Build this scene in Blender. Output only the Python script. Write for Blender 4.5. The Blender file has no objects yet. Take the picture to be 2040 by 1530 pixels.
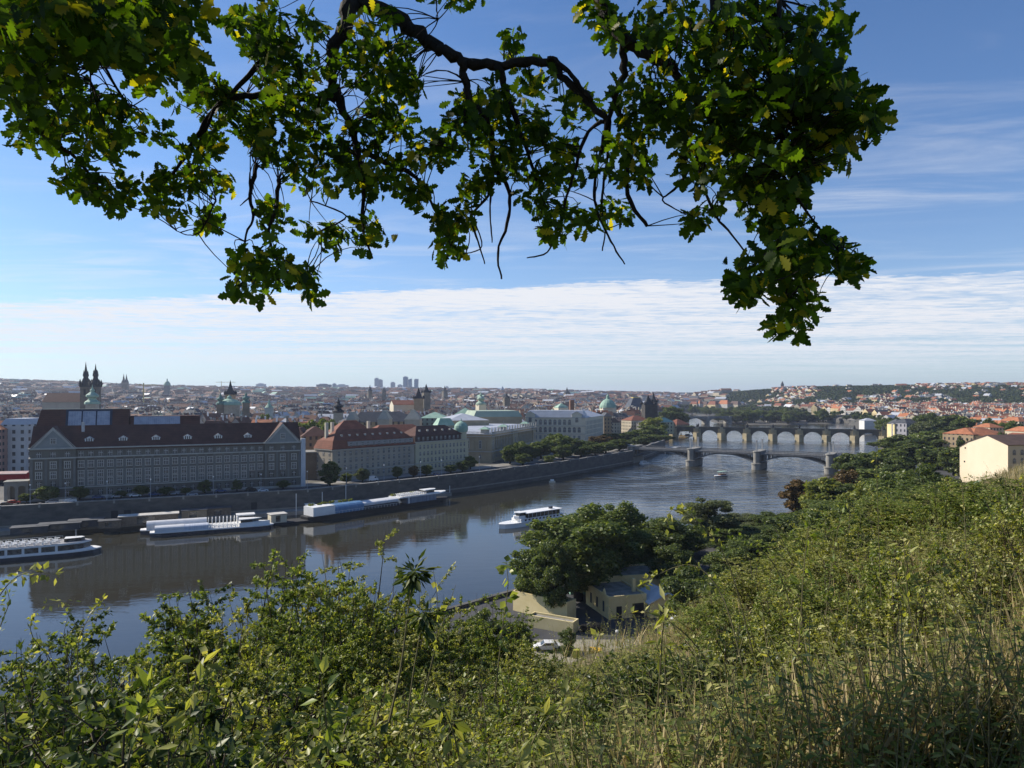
import bpy, math, random
import numpy as np
from math import radians as R, sin, cos, pi
rnd = random.Random(11); nr = np.random.RandomState(5)
S = bpy.context.scene; col = S.collection
# ---------------------------------------------------------------- camera
F, HY, EYE = 1414.0, 788.0, 50.0          # focal length in photo pixels, eye-level row, eye height above the river
cam = bpy.data.objects.new('camera', bpy.data.cameras.new('camera')); col.objects.link(cam)
cam.location = (0, 0, EYE); cam.rotation_euler = (R(90), 0, 0)
cam.data.sensor_width = 36; cam.data.lens = 36 * F / 2040
cam.data.shift_y = (HY - 765) / 2040
cam.data.clip_start = 0.05; cam.data.clip_end = 40000
S.camera = cam
# ---------------------------------------------------------------- sky, sun, exposure
SUN_AZ, SUN_EL = 66, 34                    # degrees left of the view axis, above the horizon
W = bpy.data.worlds.new('World'); S.world = W; W.use_nodes = True
nt = W.node_tree; nt.nodes.clear()
def N(tree, kind, **kw):
    n = tree.nodes.new(kind)
    for k, v in kw.items():
        if k.startswith('i_'):
            key = k[2:]; key = int(key) if key.isdigit() else key
            n.inputs[key].default_value = v
        else: setattr(n, k, v)
    return n
def mth(tree, op, a, b=None, c=None, clamp=False):
    n = tree.nodes.new('ShaderNodeMath'); n.operation = op; n.use_clamp = clamp
    for i, s in enumerate((a, b, c)):
        if s is None: continue
        if isinstance(s, (int, float)): n.inputs[i].default_value = s
        else: tree.links.new(s, n.inputs[i])
    return n.outputs[0]
def ramp(tree, fac, stops):
    n = tree.nodes.new('ShaderNodeValToRGB'); tree.links.new(fac, n.inputs[0])
    el = n.color_ramp.elements
    while len(el) > 1: el.remove(el[0])
    for i, (p, c) in enumerate(stops):
        e = el[0] if i == 0 else el.new(p)
        e.position = p; e.color = (c, c, c, 1) if isinstance(c, (int, float)) else tuple(c) + (1,)
    return n.outputs[0]
def sstep(tree, x, a, b):
    n = tree.nodes.new('ShaderNodeMapRange'); n.interpolation_type = 'SMOOTHSTEP'
    tree.links.new(x, n.inputs[0]); n.inputs[1].default_value = a; n.inputs[2].default_value = b
    return n.outputs[0]
L = nt.links.new
sky = N(nt, 'ShaderNodeTexSky', sky_type='NISHITA', sun_disc=False)
sky.sun_elevation = R(SUN_EL); sky.sun_rotation = R(-SUN_AZ); sky.altitude = 250
sky.air_density = 1.0; sky.dust_density = 0.35; sky.ozone_density = 2.2
tc = N(nt, 'ShaderNodeTexCoord'); sx = N(nt, 'ShaderNodeSeparateXYZ'); L(tc.outputs['Generated'], sx.inputs[0])
zc = mth(nt, 'MAXIMUM', sx.outputs[2], 0.012)
u = mth(nt, 'DIVIDE', sx.outputs[0], zc); v = mth(nt, 'DIVIDE', sx.outputs[1], zc)
cuv = N(nt, 'ShaderNodeCombineXYZ'); L(u, cuv.inputs[0]); L(v, cuv.inputs[1])
def cloudnoise(sc, scale, detail=6, rough=0.6, off=(0, 0, 0), dist=0.0):
    m = N(nt, 'ShaderNodeMapping'); m.inputs['Scale'].default_value = sc; m.inputs['Location'].default_value = off
    L(cuv.outputs[0], m.inputs[0])
    n = N(nt, 'ShaderNodeTexNoise', i_Scale=scale, i_Detail=detail, i_Roughness=rough, i_Distortion=dist); L(m.outputs[0], n.inputs['Vector'])
    return n.outputs[0]
edge_n = cloudnoise((1, 1, 1), 0.9, 5, .6)
edge_f = cloudnoise((1.0, 1.6, 1), 5.5, 6, .7, (2, 2, 0), .4)
edge = mth(nt, 'ADD', v, mth(nt, 'MULTIPLY', u, 0.20))
edge = mth(nt, 'ADD', edge, mth(nt, 'MULTIPLY', edge_n, 1.0)); edge = mth(nt, 'ADD', edge, mth(nt, 'MULTIPLY', edge_f, .9))
deck = sstep(nt, edge, 7.35, 7.62)
rip = cloudnoise((0.8, 1.5, 1), 3.6, 8, .66, (3, 1, 0), .5)      # the small rows of altocumulus
band = cloudnoise((0.22, 0.9, 1), 0.8, 5, .55, (7, 2, 0))          # long streaks
dens = mth(nt, 'ADD', mth(nt, 'MULTIPLY', rip, 0.9), mth(nt, 'MULTIPLY', band, 0.8))
dens = sstep(nt, dens, 0.62, 1.0)
fade = ramp(nt, sx.outputs[2], [(0.0, 0.25), (0.02, .38), (0.05, 0.80), (0.10, 1), (0.2, 1)])
deckm = mth(nt, 'MULTIPLY', deck, mth(nt, 'MULTIPLY', fade, mth(nt, 'ADD', mth(nt, 'MULTIPLY', dens, .74), .34), clamp=True))
ci = cloudnoise((0.55, 1.4, 1), 1.0, 9, .62, (1, 5, 0), 1.4)
ci2 = cloudnoise((0.25, .5, 1), 1.1, 3, .5, (9, 4, 0))
cirr = mth(nt, 'MULTIPLY', sstep(nt, ci, .42, .80), sstep(nt, ci2, .33, .6))
cirr = mth(nt, 'MULTIPLY', cirr, ramp(nt, sx.outputs[2], [(0, 1), (.28, 1), (.45, .45), (.7, .25)]))
veil = mth(nt, 'MULTIPLY', ramp(nt, sx.outputs[2], [(0, .25), (.12, .2), (.2, .10), (.33, .03), (.5, 0.0)]), .8)
cm = mth(nt, 'MAXIMUM', deckm, mth(nt, 'ADD', mth(nt, 'MULTIPLY', cirr, .40), veil))
bg1 = N(nt, 'ShaderNodeBackground', i_Strength=0.083)
tint = N(nt, 'ShaderNodeMix', data_type='RGBA', blend_type='MULTIPLY'); tint.inputs[0].default_value = 1
L(sky.outputs[0], tint.inputs[6]); tint.inputs[7].default_value = (0.68, 0.92, 1.20, 1)
L(tint.outputs[2], bg1.inputs[0])
bg2 = N(nt, 'ShaderNodeBackground', i_Color=(0.80, 0.82, 0.87, 1), i_Strength=0.76)
mx = N(nt, 'ShaderNodeMixShader'); L(cm, mx.inputs[0]); L(bg1.outputs[0], mx.inputs[1]); L(bg2.outputs[0], mx.inputs[2])
wo = N(nt, 'ShaderNodeOutputWorld'); L(mx.outputs[0], wo.inputs[0])
sun = bpy.data.objects.new('sun', bpy.data.lights.new('sun', 'SUN')); col.objects.link(sun)
sun.data.energy = 5.0; sun.data.angle = R(0.53); sun.data.color = (1, .92, .80)
sun.rotation_euler = (R(90 - SUN_EL), 0, R(SUN_AZ - 180))   # light travels away from the sun
S.view_settings.view_transform = 'Standard'; S.view_settings.look = 'None'; S.view_settings.gamma = 1
S.view_settings.exposure = 0.5
S.cycles.max_bounces = 6; S.cycles.transparent_max_bounces = 8; S.cycles.volume_bounces = 0
S.cycles.diffuse_bounces = 2; S.cycles.glossy_bounces = 3; S.cycles.transmission_bounces = 3
# ---------------------------------------------------------------- helpers
def tag(o, label=None, cat=None, group=None, kind=None):
    if label: o['label'] = label
    if cat: o['category'] = cat
    if group: o['group'] = group
    if kind: o['kind'] = kind
    return o
def empty(name, loc, rz=0, label=None, cat=None, group=None):
    o = bpy.data.objects.new(name, None); col.objects.link(o); o.empty_display_size = .5
    o.location = loc; o.rotation_euler = (0, 0, rz)
    return tag(o, label, cat, group)
def copy_tree(o, parent=None):
    c = o.copy(); col.objects.link(c)
    if parent is not None: c.parent = parent
    for ch in list(o.children): copy_tree(ch, c)
    return c
def P(px, py, Y): return ((px - 1020) * Y / F, Y, EYE - (py - HY) * Y / F)
def G(px, py, z=0.0):
    Y = (EYE - z) * F / (py - HY); return ((px - 1020) * Y / F, Y, z)
class MB:
    def __init__(s): s.v = []; s.f = []; s.m = []; s.uv = []
    def poly(s, pts, m=0, uv=None):
        b = len(s.v); s.v += [tuple(p) for p in pts]; s.f.append(tuple(range(b, b + len(pts)))); s.m.append(m)
        s.uv += (uv if uv else [(0, 0)] * len(pts))
    def wall(s, a, b, z0, z1, m=0, u0=0):
        l = math.hypot(b[0] - a[0], b[1] - a[1])
        s.poly([(a[0], a[1], z0), (b[0], b[1], z0), (b[0], b[1], z1), (a[0], a[1], z1)], m, [(u0, z0), (u0 + l, z0), (u0 + l, z1), (u0, z1)])
    def box(s, x0, x1, y0, y1, z0, z1, m=0, top=None, bottom=True):
        top = m if top is None else top
        s.wall((x0, y0), (x1, y0), z0, z1, m); s.wall((x1, y0), (x1, y1), z0, z1, m)
        s.wall((x1, y1), (x0, y1), z0, z1, m); s.wall((x0, y1), (x0, y0), z0, z1, m)
        s.poly([(x0, y0, z1), (x1, y0, z1), (x1, y1, z1), (x0, y1, z1)], top, [(x0, y0), (x1, y0), (x1, y1), (x0, y1)])
        if bottom: s.poly([(x0, y1, z0), (x1, y1, z0), (x1, y0, z0), (x0, y0, z0)], m)
    def prism(s, pl, z0, z1, m=0, top=None, bottom=False):
        n = len(pl)
        for i in range(n): s.wall(pl[i], pl[(i + 1) % n], z0, z1, m)
        s.poly([(x, y, z1) for x, y in pl], m if top is None else top, list(pl))
        if bottom: s.poly([(x, y, z0) for x, y in reversed(pl)], m)
    def gable(s, x0, x1, y0, y1, z, h, m=0, mw=None, axis='x', over=.35, th=.25):
        # pitched roof, ridge along axis; gable ends get material mw
        if axis == 'x':
            ym = (y0 + y1) / 2; T = lambda a, b, c: (a, b, c)
            A0, A1, B0, B1 = x0, x1, y0, y1
        else:
            ym = (x0 + x1) / 2; T = lambda a, b, c: (b, a, c)
            A0, A1, B0, B1 = y0, y1, x0, x1
        k = h / ((B1 - B0) / 2); o = over
        for sgn, b in ((-1, B0), (1, B1)):
            e = b + sgn * o
            pts = [T(A0 - o, e, z - k * o), T(A1 + o, e, z - k * o), T(A1 + o, ym, z + h), T(A0 - o, ym, z + h)]
            lo = [(p[0], p[1], p[2] - th) for p in pts]
            w = math.hypot((B1 - B0) / 2 + o, h)
            uv = [(A0, 0), (A1, 0), (A1, w), (A0, w)]
            s.poly(pts, m, uv); s.poly(lo[::-1], m)
            s.poly([pts[0], lo[0], lo[1], pts[1]], m)
            s.poly([pts[0], pts[3], lo[3], lo[0]], m); s.poly([pts[1], lo[1], lo[2], pts[2]], m)
        if mw is not None:
            for a in (A0, A1): s.poly([T(a, B0, z), T(a, B1, z), T(a, ym, z + h - th)], mw)
    def hip(s, x0, x1, y0, y1, z, h, m=0, over=.4, inset=None, flat=None, mf=None):
        x0 -= over; x1 += over; y0 -= over; y1 += over
        w = min(x1 - x0, y1 - y0) / 2
        ins = w if inset is None else inset
        c = [(x0, y0), (x1, y0), (x1, y1), (x0, y1)]
        q = [(x0 + ins, y0 + ins), (x1 - ins, y0 + ins), (x1 - ins, y1 - ins), (x0 + ins, y1 - ins)]
        sl = math.hypot(ins, h)
        for i in range(4):
            j = (i + 1) % 4; l = math.dist(c[i], c[j]); lq = math.dist(q[i], q[j])
            pts = [(c[i][0], c[i][1], z), (c[j][0], c[j][1], z), (q[j][0], q[j][1], z + h), (q[i][0], q[i][1], z + h)]
            uv = [(0, 0), (l, 0), ((l + lq) / 2, sl), ((l - lq) / 2, sl)]
            if lq < .01: pts = pts[:3]; uv = uv[:3]
            s.poly(pts, m, uv)
        if abs(q[0][0] - q[1][0]) > .01 and abs(q[1][1] - q[2][1]) > .01:
            s.poly([(a, b, z + h) for a, b in q], m if mf is None else mf)
        s.poly([(a, b, z) for a, b in reversed(c)], m)
    def lathe(s, cx, cy, prof, n=12, m=0, ph=0, sx=1, sy=1):
        for (r0, z0), (r1, z1) in zip(prof, prof[1:]):
            for i in range(n):
                a, b = ph + 2 * pi * i / n, ph + 2 * pi * (i + 1) / n
                q = [(cx + sx * r0 * cos(a), cy + sy * r0 * sin(a), z0), (cx + sx * r0 * cos(b), cy + sy * r0 * sin(b), z0),
                     (cx + sx * r1 * cos(b), cy + sy * r1 * sin(b), z1), (cx + sx * r1 * cos(a), cy + sy * r1 * sin(a), z1)]
                if r0 < 1e-4: q = q[1:] if False else [q[0], q[2], q[3]]
                elif r1 < 1e-4: q = q[:3]
                s.poly(q, m)
    def tube(s, path, rad, n=6, m=0):
        from mathutils import Vector
        path = [Vector(p) for p in path]; base = len(s.v)
        if not hasattr(rad, '__len__'): rad = [rad] * len(path)
        up = Vector((0, 0, 1)); prev = None
        for i, p in enumerate(path):
            d = (path[min(i + 1, len(path) - 1)] - path[max(i - 1, 0)]).normalized()
            a = prev if prev is not None else (d.orthogonal())
            a = (a - d * a.dot(d)).normalized(); b = d.cross(a); prev = a
            for k in range(n):
                t = 2 * pi * k / n; s.v.append(tuple(p + (a * cos(t) + b * sin(t)) * rad[i]))
        for i in range(len(path) - 1):
            for k in range(n):
                k2 = (k + 1) % n
                s.f.append((base + i * n + k, base + i * n + k2, base + (i + 1) * n + k2, base + (i + 1) * n + k)); s.m.append(m); s.uv += [(0, 0)] * 4
        for ring in (range(n), range(n)):
            pass
        s.f.append(tuple(base + k for k in range(n))[::-1]); s.m.append(m); s.uv += [(0, 0)] * n
        e = base + (len(path) - 1) * n
        s.f.append(tuple(e + k for k in range(n))); s.m.append(m); s.uv += [(0, 0)] * n
    def xform(s, fn, start=0):
        s.v[start:] = [fn(*p) for p in s.v[start:]]
    def mesh(s, name, mats, smooth=False):
        me = bpy.data.meshes.new(name); me.from_pydata(s.v, [], s.f)
        for m in mats: me.materials.append(m)
        me.polygons.foreach_set('material_index', s.m)
        uvl = me.uv_layers.new(name='UVMap'); uvl.data.foreach_set('uv', [c for q in s.uv for c in q])
        if smooth: me.polygons.foreach_set('use_smooth', [True] * len(s.f))
        me.update(); return me
    def build(s, name, mats, parent=None, smooth=False, loc=None, rz=0):
        if not isinstance(mats, (list, tuple)): mats = [mats]
        return obj(name, s.mesh(name, mats, smooth), parent, loc, rz)
def obj(name, me, parent=None, loc=None, rz=0, scale=None):
    o = bpy.data.objects.new(name, me); col.objects.link(o)
    if parent is not None: o.parent = parent
    if loc is not None: o.location = loc
    if rz: o.rotation_euler = (0, 0, rz)
    if scale is not None: o.scale = scale
    return o
def npmesh(name, verts, faces, mats, midx=None, smooth=False):
    # verts (N,3), faces (M,k) arrays
    me = bpy.data.meshes.new(name); M, k = faces.shape
    me.vertices.add(len(verts)); me.vertices.foreach_set('co', np.asarray(verts, np.float32).ravel())
    me.loops.add(M * k); me.loops.foreach_set('vertex_index', faces.astype(np.int32).ravel())
    me.polygons.add(M); me.polygons.foreach_set('loop_start', np.arange(0, M * k, k, dtype=np.int32))
    for m in mats: me.materials.append(m)
    if midx is not None: me.polygons.foreach_set('material_index', np.asarray(midx, np.int32))
    if smooth: me.polygons.foreach_set('use_smooth', np.ones(M, bool))
    me.update(calc_edges=True); me.validate(); return me
def unit(a): return a / np.maximum(np.linalg.norm(a, axis=-1, keepdims=True), 1e-9)
def sm(a, b, x):
    t = np.clip((x - a) / (b - a), 0, 1); return t * t * (3 - 2 * t)
# ---------------------------------------------------------------- materials
MATS = {}
def mat(name, c1, c2=None, scale=.5, rough=.85, bump=0, detail=4, metal=0, spec=.3, stretch=(1, 1, 1), coords='Object', lo=.35, hi=.65):
    if name in MATS: return MATS[name]
    m = bpy.data.materials.new(name); m.use_nodes = True; t = m.node_tree; t.nodes.clear()
    out = N(t, 'ShaderNodeOutputMaterial'); b = N(t, 'ShaderNodeBsdfPrincipled', i_Roughness=rough, i_Metallic=metal)
    b.inputs['Specular IOR Level'].default_value = spec
    t.links.new(b.outputs[0], out.inputs[0])
    if c2 is None: c2 = tuple(x * .8 for x in c1)
    tcx = N(t, 'ShaderNodeTexCoord'); mp = N(t, 'ShaderNodeMapping'); mp.inputs['Scale'].default_value = stretch
    t.links.new(tcx.outputs[coords], mp.inputs[0])
    n = N(t, 'ShaderNodeTexNoise', i_Scale=scale, i_Detail=detail, i_Roughness=.6); t.links.new(mp.outputs[0], n.inputs['Vector'])
    c = ramp(t, n.outputs[0], [(lo, c1), (hi, c2)])
    t.links.new(c, b.inputs['Base Color'])
    if bump:
        bp = N(t, 'ShaderNodeBump', i_Strength=bump, i_Distance=.1); t.links.new(n.outputs[0], bp.inputs['Height']); t.links.new(bp.outputs[0], b.inputs['Normal'])
    m['b'] = b.name; MATS[name] = m; return m
def frac_mask(t, x, period, a, b, off=0.0):
    f = mth(t, 'FRACT', mth(t, 'DIVIDE', mth(t, 'ADD', x, off), period))
    return mth(t, 'MULTIPLY', mth(t, 'GREATER_THAN', f, a), mth(t, 'LESS_THAN', f, b))
def wallmat(name, c, win=(.03, .035, .045), bay=2.9, fl=3.5, c2=None):
    # far facades: rows of window openings every bay and storey (uv in metres)
    m = mat(name, c, c2 or tuple(x * .82 for x in c), scale=.12)
    t = m.node_tree; b = t.nodes[m['b']]
    src = b.inputs['Base Color'].links[0].from_socket
    uvn = N(t, 'ShaderNodeUVMap', uv_map='UVMap'); s = N(t, 'ShaderNodeSeparateXYZ'); t.links.new(uvn.outputs[0], s.inputs[0])
    msk = mth(t, 'MULTIPLY', frac_mask(t, s.outputs[0], bay, .32, .70), frac_mask(t, s.outputs[1], fl, .28, .78))
    mx = N(t, 'ShaderNodeMix', data_type='RGBA'); t.links.new(msk, mx.inputs[0]); t.links.new(src, mx.inputs[6]); mx.inputs[7].default_value = win + (1,)
    t.links.new(mx.outputs[2], b.inputs['Base Color'])
    t.links.new(mth(t, 'SUBTRACT', .9, mth(t, 'MULTIPLY', msk, .6)), b.inputs['Roughness'])
    return m
def roofmat(name, c, c2=None, period=.9):
    m = mat(name, c, c2 or tuple(x * .62 for x in c), scale=.35, detail=6, lo=.3, hi=.7)
    t = m.node_tree; b = t.nodes[m['b']]
    src = b.inputs['Base Color'].links[0].from_socket
    uvn = N(t, 'ShaderNodeUVMap', uv_map='UVMap'); s = N(t, 'ShaderNodeSeparateXYZ'); t.links.new(uvn.outputs[0], s.inputs[0])
    msk = frac_mask(t, s.outputs[1], period, 0, .3)
    mx = N(t, 'ShaderNodeMix', data_type='RGBA', blend_type='MULTIPLY'); t.links.new(mth(t, 'MULTIPLY', msk, .35), mx.inputs[0]); t.links.new(src, mx.inputs[6]); mx.inputs[7].default_value = (.5, .5, .5, 1)
    t.links.new(mx.outputs[2], b.inputs['Base Color']); return m
def leafmat(name, c1, c2, c3=None, trans=.4, gloss=.02, tcol=None, rare=.93):
    m = bpy.data.materials.new(name); m.use_nodes = True; t = m.node_tree; t.nodes.clear()
    out = N(t, 'ShaderNodeOutputMaterial'); g = N(t, 'ShaderNodeNewGeometry')
    c = ramp(t, g.outputs['Random Per Island'], [(0, c1), (rare - .12, c2), (rare, c3 or c2)])
    d = N(t, 'ShaderNodeBsdfDiffuse'); tr = N(t, 'ShaderNodeBsdfTranslucent'); gl = N(t, 'ShaderNodeBsdfGlossy', i_Roughness=.42)
    t.links.new(c, d.inputs[0])
    mc = N(t, 'ShaderNodeMix', data_type='RGBA', blend_type='MULTIPLY'); mc.inputs[0].default_value = 1; t.links.new(c, mc.inputs[6]); mc.inputs[7].default_value = (tcol or (1.5, 1.5, .45)) + (1,)
    t.links.new(mc.outputs[2], tr.inputs[0])
    a = N(t, 'ShaderNodeMixShader', i_0=trans); t.links.new(d.outputs[0], a.inputs[1]); t.links.new(tr.outputs[0], a.inputs[2])
    b = N(t, 'ShaderNodeMixShader', i_0=gloss); t.links.new(a.outputs[0], b.inputs[1]); t.links.new(gl.outputs[0], b.inputs[2])
    t.links.new(b.outputs[0], out.inputs[0]); MATS[name] = m; return m
STONE = mat('grey_stone', (.20, .19, .17), (.27, .26, .23), .25)
PLASTER = mat('grey_plaster', (.12, .11, .095), (.165, .155, .13), .12)
QUAY = mat('quay_stone', (.06, .06, .06), (.12, .115, .105), .22, bump=.3, detail=8, stretch=(1, 1, 2.5))
COPPER = mat('green_copper', (.19, .32, .25), (.30, .43, .34), .25, rough=.7)
SLATE = mat('dark_slate', (.05, .055, .065), (.08, .085, .095), .4)
GREYMET = mat('grey_metal_roof', (.33, .35, .39), (.42, .44, .48), .2, rough=.5)
GLASS = mat('window_glass', (.015, .018, .022), (.10, .10, .095), .45, rough=.12, spec=.8, lo=.45, hi=.62)
SKYLIGHT = mat('skylight_glass', (.25, .29, .34), (.38, .42, .48), .5, rough=.15, spec=.8)
WHITE = mat('white_paint', (.78, .78, .76), (.70, .70, .69), .3, rough=.4)
CREAM = mat('cream_plaster', (.52, .47, .36), (.60, .55, .43), .1)
YELLOW = mat('yellow_plaster', (.56, .46, .23), (.66, .56, .30), .15)
TILE_D = roofmat('dark_red_tiles', (.115, .052, .038))
TILE_R = roofmat('red_tiles', (.24, .09, .055))
TILE_M = roofmat('muted_red_tiles', (.17, .085, .06))
TILE_O = roofmat('orange_tiles', (.46, .18, .09))
TILE_B = roofmat('brown_tiles', (.13, .085, .07))
DARK = mat('dark_iron', (.02, .022, .025), (.035, .035, .04), 1)
NAVY = mat('navy_hull', (.012, .018, .035), (.02, .028, .05), 1, rough=.25, spec=.6)
ASPHALT = mat('asphalt', (.045, .046, .05), (.075, .075, .078), .15)
PAVE = mat('pale_paving', (.20, .19, .17), (.29, .275, .25), .3)
BARK = mat('bark', (.010, .008, .006), (.028, .022, .017), 14, bump=.8, detail=8, stretch=(1, 1, .35))
WOOD = mat('weathered_wood', (.13, .10, .075), (.20, .16, .12), 1.2)
CARP = {n: mat('car_' + n, c, c, 1, rough=.25, spec=.6) for n, c in dict(white=(.72, .72, .72), silver=(.35, .36, .38), black=(.02, .02, .022), red=(.35, .03, .025), blue=(.05, .09, .2)).items()}
RUBBER = mat('rubber', (.02, .02, .02), (.025, .025, .025), 1)
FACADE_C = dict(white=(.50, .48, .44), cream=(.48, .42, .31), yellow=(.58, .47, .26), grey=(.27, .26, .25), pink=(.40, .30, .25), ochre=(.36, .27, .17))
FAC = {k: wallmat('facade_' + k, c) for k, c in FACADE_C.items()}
ROOFS = dict(red=TILE_R, orange=TILE_O, brown=TILE_B, grey=GREYMET, green=COPPER)
ROOFS['dark red'] = TILE_D
# ================================================================ terrain, river, quays
LB = [(-700, 18), (-368, 174), (-187, 259), (-88, 306), (-20, 374), (30, 435), (88, 520), (140, 650), (168, 815), (230, 1000), (307, 1240), (400, 1600), (507, 2080), (535, 2300)]
RBK = [(690, 2300), (660, 2080), (640, 1600), (611, 1300), (530, 1100), (413, 768), (252, 440), (101, 280), (-8, 168), (-150, 22), (-400, -230), (-900, -500), (-1200, -200)]
RIVER = LB + RBK
def interp(t, tab):
    return np.interp(t, [(a - 1020) / F for a, b in tab], [b for a, b in tab])
def seg_dist(x, y, poly, closed=True):
    d = np.full(np.shape(x), 1e9); ins = np.zeros(np.shape(x), bool); n = len(poly)
    for i in range(n if closed else n - 1):
        (ax, ay), (bx, by) = poly[i], poly[(i + 1) % n]
        dx, dy = bx - ax, by - ay; tt = np.clip(((x - ax) * dx + (y - ay) * dy) / (dx * dx + dy * dy), 0, 1)
        d = np.minimum(d, np.hypot(x - ax - tt * dx, y - ay - tt * dy))
        c = ((ay > y) != (by > y)); 
        xi = ax + (y - ay) * (dx / dy if dy else 0); ins ^= c & (x < xi)
    return np.where(ins, -d, d) if closed else d
SK_L = [(-400, 760), (0, 764), (300, 776), (600, 780), (1000, 783), (1150, 786), (1350, 791), (1400, 797)]
SK_R = [(1340, 800), (1400, 794), (1440, 788), (1500, 781), (1560, 777), (1640, 775), (1850, 774), (2040, 772), (2600, 768)]
SK_F = [(900, 790), (1080, 782), (1140, 779.5), (1200, 780.5), (1260, 783), (1330, 783.5), (1370, 788), (1420, 790), (1500, 795)]
SK_G = [(900, 795), (1120, 788), (1200, 782), (1260, 780), (1310, 781), (1350, 785), (1390, 792), (1450, 796)]
ISL = [(385, 1235), (470, 1215), (560, 1250), (600, 1330), (560, 1480), (470, 1600), (420, 1500), (370, 1330)]
ISL2 = [(455, 1700), (540, 1690), (600, 1850), (585, 2050), (520, 2050), (470, 1900)]
def terrain(x, y, carve=True):
    x = np.asarray(x, float); y = np.asarray(y, float)
    t = x / np.maximum(y, 40)
    d = -.73 * x + .68 * y
    near = 48.4 - .5 * np.clip(d, 0, 12) - .8 * np.clip(d - 12, 0, 44) + .04 * np.clip(-d, 0, 60)
    near += (.25 * np.sin(x * .9 + y * .35) + .2 * np.sin(y * .8 - x * .3)) * np.clip((d + 10) / 12, 0, 1) * (d < 56) * (np.hypot(x, y) > 2)
    base = np.where(d > 118, 8.2, near)
    zl = EYE + (HY - interp(t, SK_L)) * 4500 / F; zr = EYE + (HY - interp(t, SK_R)) * 2600 / F
    fl = sm(1000, 4500, y) ; fr = sm(1550, 2550, y)
    w = sm((1330 - 1020) / F, (1400 - 1020) / F, t)
    rd_ = seg_dist(x, y, RIVER); damp = sm(10, 420, rd_)
    far = (zl - 8.2) * fl * (1 - w) + (zr - 8.2) * fr * w
    z = np.where(y > 700, base + far * damp, base)
    zg = EYE + (HY - interp(t, SK_G)) * 6500 / F - z; zf = EYE + (HY - interp(t, SK_F)) * 9000 / F - z
    z = z + np.maximum(zg, 0) * sm(5000, 6500, y) * (1 - sm(6600, 8000, y)) + np.maximum(zf, 0) * sm(7600, 9000, y)
    z = z + (np.sin(x * .004 + 1) * np.sin(y * .003)) * 4 * sm(1200, 3000, y)
    if carve:
        r = seg_dist(x, y, RIVER)
        mrg = np.where(y < 900, 11, 6) + np.where((y < 600) & (d < 118.5), 7, 0)
        k = sm(-mrg, -mrg - 1, r) if False else (r < mrg)
        isl = np.minimum(seg_dist(x, y, ISL), seg_dist(x, y, ISL2))
        z = np.where(k, -4.0, z); z = np.where(k & (isl < 0), 1.6, z)
    return z
def lines(stops):
    out = []
    for (a, b, st) in stops:
        n = max(1, int(round((b - a) / st))); out += list(np.linspace(a, b, n, endpoint=False))
    out.append(stops[-1][1]); return np.array(out)
ys = lines([(-60, -10, 10), (-10, 60, 1.2), (60, 130, 4), (130, 560, 8), (560, 1200, 16), (1200, 2700, 30), (2700, 14000, 110)])
xs = lines([(-9000, -3000, 300), (-3000, -900, 70), (-900, -240, 22), (-240, -40, 9), (-40, 50, 1.5), (50, 260, 7), (260, 700, 15), (700, 3000, 50), (3000, 9000, 260)])
X, Y = np.meshgrid(xs, ys); Z = terrain(X, Y)
V = np.stack([X, Y, Z], -1).reshape(-1, 3); nx = len(xs); ny = len(ys)
ii, jj = np.meshgrid(np.arange(nx - 1), np.arange(ny - 1)); a = (jj * nx + ii).ravel()
FC = np.stack([a, a + 1, a + 1 + nx, a + nx], -1)
cx = V[FC].mean(1); tt_ = cx[:, 0] / np.maximum(cx[:, 1], 40)
dd = -.73 * cx[:, 0] + .68 * cx[:, 1]
near_m = (dd < 62) & (cx[:, 1] < 700)
hill_m = ((tt_ > (1385 - 1020) / F) & (cx[:, 1] > 1900)) | (cx[:, 1] > 5600)
def submesh(name, mask, m, kind='structure'):
    fc = FC[mask]; used, inv = np.unique(fc, return_inverse=True)
    o = obj(name, npmesh(name, V[used], inv.reshape(-1, 4), [m], smooth=True)); o['kind'] = kind; return o
SOIL = mat('slope_soil', (.045, .045, .018), (.14, .11, .055), .8, bump=.5, detail=8)
CITYG = mat('city_ground', (.07, .07, .06), (.12, .11, .095), .03)
FOREST = mat('forest_floor', (.022, .035, .016), (.04, .055, .022), .02, detail=8)
submesh('hillside', near_m, SOIL); submesh('ground', ~near_m & ~hill_m, CITYG); submesh('hills', hill_m, FOREST)
# water: one sheet; calm upstream of the quay on the left, wind and wakes to the right
wm = bpy.data.materials.new('river_water'); wm.use_nodes = True; t = wm.node_tree; t.nodes.clear()
out = N(t, 'ShaderNodeOutputMaterial'); b = N(t, 'ShaderNodeBsdfPrincipled', i_Roughness=.03); b.inputs['Base Color'].default_value = (.034, .032, .022, 1)
b.inputs['IOR'].default_value = 1.48; b.inputs['Specular IOR Level'].default_value = .5
g = N(t, 'ShaderNodeNewGeometry'); sp = N(t, 'ShaderNodeSeparateXYZ'); t.links.new(g.outputs['Position'], sp.inputs[0])
def wnoise(sc, scale, detail, rot=0, rough=.5, dist=0):
    mp = N(t, 'ShaderNodeMapping'); mp.inputs['Scale'].default_value = sc; mp.inputs['Rotation'].default_value = (0, 0, rot)
    mp.vector_type = 'TEXTURE' if False else 'POINT'
    t.links.new(g.outputs['Position'], mp.inputs[0])
    n = N(t, 'ShaderNodeTexNoise', i_Scale=scale, i_Detail=detail, i_Roughness=rough, i_Distortion=dist); t.links.new(mp.outputs[0], n.inputs['Vector']); return n.outputs[0]
fine = wnoise((.7, 1.0, 1), 1.1, 4, .3)
mid = wnoise((.35, 1.0, 1), .33, 3, -.25, .5, .3)
big = wnoise((1, 1, 1), .015, 2)
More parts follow.
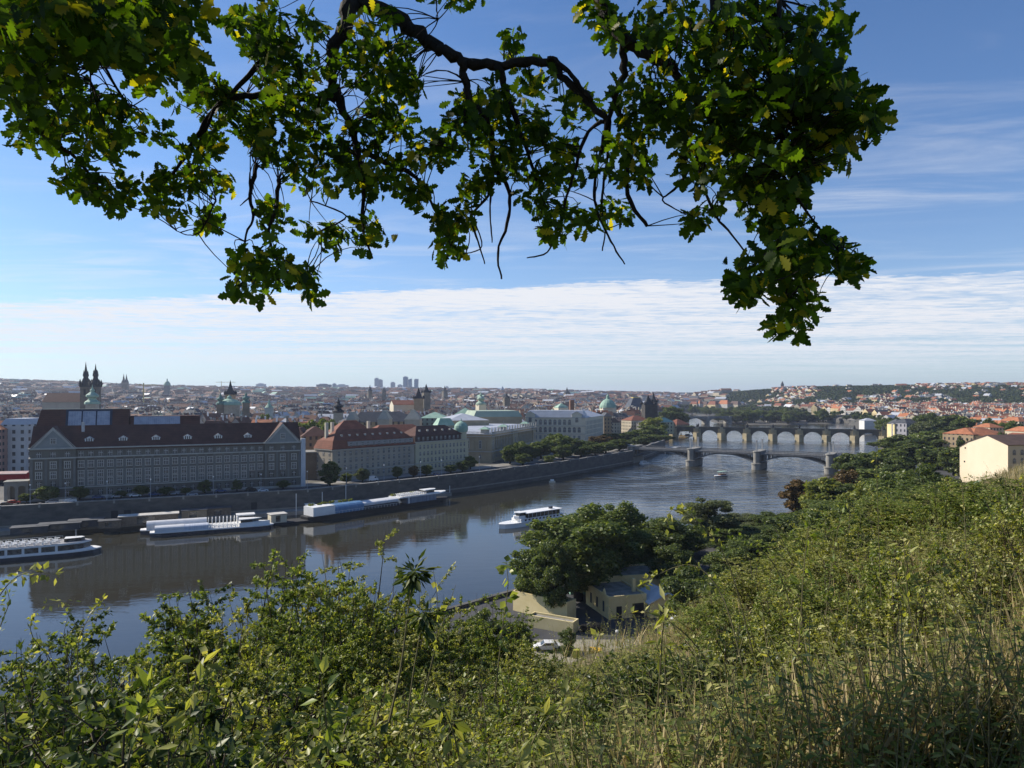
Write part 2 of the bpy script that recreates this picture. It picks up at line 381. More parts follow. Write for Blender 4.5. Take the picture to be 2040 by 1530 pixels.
# how rough the surface is: grows to the right (world x) and upstream
al = mth(t, 'ADD', sp.outputs[0], mth(t, 'MULTIPLY', mth(t, 'SUBTRACT', sp.outputs[1], 400), .25))
act = sstep(t, al, -20, 70)
far_ = sstep(t, sp.outputs[1], 500, 760)
patch = sstep(t, big, .42, .6)
amp = mth(t, 'ADD', .05, mth(t, 'MULTIPLY', act, mth(t, 'ADD', .35, mth(t, 'MULTIPLY', patch, .5))))
amp = mth(t, 'MULTIPLY', amp, mth(t, 'SUBTRACT', 1.0, mth(t, 'MULTIPLY', far_, .55)))
# ring wakes round the second pier and the ferry
def rings(cx_, cy_, wl, r0, r1, sxx=1.0):
    ax_ = mth(t, 'SUBTRACT', sp.outputs[0], cx_); ay_ = mth(t, 'SUBTRACT', sp.outputs[1], cy_)
    wob = mth(t, 'MULTIPLY', wnoise((1, 1, 1), .03, 3), 26)
    r = mth(t, 'ADD', mth(t, 'SQRT', mth(t, 'ADD', mth(t, 'MULTIPLY', mth(t, 'MULTIPLY', ax_, ax_), sxx), mth(t, 'MULTIPLY', ay_, ay_))), wob)
    s_ = mth(t, 'SINE', mth(t, 'MULTIPLY', r, 2 * pi / wl))
    e = mth(t, 'MULTIPLY', sstep(t, r, r0, r0 + 10), mth(t, 'SUBTRACT', 1.0, sstep(t, r, r1 * .5, r1)))
    return mth(t, 'MULTIPLY', s_, e)
rg = mth(t, 'ADD', mth(t, 'MULTIPLY', rings(120, 560, 8.5, 40, 330, .35), mth(t, 'MULTIPLY', act, .7)), mth(t, 'MULTIPLY', rings(75, 520, 7.0, 20, 200, .5), .6))
hgt = mth(t, 'ADD', mth(t, 'MULTIPLY', mth(t, 'ADD', mth(t, 'MULTIPLY', fine, .35), mid), amp), mth(t, 'MULTIPLY', rg, mth(t, 'MULTIPLY', act, .5)))
bp = N(t, 'ShaderNodeBump', i_Strength=1.0, i_Distance=.55); t.links.new(hgt, bp.inputs['Height']); t.links.new(bp.outputs[0], b.inputs['Normal'])
t.links.new(mth(t, 'ADD', .03, mth(t, 'MULTIPLY', act, .09)), b.inputs['Roughness'])
t.links.new(b.outputs[0], out.inputs[0])
m_ = MB(); m_.poly([(-3000, -700, 0), (3000, -700, 0), (3000, 6000, 0), (-3000, 6000, 0)]); w_ = m_.build('river_water', wm); w_['kind'] = 'structure'
# quay line helpers
def off_line(pl, dist):
    out = []
    for i, (x, y) in enumerate(pl):
        dirs = []
        if i > 0: dirs.append((x - pl[i - 1][0], y - pl[i - 1][1]))
        if i < len(pl) - 1: dirs.append((pl[i + 1][0] - x, pl[i + 1][1] - y))
        nxs = [(-dy / math.hypot(dx, dy), dx / math.hypot(dx, dy)) for dx, dy in dirs]
        ax = sum(n[0] for n in nxs); ay = sum(n[1] for n in nxs); l = math.hypot(ax, ay)
        ax /= l; ay /= l; k = 1 / max(.5, ax * nxs[0][0] + ay * nxs[0][1])
        out.append((x + ax * dist * k, y + ay * dist * k))
    return out
def strip(mb, pl, d0, d1, z, m=0):
    a, b = off_line(pl, d0), off_line(pl, d1)
    for i in range(len(pl) - 1): mb.poly([(*a[i], z), (*a[i + 1], z), (*b[i + 1], z), (*b[i], z)], m, [a[i], a[i + 1], b[i + 1], b[i]])
def sw(mb, pl, d0, d1, z0, z1, m=0):     # solid bar following a line
    a, b = off_line(pl, d0), off_line(pl, d1)
    u0 = 0
    for i in range(len(pl) - 1):
        mb.wall(a[i], a[i + 1], z0, z1, m, u0); mb.wall(b[i + 1], b[i], z0, z1, m, u0)
        mb.poly([(*a[i], z1), (*a[i + 1], z1), (*b[i + 1], z1), (*b[i], z1)], m); u0 += math.dist(a[i], a[i + 1])
    for i in (0, -1): mb.wall(*( (b[i], a[i]) if i == 0 else (a[i], b[i])), z0, z1, m)
KLB = LB[:9]
ZQ = 8.5
m_ = MB(); sw(m_, KLB, 0, 1.2, -4, ZQ + .9); q = m_.build('quay_wall', QUAY); qw = q
tag(q, 'long grey stone embankment wall rising from the river on the city side', 'wall')
m_ = MB(); strip(m_, KLB, 1.2, 6, ZQ + .12); strip(m_, KLB, 15, 26, ZQ + .12); o = m_.build('riverside_pavement', PAVE); o['kind'] = 'structure'
m_ = MB(); strip(m_, KLB, 6, 15, ZQ); o = m_.build('embankment_road', ASPHALT); o['kind'] = 'structure'
m_ = MB()
for dd_ in (10.4,):
    a = off_line(KLB, dd_); b2 = off_line(KLB, dd_ + .25)
    for i in range(len(a) - 1):
        n = int(math.dist(a[i], a[i + 1]) / 6)
        for k in range(n):
            f0, f1 = k / n, (k + .5) / n; lp = lambda p, q_, f: (p[0] + (q_[0] - p[0]) * f, p[1] + (q_[1] - p[1]) * f, ZQ + .004)
            m_.poly([lp(a[i], a[i + 1], f0), lp(a[i], a[i + 1], f1), lp(b2[i], b2[i + 1], f1), lp(b2[i], b2[i + 1], f0)])
o = m_.build('road_markings', WHITE); o['kind'] = 'structure'
# low landing platform below the wall where the boats are moored
KLOW = [(-368, 174), (-187, 259), (-88, 306), (-35, 359)]
m_ = MB(); sw(m_, KLOW, -7, -.002, -4, 1.6); o = m_.build('landing_path', PAVE); o['kind'] = 'structure'
# near bank: wall, promenade, road
KRB = [(252, 440), (101, 280), (-8, 168), (-150, 22)]
m_ = MB(); sw(m_, KRB, 0, 1, -4, 1.9); q = m_.build('river_wall', QUAY); tag(q, 'low stone river wall along the near bank below the trees', 'wall')
m_ = MB(); strip(m_, KRB, 1, 16, 1.5); o = m_.build('promenade', PAVE); o['kind'] = 'structure'
m_ = MB(); strip(m_, KRB, 16, 50, 7.34); o = m_.build('forecourt', ASPHALT); o['kind'] = 'structure'
m_ = MB(); sw(m_, KRB, 15.5, 16.5, 0, 8.0); q = m_.build('retaining_wall', QUAY); tag(q, 'retaining wall between the low river walk and the yard under the trees', 'wall')
# far right bank wall of the upper river
m_ = MB(); sw(m_, [(640, 1600), (611, 1300), (575, 1190)], 0, 1.5, -4, 7); q = m_.build('river_wall', QUAY); tag(q, 'pale stone river wall far upstream below the yellow riverside houses', 'wall')
m_ = MB(); strip(m_, [(640, 1600), (611, 1300), (575, 1190)], 1.5, 14, 7.02); o = m_.build('promenade', PAVE); o['kind'] = 'structure'

pm = MB(); pm.box(-.35, .35, -.1, 1.3, 0, 1.5); pm = pm.mesh('post', [MATS['riverside_post'] if 'riverside_post' in MATS else mat('riverside_post', (.22, .215, .20), (.29, .28, .26), .5)])
for i in range(1, 8):
    (ax_, ay_), (bx_, by_) = KLB[i], KLB[i + 1] if i + 1 < len(KLB) else KLB[i]
    l_ = math.hypot(bx_ - ax_, by_ - ay_); n_ = max(1, int(l_ / 11))
    if i > 5: continue
    for k in range(n_):
        o = obj('post', pm, qw, (ax_ + (bx_ - ax_) * k / n_, ay_ + (by_ - ay_) * k / n_, ZQ - .2)); o.rotation_euler = (0, 0, math.atan2(by_ - ay_, bx_ - ax_))
pt = lambda a, b, f: (a[0] + (b[0] - a[0]) * f, a[1] + (b[1] - a[1]) * f)
for f_ in (.335, .375, .80):
    a = pt(KLB[2], KLB[3], f_); m_ = MB(); m_.box(-1.2, 1.2, -.12, .3, 1.6, 5.4); o = m_.build('door', DARK, qw); o.location = (a[0], a[1], 0); o.rotation_euler = (0, 0, math.atan2(KLB[3][1] - KLB[2][1], KLB[3][0] - KLB[2][0]))
m_ = MB(); sw(m_, KLB, -.15, 1.35, ZQ + .9, ZQ + 1.12); m_.build('coping', mat('pale_coping', (.20, .195, .18), (.27, .26, .24), .4), qw)
m_ = MB(); sw(m_, KLB, -.25, -.003, 1.7, 2.3); m_.build('plinth', STONE, qw)
# ================================================================ large buildings along the river
TRIM = mat('stone_trim', (.36, .35, .31), (.44, .42, .38), .5)
WFRAME = mat('window_frame_white', (.44, .43, .41), (.34, .335, .32), .8)
def win_mesh(w, h, kind='cross', trim=None, frame=None, arch=False):
    # origin bottom centre, faces -y, built 0.12 proud of the wall with the pane set back
    mb = MB(); t_ = .16 if trim else 0
    if arch:
        pts = [(-w / 2, 0), (w / 2, 0), (w / 2, h - w / 2)] + [(w / 2 * cos(a), h - w / 2 + w / 2 * sin(a)) for a in np.linspace(0, pi, 7)[1:-1]] + [(-w / 2, h - w / 2)]
        mb.poly([(x, -.04, z) for x, z in pts], 0)
        k = 1.22
        o = [(x * k, max(0, z) if i > 1 else z) for i, (x, z) in enumerate(pts)]
        o = [(x * k, (z if z < h - w / 2 + .01 else h - w / 2 + (z - h + w / 2) * k)) for x, z in pts]
        for i in range(1, len(pts)):
            j = (i + 1) % len(pts)
            if j == 0: j = 0
            mb.poly([(pts[i][0], -.14, pts[i][1]), (o[i][0], -.14, o[i][1]), (o[j][0], -.14, o[j][1]), (pts[j][0], -.14, pts[j][1])], 2)
    else:
        mb.poly([(-w / 2, -.04, 0), (w / 2, -.04, 0), (w / 2, -.04, h), (-w / 2, -.04, h)], 0)
        if trim:
            mb.box(-w / 2 - .22, -w / 2, -.12, 0, 0, h, 2); mb.box(w / 2, w / 2 + .22, -.12, 0, 0, h, 2)
            mb.box(-w / 2 - .3, w / 2 + .3, -.2, 0, h, h + .3, 2); mb.box(-w / 2 - .3, w / 2 + .3, -.25, 0, -.25, 0, 2)
    f = .12
    if kind == 'cross':
        for x in (-w / 6, w / 6): mb.box(x - f, x + f, -.10, -.045, 0, h - (w / 2 * .2 if arch else 0), 1)
        mb.box(-w / 2, w / 2, -.11, -.045, h * .62 - f, h * .62 + f, 1)
    elif kind == 'two':
        mb.box(-f, f, -.10, -.045, 0, h - .05, 1); mb.box(-w / 2, w / 2, -.11, -.045, h * .66 - f, h * .66 + f, 1)
    if kind:
        mb.box(-w / 2, -w / 2 + f, -.1, -.045, 0, h - (w / 2 if arch else 0), 1); mb.box(w / 2 - f, w / 2, -.1, -.045, 0, h - (w / 2 if arch else 0), 1)
    return mb.mesh('window', [GLASS, frame or WFRAME, trim or TRIM])
def winrow(parent, me, xs_, y, z, rz=0, name='window'):
    for x in xs_: obj(name, me, parent, (x, y, z), rz)
def facade(A, B):
    return (A[0], A[1]), math.atan2(B[1] - A[1], B[0] - A[0]), math.dist(A, B)
# ---- long faculty building -------------------------------------------------
(ax, ay), rz, LN = facade((-190, 280), (-96.7, 324))
law = empty('faculty_building', (ax, ay, ZQ), rz, 'long grey five-storey faculty with red tiled roof and a gable at each end', 'building')
HE = 20.4; D1 = 17.0
m_ = MB(); m_.box(0, LN, 0, D1, -1, HE, 0)
GW = 15.5; GR = 15.5
for x0 in (0, LN - GW): m_.box(x0 - .01, x0 + GW, -.9, 0, -1, HE, 0)
pitch = (LN - 2 * GW) / 21
bays = [GW + pitch * (i + .5) for i in range(21)]
bl = [2.9, 7.75, 12.6]; br = [LN - GW + b for b in bl]
for x in [GW + pitch * i for i in range(1, 21)]: m_.box(x - .45, x + .45, -.28, -.001, 4.7, HE - 4.2, 1)
for b0 in (0, LN - GW):
    for x in (.5, 5.3, 10.2, 15.0): m_.box(b0 + x - .4, b0 + x + .4, -1.15, -.901, 4.7, HE - 4.2, 1)
m_.build('wall', [PLASTER, mat('grey_pilaster', (.15, .15, .145), (.19, .185, .17), .3)], law)
m_ = MB()
for z, p, h in ((4.3, .5, .4), (HE - 4.1, .75, .5), (HE - .35, .9, .5), (0, .3, .9)):
    m_.box(GW, LN - GW, -p, -.002, z, z + h)
    for x0 in (0, LN - GW): m_.box(x0 - p * .5, x0 + GW + p * .5, -.9 - p, -.902, z + .002, z + h + .003)
    m_.box(-p, -.002, -.5, D1, z + .004, z + h + .006); m_.box(LN + .002, LN + p, -.5, D1, z + .004, z + h + .006)
m_.build('cornice', TRIM, law)
wl_ = win_mesh(1.9, 2.5, 'cross', TRIM); wl_s = win_mesh(1.7, 2.1, 'cross')
allw = []
for z, me, k in ((HE - 3.5, wl_s, 1), (HE - 7.9, wl_, 0), (HE - 11.9, wl_, 0), (HE - 15.4 + .25, wl_, 0), (.9 + .3, wl_s, 0)):
    for x in bays: allw.append((x, -.01, z, me))
    for x in bl + br: allw.append((x, -.91, z, me))
for x, y, z, me in allw[:100]: obj('window', me, law, (x, y, z))
m_ = MB()                                                   # the hundred largest are parts; the rest is one object
me_r = [(x, y, z) for x, y, z, me in allw[100:]]
for x, y, z in me_r:
    s0 = len(m_.v)
    m_.poly([(x - .85, y - .04, z), (x + .85, y - .04, z), (x + .85, y - .04, z + 2.1), (x - .85, y - .04, z + 2.1)], 0)
    for q in (-.28, .28): m_.box(x + q - .085, x + q + .085, y - .1, y - .045, z, z + 2.1, 1)
    m_.box(x - .85, x + .85, y - .11, y - .045, z + 1.3, z + 1.47, 1)
if me_r: tag(m_.build('window', [GLASS, WFRAME], law), kind='stuff')
m_ = MB()
HR = 8.6
m_.gable(.4, LN - .4, .1, D1 - .1, HE + .15, HR, 0, 1, 'x', .7)
rf = m_.build('roof', [TILE_D, PLASTER], law)
for x0 in (0, LN - GW):
    m_ = MB(); m_.gable(x0 + .2, x0 + GW - .2, -.9, D1 / 2, HE + .16, HR + .1, 0, 1, 'y', .5)
    m_.poly([(x0 + .2, -.95, HE + .16), (x0 + GW - .2, -.95, HE + .16), (x0 + GW / 2, -.95, HE + HR)], 1)
    g_ = m_.build('gable', [TILE_D, mat('pale_gable_plaster', (.22, .235, .23), (.27, .28, .27), .3)], law)
    m_ = MB(); k = 1.35
    for sg in (-1, 1):
        a_ = (x0 + GW / 2, HE + HR + .1); b_ = (x0 + GW / 2 + sg * (GW / 2 + .3), HE)
        m_.poly([(a_[0], -1.35, a_[1] + .1), (b_[0], -1.35, b_[1]), (b_[0] - sg * 1.5, -1.35, b_[1]), (a_[0], -1.35, a_[1] - 1.5)]); m_.poly([(a_[0], -1.35, a_[1] + .1), (a_[0], -.96, a_[1] + .1), (b_[0], -.96, b_[1]), (b_[0], -1.35, b_[1])])
    m_.box(x0 - .4, x0 + GW + .4, -1.5, -.96, HE - .1, HE + .3)
    m_.build('verge_trim', TRIM, g_); obj('window', win_mesh(1.7, 1.9, 'cross', TRIM), g_, (x0 + GW / 2, -.96, HE + 2.0))
# dormers, each a child of the roof
m_ = MB(); m_.box(-1.5, 1.5, -.1, 2.2, 0, 1.2, 0); m_.gable(-1.6, 1.6, -.15, 2.6, 1.2, 1.0, 1, 0, 'y', .2)
for x in (-.8, 0, .8): m_.box(x - .22, x + .22, -.16, -.1, .15, 1.35, 2)
dm = m_.mesh('dormer', [WHITE, GREYMET, GLASS])
for i in range(6):
    x = GW + (LN - 2 * GW) * (i + .35) / 5.9; obj('dormer', dm, rf, (x, D1 * .5 - (D1 / 2) * .72, HE + HR * .28 - .15))
m_ = MB()
for x, yy, zz, w in ((GW + 1.2, D1 * .35, 3, 1.1), (3, D1 * .5, 1, 1.4)):
    m_ = MB(); m_.box(x, x + w, yy, yy + 1, HE + 3, HE + HR + zz - 1.5, 0); m_.build('chimney', mat('white_render', (.5, .5, .5)), rf)
# rear block with big studio skylights
RB0, RB1, ZB = 20, 42, 20
m_ = MB(); m_.box(-3.5, 33, RB0, RB1, -1, HE + 1, 0); m_.box(33.01, 62, RB0 + 1, RB1, -1, HE + 1, 0)
m_.build('rear_wing_wall', PLASTER, law)
m_ = MB()
def steep(mb, x0, x1, y0, z0, h, dpt, m, ms, cut=2.5):
    mb.poly([(x0, y0, z0), (x1, y0, z0), (x1, y0 + dpt, z0 + h), (x0 + cut, y0 + dpt, z0 + h)], m, [(0, 0), (x1 - x0, 0), (x1 - x0, h), (0, h)])
    mb.poly([(x0, y0, z0), (x0 + cut, y0 + dpt, z0 + h), (x0 + cut, y0 + dpt + 8, z0 + h), (x0, RB1, z0)], ms)
    mb.poly([(x1, y0, z0), (x1, RB1, z0), (x1, y0 + dpt + 8, z0 + h), (x1, y0 + dpt, z0 + h)], m)
    mb.poly([(x0 + cut, y0 + dpt, z0 + h), (x1, y0 + dpt, z0 + h), (x1, y0 + dpt + 8, z0 + h), (x0 + cut, y0 + dpt + 8, z0 + h)], ms)
    mb.poly([(x0, RB1, z0), (x0 + cut, y0 + dpt + 8, z0 + h), (x1, y0 + dpt + 8, z0 + h), (x1, RB1, z0)], m)
steep(m_, -3.6, 33, RB0 - 1, HE - 1, 16.2, 7, 0, 1, 3.5)
steep(m_, 33.2, 62, RB0, HE - .5, 12.4, 6, 0, 0, .2)
rr = m_.build('rear_roof', [TILE_D, mat('dark_green_metal', (.03, .06, .06), (.05, .08, .08), .5)], law)
m_ = MB()
def slope_rect(mb, x0, x1, f0, f1, y0, z0, dpt, h, off, m):
    nrm = math.hypot(dpt, h); oy, oz = -off * h / nrm, off * dpt / nrm
    mb.poly([(x0, y0 + dpt * f0 + oy, z0 + h * f0 + oz), (x1, y0 + dpt * f0 + oy, z0 + h * f0 + oz), (x1, y0 + dpt * f1 + oy, z0 + h * f1 + oz), (x0, y0 + dpt * f1 + oy, z0 + h * f1 + oz)], m)
slope_rect(m_, 9.0, 26.5, .48, .99, RB0 - 1, HE - 1, 7, 16.2, .12, 0)
m_.build('skylight_frame', mat('dark_blue_metal', (.03, .045, .07), (.04, .055, .085), .5), law)
def skyl(x0, x1, f0, f1, y0, z0, dpt, h, nbar, parent):
    m_ = MB(); slope_rect(m_, x0, x1, f0, f1, y0, z0, dpt, h, .2, 0)
    for i in range(nbar + 1):
        x = x0 + (x1 - x0) * i / nbar; slope_rect(m_, x - .06, x + .06, f0, f1, y0, z0, dpt, h, .26, 1)
    for f_ in (f0, (f0 + f1) / 2 + .05, f1): slope_rect(m_, x0, x1, f_ - .006, f_ + .006, y0, z0, dpt, h, .28, 1)
    m_.build('skylight', [SKYLIGHT, GREYMET], parent)
for i in range(3): skyl(10 + i * 5.4, 10 + i * 5.4 + 4.7, .53, .93, RB0 - 1, HE - 1, 7, 16.2, 5, rr)
skyl(35, 53.5, .30, .97, RB0, HE - .5, 6, 12.4, 24, rr)
# arcaded porch at the left end
m_ = MB()
m_.box(-9, -.95, 2, 9, 6.2, 7.3, 0); m_.box(-9.3, -.95, 1.7, 9.3, 7.3, 7.7, 0)
for x in (-9, -5.4, -1.95): m_.box(x, x + 1, 2, 3, -1, 6.2, 0)
m_.box(-9, -8, 8, 9, -1, 6.2, 0); m_.box(-8, -1, 8.4, 9, -1, 6.2, 1)
for c_ in (-6.7, -3.2):
    for i in range(6):
        a0, a1 = pi * i / 6, pi * (i + 1) / 6
        m_.poly([(c_ + 1.3 * cos(a0), 2.01, 4.6 + 1.3 * sin(a0)), (c_ + 1.75 * cos(a0) , 2.01, 6.2), (c_ + 1.75 * cos(a1), 2.01, 6.2), (c_ + 1.3 * cos(a1), 2.01, 4.6 + 1.3 * sin(a1))], 0)
m_.build('porch', [STONE, PLASTER], law)
# scaffold sheeting on the right end
m_ = MB(); m_.box(LN + .15, LN + 2.2, -1.2, 1.8, -.5, HE + 1.5)
sc = m_.build('scaffold_netting', mat('white_netting', (.55, .56, .58), (.42, .44, .47), .9, stretch=(1, 1, .15)), law)
def block(name, A, B, depth, he, wallm, label, roof=None, rows=(), winme=None, nb=10, roofh=6, roofm=None, mans=None, base=ZQ, pad=2.0, sidewin=True):
    (x, y), rz, ln = facade(A, B)
    e = empty(name, (x, y, base), rz, label, 'building')
    m_ = MB(); m_.box(0, ln, 0, depth, -1.5, he); m_.build('wall', wallm, e)
    m_ = MB()
    for z in (he - .3, rows[1] - .8 if len(rows) > 1 else 4):
        m_.box(-.35, ln + .35, -.45, -.002, z, z + .35); m_.box(-.45, -.002, -.35, depth, z + .003, z + .353); m_.box(ln + .002, ln + .45, -.35, depth, z + .003, z + .353)
    m_.build('cornice', TRIM, e)
    for z in rows:
        for i in range(nb): obj('window', winme, e, (pad + (ln - 2 * pad) * (i + .5) / nb, -.01, z))
        if sidewin:
            for i in range(3): obj('window', winme, e, (-.01, depth * (i + .5) / 3, z), -pi / 2)
    return e, ln
# ---- hotel-like grey building with mansard
wz = win_mesh(1.35, 2.2, 'two'); wy = win_mesh(1.2, 2.1, 'two')
lb = 'grey embankment house with steep red mansard roof, right of the long faculty building'
hb, ln = block('embankment_house', (-87.3, 345), (-52.9, 384.9), 15, 15.0, mat('beige_grey_render', (.30, .265, .21), (.38, .34, .27), .12), lb, rows=(1.2, 4.9, 8.4, 11.8), winme=wz, nb=14)
m_ = MB(); m_.hip(0, ln, 0, 15, 15.2, 4.2, 0, .5, 1.6, mf=0)
m_.box(1.2 + 8, ln - 1, -.02, 3, 15.3, 18.6, 1, 0)
m_.hip(1.5, ln - 1.5, 1.5, 13.5, 19.4, 5.0, 0, 0)
rf = m_.build('roof', [TILE_R, mat('grey_attic', (.30, .29, .28))], hb)
for i in range(12): obj('window', wz, rf, (11 + (ln - 14) * i / 11, -.03, 15.7))
sk = MB(); sk.box(-.5, .5, -.5, .4, 0, 1.0, 0); skm = sk.mesh('skylight', [TRIM])
for i in range(9): obj('skylight', skm, rf, (8 + (ln - 14) * i / 8, 4.0, 21.0))
m_ = MB()
for x, y in ((2.5, 9), (8, 12), (30, 11)):
    m_ = MB(); m_.box(x, x + 1.5, y, y + 1.2, 19, 28.0); m_.build('chimney', CREAM, rf)
# ---- yellow house with green corner cupola
lb = 'pale yellow embankment house with dark red roof and round green corner cupola'
yb, ln = block('embankment_house', (-52.4, 385.4), (-25.6, 416.8), 15, 16.2, mat('pale_yellow_render', (.44, .40, .27), (.50, .46, .32), .12), lb, rows=(1.3, 5.0, 8.6, 12.2), winme=wy, nb=13)
m_ = MB(); m_.box(0, ln - 6, .3, 6, 16.25, 19.3, 1, 0); m_.hip(.2, ln - 5, .4, 14.6, 19.3, 5.2, 0, .3)
rf = m_.build('roof', [TILE_D, mat('dark_attic', (.08, .05, .045))], yb)
for i in range(10): obj('window', wz, rf, (2.5 + (ln - 11) * i / 9, .28, 16.7))
for i in range(5): obj('skylight', skm, rf, (6 + (ln - 18) * i / 4, 3.4, 21.6))
m_ = MB(); m_.prism([(ln - 3.1 + 3.3 * cos(a), 2.9 + 3.3 * sin(a)) for a in np.linspace(0, 2 * pi, 12, endpoint=False)], 15, 20.3, 0)
tw = m_.build('corner_tower', mat('pale_yellow_render', (0, 0, 0)), yb)
m_ = MB(); m_.lathe(ln - 3.1, 2.9, [(3.6, 20.3), (3.9, 21), (4.1, 22.4), (3.9, 23.9), (2.9, 25.3), (1.4, 26.2), (.4, 26.6), (.25, 27.6), (0, 28.4)], 16)
m_.build('cupola', COPPER, tw, smooth=True)
# ---- columned concert hall (front-left corner, river side receding)
ca, cb_ = (-14, 440), (17, 541)
(x, y), rz, ln = facade(ca, cb_)
ru = empty('concert_hall', (x, y, ZQ), rz, 'large neo-renaissance stone hall with half columns, roof balustrade of statues and green pavilion roofs', 'building')
LSTONE = mat('warm_sandstone', (.33, .27, .18), (.41, .34, .23), .2)
m_ = MB(); m_.box(0, ln, 0, 42, -1.5, 17.5)
for i in range(26): m_.box(8 + i * 3.4, 8.8 + i * 3.4, -.5, -.001, 7.2, 15.5)
for a0, a1 in ((-.01, 7), (46, 58), (98, ln)): m_.box(a0, a1, -1.2, -.002, -1.5, 17.5)
for i in range(5): m_.box(-.5, -.002, 2 + i * 8, 2.9 + i * 8, 7.2, 15.5)
m_.build('wall', LSTONE, ru)
m_ = MB()
for z, p in ((6.4, .5), (15.8, .8), (17.2, 1.1)):
    m_.box(-p, ln + p, -1.2 - p, -1.203, z, z + .5); m_.box(-.5 - p, -.52, -1, 42, z + .01, z + .51)
m_.build('cornice', TRIM, ru)
wr = win_mesh(1.3, 4.6, 'two', TRIM); wr2 = win_mesh(1.2, 2.6, 'two', TRIM, arch=True)
for i in range(26):
    obj('window', wr, ru, (10.1 + i * 3.4, -.03, 8.6)); obj('window', wr2, ru, (10.1 + i * 3.4, -.03, 2.2))
for xx in (3.4, 52, 102): obj('window', wr, ru, (xx, -1.22, 8.6)); obj('window', wr2, ru, (xx, -1.22, 2.2))
for yy in (6, 14, 22): obj('window', wr, ru, (-.03, yy, 8.6), -pi / 2); obj('window', wr2, ru, (-.03, yy, 2.2), -pi / 2)
m_ = MB(); m_.box(-.3, ln, -1.6, -1.35, 17.75, 18.0); m_.box(-.3, ln, -1.6, -1.35, 18.7, 18.95)
for i in range(int(ln / .8)): m_.box(-.3 + i * .8, -.1 + i * .8, -1.58, -1.37, 18, 18.7)
m_.box(-.8, -.5, -1, 42, 18.7, 18.95)
for i in range(50): m_.box(-.78, -.55, -1 + i * .85, -.8 + i * .85, 17.75, 18.7)
bal = m_.build('balustrade', TRIM, ru)
m_ = MB(); m_.lathe(0, 0, [(.45, 0), (.4, .5), (.5, .9), (.38, 1.5), (.42, 2.0), (.14, 2.25), (.24, 2.5), (.2, 2.75), (0, 2.85)], 6); st = m_.mesh('statue', [TRIM], True)
for i in range(18): obj('statue', st, bal, (.2 + i * (ln - .4) / 17, -1.47, 18.95))
m_ = MB(); m_.hip(1, ln - 1, 1, 41, 17.6, 2.5, 0, 0, 8); m_.build('roof', GREYMET, ru)
for xx, w in ((4, 5), (42, 4), (95, 4)):
    m_ = MB(); m_.box(xx - w / 2 + .6, xx + w / 2 - .6, 2, 6.5, 18, 20.4, 0); m_.hip(xx - w / 2, xx + w / 2, 1.2, 7.3, 20.4, 1.6, 1, .6); m_.lathe(xx, 4.3, [(.2, 21.8), (.15, 24), (0, 24.3)], 5, 0)
    m_.build('roof_pavilion', [TRIM, COPPER], ru)
def mass(name, pxl, pxr, Y, ztop_px, roof_px, wallm, roofm, label, depth=25, skew=0, base=8.2, style='hip', cat='building', arches=0, rot=0):
    # a building given by the photo columns it spans and the rows of its eaves and roof top, standing at distance Y
    xl, xr = (pxl - 1020) * Y / F, (pxr - 1020) * (Y + skew) / F
    zt = EYE - (ztop_px - HY) * Y / F; zr = EYE - (roof_px - HY) * (Y + depth * .5) / F
    (x, y), rz, ln = facade((xl, Y), (xr, Y + skew))
    e = empty(name, (x, y, base), rz, label, cat)
    m_ = MB(); m_.box(0, ln, 0, depth, -2, zt - base); m_.build('wall', wallm, e)
    h = max(.8, zr - zt)
    m_ = MB()
    if style == 'hip': m_.hip(0, ln, 0, depth, zt - base, h, 0, .4, inset=min(depth, ln) / 2 - .3)
    elif style == 'gable': m_.gable(0, ln, 0, depth, zt - base, h, 0, 1, 'x', .4)
    elif style == 'gabley': m_.gable(0, ln, 0, depth, zt - base, h, 0, 1, 'y', .4)
    elif style == 'mansard': m_.hip(0, ln, 0, depth, zt - base, h, 0, .3, inset=min(depth * .45, h * .55), mf=0)
    elif style == 'flat': m_.box(-.3, ln + .3, -.3, depth + .3, zt - base, zt - base + .6, 0)
    m_.build('roof', [roofm, wallm], e)
    return e, ln, zt - base, h
# ---- academy with arched windows
ac, ln, he, h = mass('academy_building', 1046, 1166, 600, 831, 817, mat('cream_stone', (.58, .51, .38), (.66, .59, .46), .15), GREYMET, 'big cream academy building with rows of arched windows and grey metal roof behind the trees', 22, -10, style='mansard')
wa = win_mesh(2.3, 4.3, 'cross', TRIM, arch=True); wb_ = win_mesh(1.7, 2.6, 'cross', TRIM)
for i in range(11):
    xx = 3 + (ln - 6) * (i + .5) / 11
    obj('window', wa, ac, (xx, -.02, he - 6.2)); obj('window', wa, ac, (xx, -.02, he - 12.6)); obj('window', wb_, ac, (xx, -.02, he - 18))
m_ = MB()
for z in (he - .5, he - 7.4, he - 14): m_.box(-.4, ln + .4, -.6, -.003, z, z + .5)
m_.build('cornice', TRIM, ac)
for xx in (4.5, ln - 7):
    m_ = MB(); m_.box(xx - 4, xx + 4, -.5, 4, he - 8, he + 3, 0); m_.gable(xx - 4, xx + 4, -.6, 5, he + 3, 2.2, 1, 0, 'y', .3); g_ = m_.build('gable', [mat('cream_stone', (0, 0, 0)), GREYMET], ac)
    obj('window', wa, g_, (xx, -.52, he - 4.2))
sw_ = facade((60.9, 590.2), (85.5, 662))
e2 = empty('academy_wing', (*sw_[0], 8.2), sw_[1], 'receding side wing of the cream academy with dense rows of windows', 'building')
m_ = MB(); m_.box(.05, sw_[2], .05, 25, -2, he - .3); m_.build('wall', mat('cream_stone', (0, 0, 0)), e2)
for i in range(13):
    for z in (he - 6, he - 10, he - 14, he - 18): obj('window', wb_, e2, (3 + i * 5.4, .03, z))
